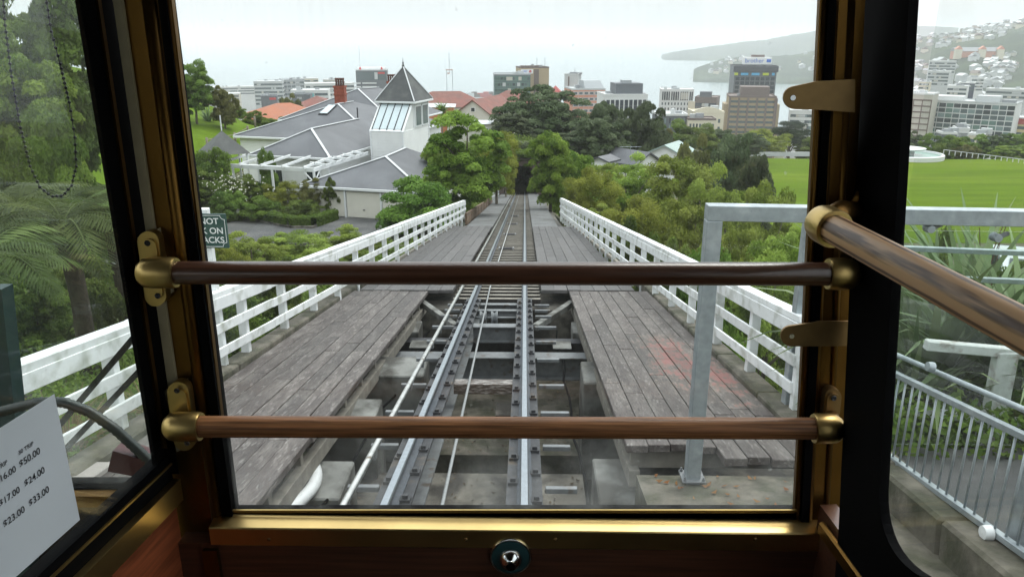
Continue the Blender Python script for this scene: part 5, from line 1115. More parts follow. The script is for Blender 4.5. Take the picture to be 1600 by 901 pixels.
gable_house('orange_house', 'small house with an orange wall behind the cabbage tree', 682, 128, 3, zA(682, 160, 128), zA(682, 164, 128), zA(682, 205, 128), 6.2, 6, orange_w, flash_m, hipped=True, wins=())
gable_house('verandah_house', 'low cream house with a flat grey verandah roof below the cream gable', 745, 122, 8, zA(745, 186, 122), zA(745, 190, 122), zA(745, 215, 122), 9, 4, cream_w, flash_m, hipped=True, wins=((-2.2, 1.4, 1., .7), (1.6, 1.4, .8, .8)))
gable_house('orange_roof_house', 'house with a bright orange hip roof beyond the villa', 462, 112, -8, zA(462, 161, 112), zA(462, 182, 112), zA(462, 230, 112), 11, 9, cream_w, red_iron, hipped=True, wins=())
gable_house('pink_roof_house', 'house with a dull red roof above the skylight of the villa', 500, 150, 10, zA(500, 149, 150), zA(500, 165, 150), zA(500, 200, 150), 9, 9, cream_w, red_tile, hipped=True, wins=())
gr_ = gable_house('gully_house', 'grey gabled roof with white bargeboards among the gully trees', 1010, 92, -48, zA(1010, 236, 92), zA(1010, 252, 92), zA(1010, 290, 92), 4.2, 5, wb_m, roof_g, wins=())
gable_house('gully_house', 'small pale green roof behind the grey gabled roof in the gully', 1035, 104, 20, zA(1035, 224, 104), zA(1035, 238, 104), zA(1035, 260, 104), 5, 5, wb_m, mat('green_roof', (.3, .38, .35), .6), wins=())
gable_house('gully_house', 'white roofed shed half hidden below the dark trees', 935, 84, 30, zA(935, 243, 84), zA(935, 248, 84), zA(935, 270, 84), 2.0, 2.0, wb_m, roof_g, wins=())
p = atD(985, 236, 84); ae = thing('tv_aerial', 'thin television aerial on a mast above the gully house', 'aerial', p); MB().tube([p - Vector((0, 0, 1.5)), p + Vector((0, 0, .5))], .03, 6).build('mast', galv, ae)
for i in range(4): MB().tube([p + Vector((-.9 + .5 * i, -.3, .45)), p + Vector((-.9 + .5 * i, .3, .45))], .025, 5).build('element', galv, ae)
MB().tube([p + Vector((-1.2, 0, .45)), p + Vector((1.2, 0, .45))], .025, 6).build('boom', galv, ae)
# ---- tunnel mouth
tn = thing('tunnel_portal', 'dark tunnel mouth at the foot of the straight track', 'tunnel', T(-.5, 90)); Yt = 90.; zt0 = tz(Yt); tunnel_shade = mat('shade_dark_concrete', (.02, .02, .02), .95); prt = mat('portal_concrete', (.14, .105, .09), .9, n1=(1.5, .3))  # lining concrete is near black to put the tunnel's darkness into its colour
m_ = MB(); W = 1.95; xc = -.5; n = 12; arch = [(xc + W * math.cos(math.pi * i / n), zt0 + 1.9 + 1.35 * math.sin(math.pi * i / n)) for i in range(n + 1)]
for i in range(n):   # face above the arch, in pieces
    a, b = arch[i], arch[i + 1]; m_.prism([(a[0], Yt, a[1]), (b[0], Yt, b[1]), (b[0], Yt, zt0 + 3.8), (a[0], Yt, zt0 + 3.8)], (0, .5, 0))
for s in (-1, 1): m_.bb((xc + s * W, Yt, zt0 - 1), (xc + s * (W + 2.2), Yt + .5, zt0 + 3.8))
m_.build('portal_wall', prt, tn); MB().bb((xc - W - 2.4, Yt - .12, zt0 + 3.8), (xc + W + 2.4, Yt + .6, zt0 + 4.1)).build('coping', mat('mossy_coping', (.06, .05, .035), .85, n1=(2, .2)), tn)
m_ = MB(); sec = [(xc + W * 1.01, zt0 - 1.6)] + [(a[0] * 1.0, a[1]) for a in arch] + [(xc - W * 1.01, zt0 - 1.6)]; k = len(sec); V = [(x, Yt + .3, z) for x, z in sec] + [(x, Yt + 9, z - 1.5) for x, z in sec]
m_.add(V, [(i, i + 1, i + 1 + k, i + k) for i in range(k - 1)] + [tuple(range(k, 2 * k))]); m_.build('lining', tunnel_shade, tn)
for i, (x_, y_, w_, h_) in enumerate(((-2.2, 91.2, 4.2, 1.9), (.6, 91.0, 4.6, 2.3), (2.9, 90.6, 3.6, 2.0), (-4.2, 90.4, 3.4, 2.6))):
    put_tree('portal_bush', 800 + i, 250, 0, 90 + i, 'bush1', ('dark bush on the left of the tunnel coping', 'dark bush over the middle of the tunnel coping', 'dark bush on the right of the tunnel coping', 'dark bush beside the left end of the tunnel coping')[i], cat='shrub', xyz=(x_, y_, zt0 + 3.0, w_, h_))
hut = thing('line_hut', 'small white hut beside the right side of the tunnel mouth', 'hut', T(2.7, 84)); MB().bb((1.95, 83, tz(83)), (3.5, 85, tz(83) + 2.7)).build('wall', wb_m, hut); MB().bb((1.85, 82.9, tz(83) + 2.7), (3.6, 85.1, tz(83) + 2.8)).build('roof', flash_m, hut); MB().bb((1.9, 81.9, tz(82) - .2), (3.2, 82.6, tz(82) + 1.1)).build('cabinet', mat('blue_cabinet', (.03, .05, .10), .5), hut)
fence('short white fence on the left near the tunnel mouth', (-3.1, 70), (-2.7, 78), 1.0, 1.3)
rw = thing('retaining_wall', 'low brown timber retaining wall left of the trackbed', 'retaining wall', T(-3.2, 50)); y = 38.5
for k in range(9):
    for j in range(3): piece('sleeper_plank', T(-3.0 + .02 * k, y + .02, -.1 + j * .2), T(-3.0 + .02 * k, y + 2.9, -.1 + j * .2), .12, .19, mat('brown_timber', (.15, .1, .065), .85, n1=(5, .3), rnd=.2, coords='obj'), rw)
    y += 2.95
# ================================================================ city, bay and hills
def flatmat(n, c, r=.7, m=0): return mat('city_' + n, c, r, m, n1=(.08, .07))
CW = dict(white=flatmat('white', (.62, .63, .62)), cream=flatmat('cream', (.6, .55, .43)), grey=flatmat('grey', (.34, .36, .37)), pale=flatmat('pale', (.48, .5, .5)), dark=flatmat('dark', (.055, .06, .07), .5), slate=flatmat('slate', (.1, .112, .125), .5), tan=flatmat('tan', (.38, .30, .19)), ochre=flatmat('ochre', (.32, .245, .145)), brown=flatmat('brown', (.15, .115, .1)), salmon=flatmat('salmon', (.55, .25, .17)), teal=flatmat('teal', (.1, .15, .15), .25), beige=flatmat('beige', (.47, .45, .39)), yellow=flatmat('yellow', (.6, .5, .28)), pink=flatmat('pink', (.5, .33, .28)), red=flatmat('red', (.42, .1, .09)), navy=flatmat('navy', (.05, .06, .09), .4), roofg=flatmat('roofgrey', (.25, .26, .27)))
GL = dict(dark=mat('city_glass_dark', (.035, .045, .055), .12, spec=.8), mid=mat('city_glass_mid', (.09, .12, .13), .12, spec=.8), pale=mat('city_glass_pale', (.2, .27, .27), .15, spec=.8), green=mat('city_glass_green', (.12, .2, .18), .12, spec=.8), blk=mat('city_glass_black', (.012, .014, .018), .25))
def block(name, label, px0, px1, py, D, wall, rot=0., dep=18., zb=None, roofm=None, para=.6, ypy=None):
    """box building whose front roof edge runs from px0 to px1 at py; local x along the front, y back, z up from the ground"""
    pm = (px0 + px1) / 2; top = atD(pm, py, D); zb = -118. if zb is None else zb; w = (px1 - px0) / F_ * D / math.cos(R_(rot)); h = top.z - zb
    M4 = local_frame(pm, D, rot, zb); o = atD(pm, py, D); M4.translation = (o.x, o.y, zb); root = obj(name, None, M=M4, label=label, cat='building')
    lpart('wall', MB().bb((-w / 2, 0, 0), (w / 2, dep, h)).mesh('wall', CW[wall]), root)
    r = MB(); r.bb((-w / 2 + .3, .3, h), (w / 2 - .3, dep - .3, h + .12))
    for a, b in (((-w / 2 - .1, -.12), (w / 2 + .1, .3)), ((-w / 2 - .1, dep - .3), (w / 2 + .1, dep + .1)), ((-w / 2 - .1, .3), (-w / 2 + .3, dep - .3)), ((w / 2 - .3, .3), (w / 2 + .1, dep - .3))): r.bb((*a, h - .3), (*b, h + para))
    lpart('roof', r.mesh('roof', CW[roofm or wall]), root); root['w_'] = w; root['h_'] = h; root['d_'] = dep; rp = random.Random(int(px0 * 3 + py))
    for _ in range(3): a, b = rp.uniform(-.4, .25) * w, rp.uniform(.2, .7) * dep; lpart('roof_plant', MB().bb((a, b, h + .1), (a + rp.uniform(1.5, 4), b + rp.uniform(1.5, 3), h + rp.uniform(1.0, 2.4))).mesh('roof_plant', CW[rp.choice(('grey', 'pale', 'roofg'))]), root)
    return root
def face_M(root, side):
    w, d = root['w_'], root['d_']
    if side == 'f': return Matrix(), w
    if side == 'r': return Matrix.Translation((w / 2, d / 2, 0)) @ Matrix.Rotation(math.pi / 2, 4, 'Z') @ Matrix.Translation((0, 0, 0)), d
    return Matrix.Translation((-w / 2, d / 2, 0)) @ Matrix.Rotation(-math.pi / 2, 4, 'Z'), d
def grid(root, side, cols, rows, fh, glass=('dark',), top=1.0, fx=.7, fz=.6, sill=None, name='window', marg=.4, seed=0):
    FM, w = face_M(root, side); h = root['h_']; cw = (w - 2 * marg) / cols; rnd = random.Random(seed)
    for j in range(rows):
        z = h - top - (j + .5) * fh
        if sill: lpart('floor_band', chbox(w + .1, .3, fh * (1 - fz) * .6, 0, CW[sill]), root, FM @ Matrix.Translation((0, -.1, z - fh * .5)))
        for i in range(cols): lpart(name, chbox(cw * fx, .14, fh * fz, 0, GL[rnd.choice(glass)]), root, FM @ Matrix.Translation((-w / 2 + marg + (i + .5) * cw, -.0, z)))
def ribbons(root, side, rows, fh, glass='dark', top=.8, fz=.5, marg=.5, cols=0, mull=None):
    FM, w = face_M(root, side); h = root['h_']
    for j in range(rows):
        z = h - top - (j + .5) * fh; lpart('window_band', chbox(w - 2 * marg, .14, fh * fz, 0, GL[glass]), root, FM @ Matrix.Translation((0, 0, z)))
    for j in range(rows):
        rb = random.Random(int(w * 100) + j)
        for _ in range(2): bw = round(rb.uniform(1.5, 4)); lpart('blind', chbox(bw, .16, fh * fz * .8, 0, CW['pale' if rb.random() < .5 else 'beige']), root, FM @ Matrix.Translation((rb.uniform(-.42, .42) * (w - 2 * marg - bw), .003, h - top - (j + .5) * fh)))
    for i in range(cols + 1 if cols else 0): lpart('pier', chbox(.45, .34, rows * fh, 0, CW[mull]), root, FM @ Matrix.Translation((-w / 2 + marg + (w - 2 * marg) * i / cols, -.05, h - top - rows * fh / 2)))
def fins(root, side, n, hgt, glass='dark', top=2.2, m='white', wd=.5):
    FM, w = face_M(root, side); h = root['h_']; lpart('window_wall', chbox(w - .6, .1, hgt, 0, GL[glass]), root, FM @ Matrix.Translation((0, 0, h - top - hgt / 2)))
    for j in range(5): lpart('floor_band', chbox(w - .7, .16, .5, 0, CW['dark']), root, FM @ Matrix.Translation((0, -.02, h - top - hgt * (j + .5) / 5)))
    for i in range(n + 1): lpart('fin', chbox(wd, .5, hgt, .03, CW[m]), root, FM @ Matrix.Translation((-w / 2 + .4 + (w - .8) * i / n, -.2, h - top - hgt / 2)))
def rooftop(root, x0, x1, y0, y1, hh, m, nm='penthouse'):
    h = root['h_']; return lpart(nm, MB().bb((x0, y0, h + .12), (x1, y1, h + hh)).mesh(nm, CW[m]), root)
def mast(root, x, y, hh, r=.18): lpart('antenna', MB().tube([(x, y, root['h_']), (x, y, root['h_'] + hh)], r, 5).mesh('antenna', CW['grey']), root)
def sign_text(root, body, size, x, z, m, y=-.2, nm='lettering', side='f'):
    c = bpy.data.curves.new(nm, 'FONT'); c.body = body; c.size = size; c.align_x = 'CENTER'; c.align_y = 'CENTER'; c.extrude = .02; tmp = bpy.data.objects.new(nm, c); COL.objects.link(tmp)
    me = bpy.data.meshes.new_from_object(tmp); bpy.data.objects.remove(tmp); me.materials.append(m); FM, w = face_M(root, side); lpart(nm, me, root, FM @ Matrix.Translation((x, y, z)) @ Matrix.Rotation(math.pi / 2, 4, 'X'))
blue_s = mat('sign_blue', (.03, .13, .5), .5); red_s = mat('sign_red', (.5, .03, .03), .5); white_s = mat('sign_white', (.7, .71, .71), .5)
lime_s = mat('panel_lime', (.42, .5, .03), .5); cyan_s = mat('panel_cyan', (.07, .33, .55), .5)
# -- middle distance, left to right
b = block('office_block', 'grey ribbon-windowed office left of the villa roof', 397, 440, 128, 780, 'pale', rot=8, dep=30); ribbons(b, 'f', 6, 3.8, 'mid'); ribbons(b, 'r', 6, 3.8, 'mid')
b = block('office_block', 'glassy grey office with a sloping white mast right of the ribbon office', 441, 475, 125, 800, 'grey', rot=-6, dep=24); ribbons(b, 'f', 6, 3.9, 'mid', cols=5, mull='pale')
b = block('office_block', 'low white office with dark blue front and turquoise roundel', 455, 512, 142, 560, 'white', rot=6, dep=20); ribbons(b, 'f', 2, 3.6, 'mid'); lpart('emblem', MB().lathe([(.001, .1), (1.6, .1), (1.6, 0)], (1.5, -.1, b['h_'] - 3), (0, -1, 0), 20).mesh('emblem', mat('turquoise', (.1, .4, .42), .5)), b)
b = block('office_block', 'dark slate box with pale lettering below the low white office', 456, 484, 149, 520, 'slate', rot=8, dep=14); sign_text(b, 'TSB', 2.0, -1, b['h_'] - 2, white_s)
b = block('office_block', 'dark grey box with a red sign left of the brown tree', 408, 432, 151, 560, 'slate', rot=4, dep=12); lpart('sign_panel', chbox(4.6, .2, 1.6, 0, red_s), b, Matrix.Translation((2.6, -.12, b['h_'] - 1.6)))
for i, (a, c, y, D, m, lb) in enumerate(((472, 497, 123, 900, 'cream', 'round-topped cream rooftop building left of the brick chimney'), (505, 528, 125, 880, 'beige', 'second cream rooftop building beside the brick chimney'), (330, 396, 136, 1150, 'white', 'long pale terminal building behind the lawn tree'), (478, 553, 131, 700, 'white', 'wide white office behind the brick chimney'), (336, 372, 147, 900, 'beige', 'pale shed roofs just right of the lawn tree'))):
    b = block('city_building', lb, a, c, y, D, m, rot=(-5, 6, 3, -3, 8)[i], dep=20, roofm='white'); ribbons(b, 'f', 3, 3.6, 'mid')
b = block('glass_tower', 'dark blue-grey glass office with white floor bands and red sign', 556, 604, 110, 740, 'slate', rot=4, dep=26, roofm='pale'); b0 = b; ribbons(b, 'f', 1, 8.5, 'mid', top=1.0, fz=.95, marg=1); w = b['w_']
for j in range(5): lpart('floor_band', chbox(w * .46, .8, 1.2, 0, CW['white']), b, Matrix.Translation((-w * .08, -.3, b['h_'] - 12 - j * 3.4))); lpart('floor_band', chbox(w * .2, .8, 1.2, 0, CW['white']), b, Matrix.Translation((-w * .46, -.3, b['h_'] - 12 - j * 3.4)))
lpart('sign_panel', chbox(6.5, .2, 1.7, 0, red_s), b, Matrix.Translation((w * .32, -.2, b['h_'] - 2.6))); lpart('roof_vault', MB().tube([(-w * .45, 10, b['h_'] - 4), (w * .45, 10, b['h_'] - 4)], 7, 20).mesh('roof_vault', CW['pale']), b)
for x in (-w * .36, w * .33): lpart('red_vent', MB().lathe([(1.2, 0), (.8, 2.2), (.1, 3.2)], (x, 4, b['h_']), (0, 0, 1), 8).mesh('red_vent', red_s), b)
mast(b, -w * .36, 4, 22)
b = block('glass_office', 'low teal glass office beside the tan tower', 772, 829, 117, 500, 'teal', rot=-3, dep=20, roofm='grey'); ribbons(b, 'f', 6, 3.7, 'green', top=.6, fz=.78, marg=.2); w = b['w_']
grid(b, 'f', 12, 6, 3.7, ('dark', 'green', 'mid', 'green'), top=.6, fx=.8, fz=.45, marg=.3)
for i in range(9): lpart('rail_post', chbox(.2, .2, 1.6, 0, CW['pale']), b, Matrix.Translation((-w / 2 + w * i / 8, .4, b['h_'] + 1.2)))
b = block('tan_tower', 'tan stone tower with a white rooftop sign and two thin masts', 813, 858, 106, 515, 'tan', rot=-12, dep=16, roofm='brown'); w = b['w_']; h = b['h_']
lpart('recess', chbox(3.4, .3, 60, 0, CW['brown']), b, Matrix.Translation((w * .06, -.06, h - 31))); lpart('sign_panel', chbox(8.2, .3, 2.8, 0, white_s), b, Matrix.Translation((-w * .27, -.35, h - 2.4))); lpart('emblem', MB().lathe([(.001, .1), (.95, .1), (.95, 0)], (-w * .27 + 2.2, -.5, h - 2.4), (0, -1, 0), 6).mesh('emblem', red_s), b); sign_text(b, 'HSBC', 1.7, -w * .27 - 1.6, h - 2.4, blue_s, y=-.55)
for i in range(4): lpart('roof_fin', chbox(2.4, 4, 1.0, .1, CW['brown']), b, Matrix.Translation((-w * .4 + i * 3.2, 2.5, h + .9)))
mast(b, w * .12, 4, 6.5); mast(b, w * .4, 4, 6.5); grid(b, 'r', 3, 6, 3.6, ('mid',), top=3, fx=.3)
gable_house('red_turret', 'small dark red pyramid roof right of the tan tower', 864, 480, 10, zA(864, 131, 480), zA(864, 141, 480), zA(864, 160, 480), 6, 6, CW['beige'], CW['red'], hipped=True, wins=(), cat='building')
b = block('salmon_block', 'salmon and white banded block with a grey mansard roof', 895, 946, 140, 420, 'salmon', rot=-14, dep=22, roofm='pale'); h = b['h_']; w = b['w_']
for j in range(4): lpart('window_band', chbox(w - 1, .16, 1.7, 0, CW['pale']), b, Matrix.Translation((0, -.02, h - 2.0 - j * 3.1)))
for j in range(4):
    for i in range(6): lpart('window', chbox(1.9, .16, 1.2, 0, GL['mid']), b, Matrix.Translation((-w / 2 + 1.6 + i * (w - 3.2) / 5, -.06, h - 2.0 - j * 3.1)))
for i in range(7): lpart('pier', chbox(.3, .3, 13, 0, CW['pink']), b, Matrix.Translation((-w / 2 + .3 + i * (w - .6) / 6, -.05, h - 6.8)))
m_ = MB(); m_.add([(-w * .1, 2, h), (w * .5, 2, h), (w * .5, 20, h), (-w * .1, 20, h), (-w * .1, 6, h + 4.4), (w * .42, 6, h + 4.4), (w * .42, 16, h + 4.4), (-w * .1, 16, h + 4.4)], [(0, 1, 5, 4), (1, 2, 6, 5), (2, 3, 7, 6), (3, 0, 4, 7), (4, 5, 6, 7)]); lpart('mansard', m_.mesh('mansard', CW['grey']), b)
b = block('lift_block', 'pale windowless lift tower behind the salmon block', 882, 903, 117, 450, 'pale', rot=12, dep=10); lpart('recess', chbox(.8, .2, 30, 0, CW['brown']), b, Matrix.Translation((-1.4, -.02, b['h_'] - 16))); mast(b, 1.5, 3, 4)
b = block('fin_office', 'white office with tall vertical fins and a dark rooftop box', 946, 1012, 149, 380, 'white', rot=-13, dep=22); fins(b, 'f', 9, 30); fins(b, 'r', 9, 30); w = b['w_']; rooftop(b, -w * .22, w * .42, 4, 18, 5.4, 'slate'); rooftop(b, -w * .02, w * .18, 7, 14, 6.8, 'grey', 'plant_room')
b = block('grid_office', 'white gridded office with cream end wall beside the fin office', 1033, 1084, 141, 470, 'white', rot=-4, dep=18); w = b['w_']; ribbons(b, 'f', 1, 5.2, 'dark', top=.9, fz=.98, marg=.6); FM, _ = face_M(b, 'f')
for i in range(14): lpart('mullion', chbox(.3 if i % 4 else .8, .4, 5.2, 0, CW['white']), b, Matrix.Translation((-w / 2 + .6 + (w * .95 - 1.2) * i / 13, -.1, b['h_'] - 3.5)))
grid(b, 'f', 10, 5, 3.1, ('dark', 'mid', 'dark'), top=6.6, fx=.42, fz=.5, marg=.4); lpart('end_wall', chbox(4.2, .5, 40, 0, CW['cream']), b, Matrix.Translation((w * .45, -.2, b['h_'] - 26.6)))
b = block('brown_block', 'brown and dark glass block between the gridded office and the ochre tower', 1086, 1120, 153, 560, 'brown', rot=6, dep=20); ribbons(b, 'f', 5, 3.4, 'dark', top=3.4, fz=.8); rooftop(b, -5, 3, 4, 12, 4, 'slate')
b = block('low_roofs', 'low white roofed building with dark windows in front of the gridded office', 1028, 1074, 180, 330, 'slate', rot=-10, dep=16, roofm='white'); grid(b, 'f', 6, 2, 3., ('dark', 'pale'), top=.8, fx=.3, fz=.7)
b = block('cream_house', 'cream building with an arched parapet below the gridded office', 1084, 1131, 176, 345, 'cream', rot=-12, dep=14); w = b['w_']; lpart('arched_parapet', MB().prism([(-w * .45 + w * .85 * i / 10, 0.02, b['h_'] + 2.4 * math.sin(math.pi * (.12 + .76 * i / 10))) for i in range(11)] + [(w * .4, .02, b['h_']), (-w * .45, .02, b['h_'])], (0, 1.2, 0)).mesh('arched_parapet', CW['cream']), b); grid(b, 'f', 4, 2, 3.4, ('mid',), top=2, fx=.3, fz=.5)
b = block('brown_roof_house', 'brown roofed cream house in front of the arched cream building', 1076, 1118, 187, 325, 'cream', rot=-8, dep=10, roofm='brown'); grid(b, 'f', 8, 2, 3., ('dark', 'mid'), top=1, fx=.6, fz=.5)
# -- ochre tower and the dark one rising behind it
b = block('ochre_tower', 'broad ochre and brown banded tower block with stepped corners', 1141, 1212, 152, 420, 'ochre', rot=-6, dep=24, roofm='brown'); w = b['w_']; h = b['h_']
for j in range(9): lpart('window_band', chbox(w - .3, .2, 1.25, 0, GL['mid']), b, Matrix.Translation((0, -.03, h - 2.4 - j * 2.75)))
for i in range(6): lpart('pier', chbox(1.0, .9, 46, .05, CW['brown']), b, Matrix.Translation((-w / 2 + .5 + i * (w - 1.) / 5, -.25, h - 23.5)))
FM, d_ = face_M(b, 'r')
for j in range(9): lpart('window_band', chbox(d_ - 1, .2, 1.25, 0, GL['mid']), b, FM @ Matrix.Translation((0, -.03, h - 2.4 - j * 2.75)))
for i in range(4): lpart('pier', chbox(1.0, .9, 46, .05, CW['brown']), b, FM @ Matrix.Translation((-d_ / 2 + 1 + i * (d_ - 2) / 3, -.25, h - 23.5)))
for s in (-1, 1): lpart('corner_step', MB().bb((s * (w / 2 + 1.2) - 1.2, 3, 0), (s * (w / 2 + 1.2) + 1.2, 18, h - 4)).mesh('corner_step', CW['tan']), b)
rooftop(b, -w * .25, w * .36, 5, 17, 5.2, 'brown')
b = block('dark_tower', 'dark tower with lime and blue panels and a blue lettered roof sign', 1150, 1213, 104, 478, 'slate', rot=-10, dep=22, roofm='dark'); w = b['w_']; h = b['h_']
for j in range(7): lpart('window_band', chbox(w - 1, .2, 1.9, 0, GL['dark']), b, Matrix.Translation((0, -.03, h - 7.5 - j * 2.6)))
for i in range(9): lpart('pier', chbox(.6, .5, 22, 0, CW['slate']), b, Matrix.Translation((-w / 2 + .6 + i * (w - 1.2) / 8, -.12, h - 15)))
lpart('crown_band', chbox(w + 1.6, 1.4, 3.6, .1, CW['dark']), b, Matrix.Translation((0, 0, h - 1.6)))
for i, (x, ww, m) in enumerate(((-.46, 2.2, lime_s), (-.26, 4.4, cyan_s), (0, 4.8, cyan_s), (.24, 3.6, lime_s), (.42, 1.6, cyan_s))): lpart('colour_panel', chbox(ww, .3, 1.5, 0, m), b, Matrix.Translation((w * x, -.45, h - 4.6)))
FM, d_ = face_M(b, 'r')
for i, m in enumerate((cyan_s, lime_s, cyan_s, lime_s)): lpart('colour_panel', chbox(2.6, .3, 1.5, 0, m), b, FM @ Matrix.Translation((-7 + i * 4.4, -.2, h - 4.6)))
lpart('sign_box', chbox(w * .66, 8, 4.4, .1, white_s), b, Matrix.Translation((w * .04, 6, h + 3.2))); lpart('plant_room', chbox(w * .3, 4, 1.4, 0, CW['brown']), b, Matrix.Translation((w * .06, 7, h + 6.1))); sign_text(b, 'brother', 3.6, -w * .04, h + 3.3, blue_s, y=1.9); lpart('sign_panel', chbox(2.6, .2, 1.8, 0, blue_s), b, Matrix.Translation((w * .3, 1.95, h + 3.3)))
b = block('white_flats', 'white balcony-banded building right of the ochre tower', 1236, 1292, 174, 440, 'white', rot=-4, dep=16); ribbons(b, 'f', 5, 3.3, 'mid', top=1, fz=.5); grid(b, 'f', 6, 5, 3.3, ('pale', 'dark'), top=1, fx=.6, fz=.42)
# -- through the right-hand window
b = block('slab_block', 'pale concrete slab with brown joints at the right window edge', 1404, 1455, 147, 420, 'beige', rot=10, dep=16, roofm='white'); w = b['w_']; h = b['h_']
for j in range(8): lpart('spandrel', chbox(w, .3, .6, 0, CW['brown']), b, Matrix.Translation((0, -.05, h - 3 - j * 3.2)))
for i in range(5): lpart('pier', chbox(.5, .25, 26, 0, CW['brown']), b, Matrix.Translation((-w / 2 + .3 + i * (w - .6) / 4, -.08, h - 16)))
b = block('glass_office', 'wide office with a white grid of green and grey glass panes', 1452, 1577, 160, 420, 'white', rot=9, dep=20, roofm='pale'); grid(b, 'f', 12, 8, 2.75, ('dark', 'mid', 'green', 'pale', 'mid', 'dark'), top=.7, fx=.9, fz=.8, marg=.2, seed=5, name='window_pane'); w = b['w_']; rooftop(b, -w * .44, -w * .1, 4, 14, 2.6, 'white'); rooftop(b, w * .05, w * .3, 5, 14, 3.4, 'pale'); rooftop(b, w * .32, w * .46, 8, 14, 1.6, 'roofg')
b = block('small_office', 'small dark fronted building with a white side below the wide glass office', 1474, 1494, 209, 300, 'slate', rot=-20, dep=7, roofm='white'); grid(b, 'f', 3, 1, 3, ('dark',), top=1)
b = block('small_office', 'pale flat-roofed annex right of the small dark fronted building', 1496, 1514, 202, 310, 'white', rot=-12, dep=8); ribbons(b, 'f', 2, 3, 'mid')
b = block('small_office', 'small cream cube below the middle of the wide glass office', 1515, 1537, 211, 295, 'cream', rot=8, dep=7, roofm='white'); grid(b, 'f', 2, 1, 3, ('mid',), top=1)
b = block('yellow_block', 'yellow banded block with a red top floor at the picture edge', 1578, 1640, 186, 420, 'yellow', rot=6, dep=18, roofm='pale'); ribbons(b, 'f', 4, 3.2, 'mid', top=3.4); lpart('top_floor', chbox(b['w_'] * .98, .4, 3, 0, CW['red']), b, Matrix.Translation((0, -.1, b['h_'] - 1.6)))
for i, (a, c, y, D, m, lb) in enumerate(((1455, 1492, 96, 950, 'pale', 'pale cluster tower on the city flat below the hill'), (1452, 1482, 112, 800, 'pale', 'grey striped apartment block behind the slab block'), (1520, 1537, 122, 850, 'white', 'slim white tower in front of the dark wooded slope'), (1482, 1510, 135, 640, 'white', 'low white hall behind the wide glass office'), (1500, 1522, 130, 700, 'navy', 'low blue-grey building beside the slim white tower'), (1437, 1452, 128, 760, 'cream', 'cream block at the right window edge behind the slab'), (1545, 1600, 140, 620, 'pale', 'long pale warehouse roofs right of the slim white tower'))):
    b = block('city_building', lb, a, c, y, D, m, rot=(-4, 6, -18, 4, 0, 5, 7)[i], dep=16, roofm='white'); ribbons(b, 'f', 4 if i in (0, 1, 2) else 2, 3.4, 'mid')
# ordinary rooftops that fill the flat
rnd = random.Random(77); k = 0
def fill(px0, px1, y0, y1, n, D0, D1, hmin, hmax, lb, grp):
    for _ in range(n):
        px = rnd.uniform(px0, px1); D = rnd.uniform(D0, D1); p = atD(px, 200, D); zb = -118.; h = rnd.uniform(hmin, hmax); w = rnd.uniform(10, 34); d = rnd.uniform(10, 24); m = rnd.choice(('white', 'pale', 'beige', 'grey', 'cream', 'white', 'pink', 'slate', 'roofg')); M4 = local_frame(px, D, rnd.uniform(-25, 25), zb); M4.translation = (p.x, p.y, zb)
        o = obj('city_building', None, M=M4, label=lb, cat='building', group=grp); lpart('wall', MB().bb((-w / 2, 0, 0), (w / 2, d, h)).mesh('wall', CW[m]), o); lpart('roof', MB().bb((-w / 2 - .2, -.2, h), (w / 2 + .2, d + .2, h + .5)).mesh('roof', CW[rnd.choice(('white', 'roofg', 'pale', 'red' if rnd.random() < .25 else 'white'))]), o); nb = max(1, int(h / 4))
        for j in range(min(nb, 5)): lpart('window_band', chbox(round(w - 1.5), .16, 1.5, 0, GL['mid']), o, Matrix.Translation((0, 0, h - 2 - j * 3.8)))
fill(325, 560, 0, 0, 26, 900, 1500, 6, 22, 'plain low building among the pale rooftops towards the port on the left', 'port side rooftops')
fill(620, 790, 0, 0, 14, 1100, 1700, 5, 12, 'plain low shed on the waterfront flat behind the red roofed houses', 'waterfront sheds')
fill(1405, 1640, 0, 0, 46, 620, 1450, 8, 26, 'plain building among the crowded rooftops below the hillside on the right', 'rooftops below the hillside')
# port lighting mast and containers
p = atD(703, 142, 1500); mt_ = thing('port_crane', 'faint red and white lattice port crane mast above the waterfront', 'crane', (p.x, p.y, -118)); zt2 = zA(703, 82, 1500); zm = zA(703, 108, 1500)
for s in (-6, 6): MB().tube([(p.x + s, p.y, -118), (p.x + s * .9, p.y, zm)], .7, 6).build('leg', CW['grey'], mt_)
MB().tube([(p.x, p.y, zm - 6), (p.x, p.y, zt2)], .6, 6).build('mast', CW['grey'], mt_); MB().bb((p.x - 7, p.y - 3, zm - 2), (p.x + 7, p.y + 3, zm)).build('platform', CW['pink'], mt_); MB().bb((p.x - 4, p.y - 3, zm - 9), (p.x + 1, p.y + 3, zm - 6)).build('cabin', CW['pink'], mt_)
for i in range(24):
    px = 672 + i * 4.6; q = atD(px, 136, 1650); n_ = rnd.randint(1, 3)
    o = MB(); o.bb((q.x - 6, q.y - 2, -121), (q.x + 6, q.y + 2, -117 + 2.6 * n_)); o.build('container_stack', CW[rnd.choice(('red', 'navy', 'pink', 'slate', 'white', 'brown'))], label='stack of shipping containers on the port flat behind the red roofs', cat='container', group='container stacks')
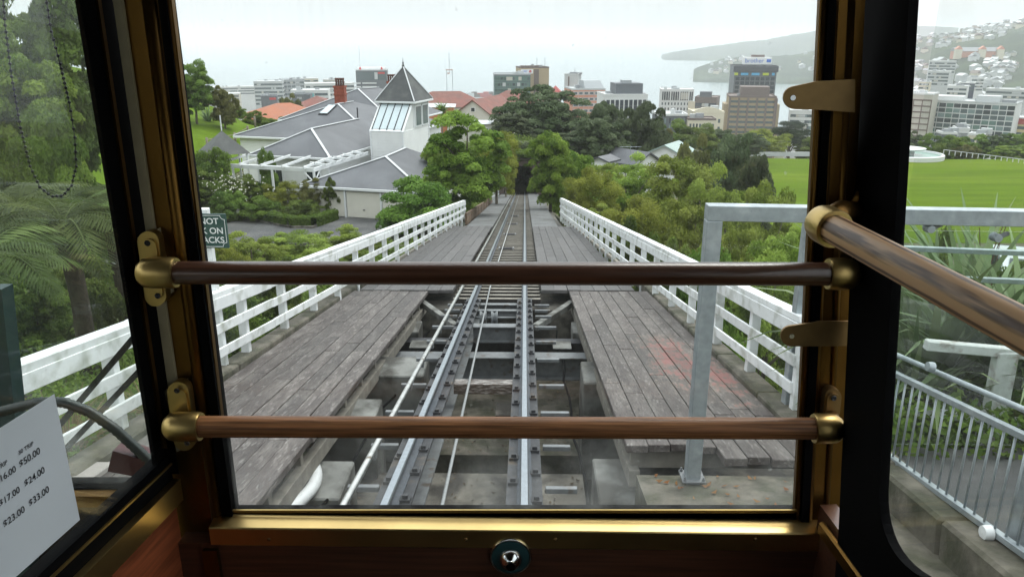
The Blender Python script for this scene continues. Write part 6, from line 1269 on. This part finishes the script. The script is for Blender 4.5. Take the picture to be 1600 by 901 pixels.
# ---- hills across the bay
hill_m = mat('wooded_hill', (.018, .034, .016), .95, n1=(.02, .35), n2=(.006, .52, .08), col2=(.035, .055, .022), bump=1., bscale=.08)
def ridge(name, sky, Df, Dc, Db, seed, zfoot=SEA - 2, jit=.05):
    """hill with its skyline through the pixels `sky` at distance Dc, foot at Df"""
    rng = np.random.default_rng(seed); pxs = np.arange(sky[0][0], sky[-1][0] + 1, 6.); ys_ = np.interp(pxs, [s[0] for s in sky], [s[1] for s in sky]); nt = 26; V = []
    ph = rng.uniform(0, 6, 6)
    for px, py in zip(pxs, ys_):
        crest = atD(px, py, Dc); hd_ = Vector((crest.x, crest.y, 0)).normalized()
        for j in range(nt):
            t = j / (nt - 1)
            if t <= .8: s = t / .8; D = Df + (crest.xy.length - Df) * s; z = zfoot + (crest.z - zfoot) * (s ** .85) * (1 + 0); z += (crest.z - zfoot) * jit * math.sin(px * .05 + ph[0] + 5 * s) * math.sin(3.14 * s) + (crest.z - zfoot) * jit * math.sin(px * .021 + ph[1] - 7 * s) * math.sin(3.14 * s)
            else: s = (t - .8) / .2; D = crest.xy.length + (Db - crest.xy.length) * s; z = crest.z + (zfoot - crest.z) * s
            V.append((hd_.x * D, hd_.y * D, z))
    n = len(pxs); i = (np.arange(nt - 1)[None, :] + nt * np.arange(n - 1)[:, None]).ravel(); Fc = np.stack([i, i + nt, i + nt + 1, i + 1], 1)
    V = np.array(V); V[:, 2] += np.where(V[:, 2] > zfoot + 8, rng.uniform(-2, 3, len(V)), 0)
    obj(name, np_mesh(name, V, Fc, hill_m, smooth=True), kind='structure'); return V.reshape(n, nt, 3), pxs
HV1, px1 = ridge('hill', [(1296, 92), (1340, 80), (1400, 65), (1440, 58), (1480, 55), (1520, 46), (1560, 39), (1600, 30), (1680, 12), (1800, 2), (1900, 10)], 1350, 2250, 3000, 5)
HV2, px2 = ridge('headland', [(1084, 109), (1100, 101), (1130, 92), (1170, 89), (1210, 88), (1240, 86), (1290, 76), (1350, 70), (1420, 64)], 2350, 2750, 3300, 6)
HV3, px3 = ridge('far_hills', [(1030, 90), (1045, 83), (1075, 78), (1110, 73), (1160, 66), (1200, 62), (1240, 54), (1280, 48), (1340, 42), (1420, 40), (1500, 44)], 4700, 5400, 7000, 7)
# houses on the slopes: one mesh per colour, shared
hm = []
for wm, rm in (('white', 'pale'), ('white', 'roofg'), ('cream', 'brown'), ('pale', 'white'), ('beige', 'roofg')):
    m_ = MB(); m_.bb((-5, -4, -4), (5, 4, 4)); m_.prism([(-5.6, -4.5, 4), (5.6, -4.5, 4), (0, -4.5, 7)], (0, 9, 0)); me = m_.mesh('hill_house', CW[wm]); me.materials.append(CW[rm])
    for p_ in me.polygons:
        if p_.index >= 6: p_.material_index = 1
    hm.append(me)
def hill_houses(HV, pxs, n, bands, lb, grp, smin=.9, smax=1.7, pxr=None, seed=1):
    rn = random.Random(seed); c = 0
    while c < n:
        i = rn.randrange(len(pxs)); b = rn.choice(bands); j = rn.uniform(b[0], b[1]) * (HV.shape[1] - 1) * .8
        if pxr and not (pxr[0] < pxs[i] < pxr[1]): continue
        if math.sin(pxs[i] * .045 + b[0] * 20) + rn.uniform(-1, 1) < -.25: continue
        j0 = int(j); v = HV[i, j0] + (HV[i, min(j0 + 1, HV.shape[1] - 1)] - HV[i, j0]) * (j - j0); o = obj('hill_house', rn.choice(hm), M=Matrix.Translation((v[0] + rn.uniform(-8, 8), v[1], v[2] + 2)) @ Matrix.Rotation(rn.uniform(-.9, .9), 4, 'Z') @ Matrix.Scale(rn.uniform(smin, smax), 4), label=lb, cat='house', group=grp); c += 1
hill_houses(HV1, px1, 130, ((.72, .99),), 'small pale house on the upper slope of the hill across the town', 'houses on the upper hillside', pxr=(1425, 1608), seed=2)
hill_houses(HV1, px1, 130, ((.05, .3), (.3, .5)), 'small pale house on the lower slope of the hill across the town', 'houses on the lower hillside', pxr=(1425, 1608), seed=3)
hill_houses(HV2, px2, 40, ((.3, .97),), 'tiny pale house on the headland across the bay', 'houses on the headland', pxr=(1110, 1290), seed=4)
v = HV1[np.argmin(abs(px1 - 1535)), int(.46 * 25 * .8)]; o = thing('monastery', 'long red brick building with cream gables on the hillside', 'building', v); 
MB().bb((v[0] - 55, v[1] - 10, v[2] - 8), (v[0] + 45, v[1] + 8, v[2] + 8)).build('wall', CW['salmon'], o); MB().prism([(v[0] - 56, v[1] - 12, v[2] + 8), (v[0] - 56, v[1] + 10, v[2] + 8), (v[0] - 56, v[1] - 1, v[2] + 16)], (102, 0, 0)).build('roof', CW['roofg'], o)
for dx in (-50, 0, 38): MB().bb((v[0] + dx - 7, v[1] - 16, v[2] - 8), (v[0] + dx + 7, v[1] - 9, v[2] + 12)).build('bay', CW['cream'], o); MB().prism([(v[0] + dx - 7.5, v[1] - 16.5, v[2] + 12), (v[0] + dx + 7.5, v[1] - 16.5, v[2] + 12), (v[0] + dx, v[1] - 16.5, v[2] + 19)], (0, 8, 0)).build('gable', CW['salmon'], o)
# ---- fountain and rail on the playing field
p = atZ(1418, 246, -31.9); ft = thing('park_fountain', 'large round pale concrete fountain basin on the far side of the field', 'fountain', p)
MB().lathe([(9.2, -.3), (9.2, 1.1), (9.0, 1.25), (8.5, 1.25), (8.3, .7), (0.01, .7)], p, (0, 0, 1), 40).build('basin', CW['white'], ft, smooth=30); MB().lathe([(0.01, .78), (8.3, .78)], p, (0, 0, 1), 40).build('water', mat('fountain_water', (.16, .3, .24), .1), ft); MB().lathe([(1.6, .7), (1.6, 1.9), (4.2, 2.3), (4.4, 2.7), (0.01, 2.6)], p, (0, 0, 1), 28).build('bowl', CW['white'], ft, smooth=30)
fr_ = thing('field_rail', 'thin white post and rail fence behind the playing field', 'fence', atZ(1540, 247, -32)); prev = None
for i in range(16):
    px = 1474 + i * 9.; a = atZ(px, 240 + (px - 1474) * .125, -32.); b = a + Vector((0, 0, 1.1)); MB().bb((a.x - .08, a.y - .08, a.z - .2), (a.x + .08, a.y + .08, b.z)).build('post', CW['white'], fr_)
    if prev is not None: piece('rail', prev, b, .1, .14, CW['white'], fr_, c=0)
    prev = b
# low wall at the far field edge left of the pillar
MB().bb((44, 224, -32.4), (100, 224.5, -31.2)).build('field_wall', CW['pale'], label='long low pale wall along the far side of the playing field', cat='wall')
# ================================================================ near right: barrier, balustrade, plants
gb = thing('galvanised_frame', 'tall galvanised steel frame standing at the near end of the right deck', 'steel frame', T(1.45, 5.6))
Yg = 5.84; zb0 = T(0, Yg).z - .35; ft_ = lambda px, py: atY(px, py, Yg)
pa, pb = ft_(1106, 330), ft_(1090, 744); xg = (pa.x + pb.x) / 2; ztp = ft_(1125, 331).z
xe = 5.4; ztr = ft_(1115, 331).z; zq0, zq1 = pb.z - .1, ztr - .061
obj('post', chbox(.12, .12, zq1 - zq0, .006, galv), gb, Matrix.Translation((xg, Yg, (zq0 + zq1) / 2)))
obj('base_plate', chbox(.2, .2, .014, .003, steel_md), gb, Matrix.Translation((xg, Yg, pb.z + .0)))
for a_ in (-.08, .08):
    for b_ in (-.08, .08): MB().lathe([(.014, 0), (.014, .016), (.008, .016), (.008, .032), (.001, .034)], (xg + a_, Yg + b_, pb.z + .008), (0, 0, 1), 6).build('bolt', steel_md, gb)
piece('top_rail', Vector((xg - .06, Yg, ztr)), Vector((xe, Yg, ztr - .06)), .12, .12, galv, gb)
obj('post', chbox(.12, .12, 2.5, .006, galv), gb, Matrix.Translation((xe, Yg, ztr - 1.2)))
MB().prism([(2.75, Yg, ztr - .14), (xe - .1, Yg, ztr - .16), (xe - .1, Yg, ztr - 2.0), (2.75, Yg, ztr - 2.0)], (0, .012, 0)).build('glass_panel', bar_glass, gb)
for px, py in ((1450, 356), (1554, 370)):
    c = ft_(px, py); c.y = Yg - .03; k_ = MB().lathe([(.001, .03), (.03, .028), (.034, 0), (.034, -.05)], c, (0, -1, 0), 16).build('glass_clamp', galv, gb, smooth=40); piece('clamp_arm', c, c + Vector((.1, .03, .03)), .03, .03, steel_md, gb)
g2 = thing('glass_screen', 'second galvanised post with a glass screen behind the steel frame', 'glass screen', T(2.9, 7.6)); Y2 = 7.5; f2 = lambda px, py: atY(px, py, Y2); x2 = f2(1241, 560).x; z2b, z2t = f2(1238, 640).z, f2(1262, 322).z
obj('post', chbox(.13, .13, z2t - z2b, .006, galv), g2, Matrix.Translation((x2, Y2, (z2t + z2b) / 2))); MB().prism([(x2 + .1, Y2, z2b + .15), (x2 + 3.6, Y2, z2b + .15), (x2 + 3.6, Y2, z2t - .1), (x2 + .1, Y2, z2t - .1)], (0, .012, 0)).build('glass_panel', bar_glass, g2)
piece('bottom_rail', (x2, Y2, z2b + .1), (x2 + 3.6, Y2, z2b + .1), .08, .06, galv, g2); obj('base_plate', chbox(.24, .24, .02, .003, galv), g2, Matrix.Translation((x2, Y2, z2b + .01)))
for z_ in (z2t - .45, z2t - .75): piece('rail', (x2 + .8, Y2 + .12, z_), (x2 + 3.6, Y2 + .12, z_ - .1), .06, .05, galv, g2)
obj('post', chbox(.13, .13, z2t - z2b, .006, galv), g2, Matrix.Translation((x2 + 3.65, Y2, (z2t + z2b) / 2)))
# paving, kerb and path
def slopebox(x0, x1, y0, y1, dt, th, name, m, **k): m_ = MB(); stepbox(x0, x1, y0, y1, dt, dt - th, m_); return m_.build(name, m, **k)
slopebox(1.0, 3.0, 3.2, 5.97, -.17, .9, 'platform_apron', conc_kerb, kind='structure')
kx = tr(1460, 800).x
slopebox(kx + .32, kx + 2.3, 2.6, 6.6, -.12, .5, 'ramp', asphalt, kind='structure')
kr = thing('ramp_kerb', 'mossy concrete kerb under the galvanised balustrade', 'kerb', T(kx, 5)); y = 2.6
while y < 6.6: piece('kerb_block', T(kx, y + .005, -.06), T(kx, y + .99, -.06), .3, .34, conc_kerb, kr, c=.025); y += 1.0
bl = thing('balustrade', 'galvanised balustrade with thin upright bars beside the ramp', 'balustrade', T(kx, 5)); HB = .86; sl2 = TRK_S + .03
def Bp(y, h): return Vector((kx + .06, y, tz(5) - (y - 5) * sl2 + h))
ya, yb = 3.0, 6.45
for h, w in ((.13, .05), (HB, .05)): piece('rail', Bp(ya, h), Bp(yb, h), w, .045, galv, bl)
m_ = MB(); m_.tube([Bp(ya, HB + .14) + Vector((.06, 0, 0)), Bp(yb, HB + .14) + Vector((.06, 0, 0))], .021, 12); m_.build('handrail', galv, bl, smooth=40)
y = ya + .1
while y < yb: MB().tube([Bp(y, .13), Bp(y, HB)], .0085, 6).build('upright_bar', galv, bl, smooth=True); y += .115
for y in (5.4, 4.2): MB().lathe([(.001, .05), (.035, .048), (.04, .02), (.04, 0)], Bp(y, HB + .14) + Vector((.0, 0, .05)), (-1, 0, .2), 14).build('bracket', galv, bl, smooth=40)
MB().lathe([(.001, .06), (.045, .055), (.05, .03), (.05, 0)], Bp(4.35, .13) + Vector((-.03, 0, 0)), (-1, 0, 0), 16).build('end_cap', white_pt, bl, smooth=40); obj('post', chbox(.1, .1, 1.1, .006, galv), bl, Matrix.Translation(Bp(4.3, .45) + Vector((.12, 0, 0))))
# weathered white fence behind
wf = thing('weathered_fence', 'weathered white timber fence among the flax at the right', 'fence', T(5, 7.4)); Yw = 6.9
def wq(px, py): return atY(px, py, Yw)
piece('rail', wq(1446, 538), wq(1640, 556), .09, .1, old_white, wf, c=.01); piece('rail', wq(1430, 642), wq(1640, 664), .06, .09, old_white, wf, c=.01)
a, b = wq(1572, 548), wq(1545, 722); b.x = a.x + .03; piece('post', a, b, .2, .12, old_white, wf, c=.01, up=(0, 1, 0)); piece('brace', wq(1548, 640), wq(1520, 720), .1, .08, old_white, wf, c=.01, up=(0, 1, 0))
slopebox(kx + 2.3, 9, 3.0, 9.5, -.3, .6, 'planting_bed', mat('soil', (.05, .036, .024), .95, n1=(8, .4), n2=(5, .55, .1), col2=(.12, .075, .04), bump=.8, bscale=30), kind='structure')
for i, (px, py, Y, s, v) in enumerate(((1450, 470, 8.3, 1.25, 0), (1510, 440, 8.6, 1.35, 0), (1580, 460, 8.2, 1.3, 1), (1425, 520, 7.9, 1.0, 1), (1620, 500, 7.6, 1.2, 0))):
    p = atY(px, 600, Y); strap('flax_plant', p.x, Y, s, FLAX[v], ('broad flax clump right of the dark door frame', 'tallest flax clump in the middle of the right window', 'flax clump behind the leaning white post', 'small flax clump low against the door frame', 'flax clump at the right picture edge')[i], z=tz(Y, -.4))
rng = np.random.default_rng(71); C = np.column_stack([rng.uniform(kx - .1, kx + 2.6, 5200), rng.uniform(6.3, 8.2, 5200), np.zeros(5200)]); C[:, 2] = -TRK_H - TRK_S * C[:, 1] - .3 + rng.uniform(0, 1, 5200) ** 1.5 * .62; Nn = rng.normal(size=C.shape) * .6 + np.array([0, -.4, .7]); Nn /= np.linalg.norm(Nn, axis=1)[:, None]; V, Fc = leaf_quads(C, Nn, .085, .7, rng); obj('ground_cover', np_mesh('ground_cover', V, Fc, LEAF['bush'], np.repeat(rng.uniform(0, 1, 5200), 4)), kind='stuff', label='leafy green ground cover behind the balustrade', cat='ground cover')
C = np.column_stack([rng.uniform(1.1, 2.9, 70), rng.uniform(4.9, 6.0, 70), np.zeros(70)]); C[:, 2] = -TRK_H - TRK_S * C[:, 1] - .155; V, Fc = leaf_quads(C, np.tile([0, 0, 1.], (70, 1)) + rng.normal(size=(70, 3)) * .25, .06, .5, rng); obj('fallen_leaves', np_mesh('fallen_leaves', V, Fc, leaf_mat('leaf_fallen', (.22, .09, .03), (.3, .17, .07)), np.repeat(rng.uniform(0, 1, 70), 4)), kind='stuff', label='brown fallen leaves on the apron under the right deck', cat='leaves')
for (px, py, w, D, pr, lb) in ((1470, 378, 120, 17, 'bush1', 'dark bush behind the glass barrier in the right window'), (1440, 405, 90, 13, 'bush0', 'green bush behind the barrier beside the door frame'), (1620, 410, 110, 15, 'bush1', 'dark bush at the right picture edge behind the flax'), (1530, 425, 120, 12.5, 'bush1', 'low bush directly behind the tallest flax')): put_tree('barrier_bush', px, py, w, D, pr, lb, cat='shrub')
pl = atD(1552, 345, 11); lt = MB(); rn = random.Random(5); b0_ = Vector((pl.x, pl.y, tz(8, -.6)))
for k in range(7): e = pl + Vector((rn.uniform(-.25, .25), rn.uniform(-.2, .2), rn.uniform(-.15, .12))); lt.tube([b0_, b0_.lerp(e, .6) + Vector((rn.uniform(-.1, .1), 0, 0)), e], [.014, .009, .005], 5)
tw_ = lt.build('flax_flower_stalks', mat('dark_stalk', (.09, .03, .02), .8), label='dark red flax flower stalks rising above the barrier rail', cat='plant')
# parked car down the bank
cp_ = atD(1606, 428, 21); ca = thing('parked_car', 'silver parked car cut off by the right picture edge', 'car', (cp_.x, cp_.y, cp_.z - .9), rz=R_(70)); sil = mat('silver_paint', (.55, .57, .58), .25, .6, coat=.6); gl_ = GL['dark']; tyre = mat('tyre', (.015, .015, .016), .8)
prof = [(-2.1, .35), (-2.15, .7), (-2.0, .9), (-1.1, 1.0), (-.5, 1.42), (.9, 1.44), (1.6, 1.0), (2.05, .92), (2.15, .6), (2.1, .3)]
cm_ = MB(); cm_.prism([(x, -.82, z) for x, z in prof], (0, 1.64, 0)); lpart('body', cm_.mesh('body', sil), ca)
for s in (-.83, .83):
    lpart('side_window', MB().prism([(-.95, s, 1.03), (-.45, s, 1.36), (.85, s, 1.38), (1.35, s, 1.03)], (0, .02 if s > 0 else -.02, 0)).mesh('side_window', gl_), ca)
    for x in (-1.35, 1.35): lpart('wheel', MB().lathe([(.001, -.1), (.2, -.1), (.22, -.09), (.31, -.1), (.33, -.06), (.33, .06), (.31, .1), (.22, .09), (.2, .1), (.001, .1)], (x, s * .95, .33), (0, 1, 0), 20).mesh('wheel', tyre), ca)
lpart('windscreen', MB().prism([(-1.1, -.7, 1.03), (-1.1, .7, 1.03), (-.53, .62, 1.42), (-.53, -.62, 1.42)], (-.02, 0, .02)).mesh('windscreen', gl_), ca); lpart('rear_window', MB().prism([(.95, -.62, 1.42), (.95, .62, 1.42), (1.58, .7, 1.03), (1.58, -.7, 1.03)], (.02, 0, .02)).mesh('rear_window', gl_), ca)
slopebox(0, .01, 0, .01, -9, .01, 'sump', conc, kind='structure') if False else None
# ---- pavers at the lower left
pv_ = thing('platform_paving', 'pale square pavers of the platform at the lower left', 'paving', T(-4, 5)); 
for i in range(4):
    for j in range(4): a = T(-3.72 - i * .46 - .0, 3.9 + j * .46, -.02); piece('paver', a, a + (T(0, .445) - T(0, 0)), .447, .08, paver_m, pv_, c=.006)
slopebox(-5.6, -3.5, 3.5, 5.9, -.075, .6, 'platform_base', conc, kind='structure')
# ---- warning sign
sg = thing('warning_sign', 'dark green sign with white lettering on a white post behind the window pillar', 'sign', T(-3.8, 8.86)); Ys = 8.9
def sq(px, py): return atY(px, py, Ys)
sx1 = sq(356, 365).x; sz1, sz0 = sq(352, 334).z, sq(354, 387).z; sw = .44; sx0 = sx1 - sw; sgm = mat('sign_green', (.012, .055, .045), .4); sgw = mat('sign_white_paint', (.7, .72, .7), .5)
MB().bb((sx0, Ys - .012, sz0), (sx1, Ys + .012, sz1)).build('board', sgm, sg); mx_ = (sx0 + sx1) / 2
fm = MB(); e = .018; r_ = .05
for (x0_, z0_, x1_, z1_) in ((sx0 + e + r_, sz1 - e, sx1 - e - r_, sz1 - e), (sx0 + e + r_, sz0 + e, sx1 - e - r_, sz0 + e), (sx0 + e, sz0 + e + r_, sx0 + e, sz1 - e - r_), (sx1 - e, sz0 + e + r_, sx1 - e, sz1 - e - r_)): fm.bb((min(x0_, x1_) - .003, Ys - .0155, min(z0_, z1_) - .003), (max(x0_, x1_) + .003, Ys - .0122, max(z0_, z1_) + .003))
for (cx_, cz_, a0) in ((sx0 + e, sz1 - e, -90), (sx1 - e, sz1 - e, 180), (sx1 - e, sz0 + e, 90), (sx0 + e, sz0 + e, 0)):
    fm.tube([(cx_ + r_ * math.cos(R_(a0 + 90 * k / 6)), Ys - .0138, cz_ + r_ * math.sin(R_(a0 + 90 * k / 6))) for k in range(7)], .003, 4)
fm.build('border', sgw, sg)
def txt_mesh(body, size, M, parent, m):
    c = bpy.data.curves.new('lettering', 'FONT'); c.body = body; c.size = size; c.align_x = 'RIGHT'; c.align_y = 'CENTER'; c.offset = .0016; tmp = bpy.data.objects.new('lettering', c); COL.objects.link(tmp); me = bpy.data.meshes.new_from_object(tmp); bpy.data.objects.remove(tmp); me.materials.clear(); me.materials.append(m); obj('lettering', me, parent, M)
for s, zf in (('DO NOT', .78), ('WALK ON', .5), ('TRACKS', .23)): txt_mesh(s, .105, Matrix.Translation((sx1 - (.09 if 'NOT' in s else .045), Ys - .0135, sz0 + (sz1 - sz0) * zf)) @ Matrix.Rotation(math.pi / 2, 4, 'X'), sg, sgw)
pt = sq(338, 430); pbm = T(0, Ys); obj('post', chbox(.1, .1, sz1 - pbm.z + .3, .006, white_pt), sg, Matrix.Translation((sx0 + .16, Ys + .07, (sz1 + pbm.z) / 2 - .1)))
# white drain pipe in the pit
pd = MB(); A_, B_, C_ = tr(482, 708, -.5), tr(505, 752, -.5), tr(448, 800, -.5); pd.tube([A_ * ((1 - t) ** 3) + B_ * (3 * t * (1 - t) ** 2 * .9 + 3 * t * t * (1 - t) * .9 + 0) + C_ * (t ** 3) + (A_ * .3 * t * (1 - t) ** 2 + C_ * .3 * t * t * (1 - t)) for t in [k / 16 for k in range(17)]], .062, 16); pd.build('drain_pipe', pvc, smooth=40, label='bent white plastic drain pipe beside the near left deck', cat='pipe')
pd = MB(); q = [tr(463, 742, -.5), tr(440, 800, -.5)]; pd.tube([Vector(a_) for a_ in q], .09, 14); pd.build('drain_pipe', pvc, smooth=40, label='short straight white pipe stub behind the bent drain pipe', cat='pipe')
# ================================================================ haze over the bay
hz = bpy.data.materials.new('haze_air'); hz.use_nodes = True; N = hz.node_tree.nodes; L = hz.node_tree.links; N.clear(); ho = N.new('ShaderNodeOutputMaterial'); pvn = N.new('ShaderNodeVolumePrincipled'); pvn.inputs['Color'].default_value = (.97, .985, 1, 1); pvn.inputs['Density'].default_value = HAZE; pvn.inputs['Anisotropy'].default_value = .0; L.new(pvn.outputs[0], ho.inputs['Volume'])
MB().bb((-17000, -400, SEA - 8), (17000, 23000, 140)).build('haze', hz, kind='stuff', label='pale drizzle haze filling the air over town and bay', cat='haze')
# litter and grease-dark chips lying in the pit
rng = np.random.default_rng(91); n_ = 900; xx = rng.uniform(-2.3, 1.4, n_); yy = rng.uniform(4.6, 12.6, n_); zz = np.where(yy < 8.2, tz(8, -1.2), np.where(yy < 10, tz(9, -3.2), tz(11.3, -1.45))) + .012
C = np.column_stack([xx, yy, zz]); V, Fc = leaf_quads(C, np.tile([0, 0, 1.], (n_, 1)) + rng.normal(size=(n_, 3)) * .2, .05, .5, rng)
obj('pit_litter', np_mesh('pit_litter', V, Fc, leaf_mat('litter', (.03, .02, .014), (.2, .15, .09)), np.repeat(rng.uniform(0, 1, n_), 4)), kind='stuff', label='dead leaves and dirt scattered over the pit floor', cat='litter')
# black service cables clipped along the pit
for i, (xa, dz, lb) in enumerate(((-1.86, -.62, 'black cable clipped along the left side of the pit'), (.62, -.6, 'black cable drooping along the right side of the pit'))):
    m_ = MB(); rn = random.Random(20 + i); m_.tube([T(xa + rn.uniform(-.04, .04), 4.6 + k * .75, dz - .05 * (k % 2) + rn.uniform(-.03, .03)) for k in range(14)], .016, 7); m_.build('service_cable', black_rub, smooth=True, label=lb, cat='cable')
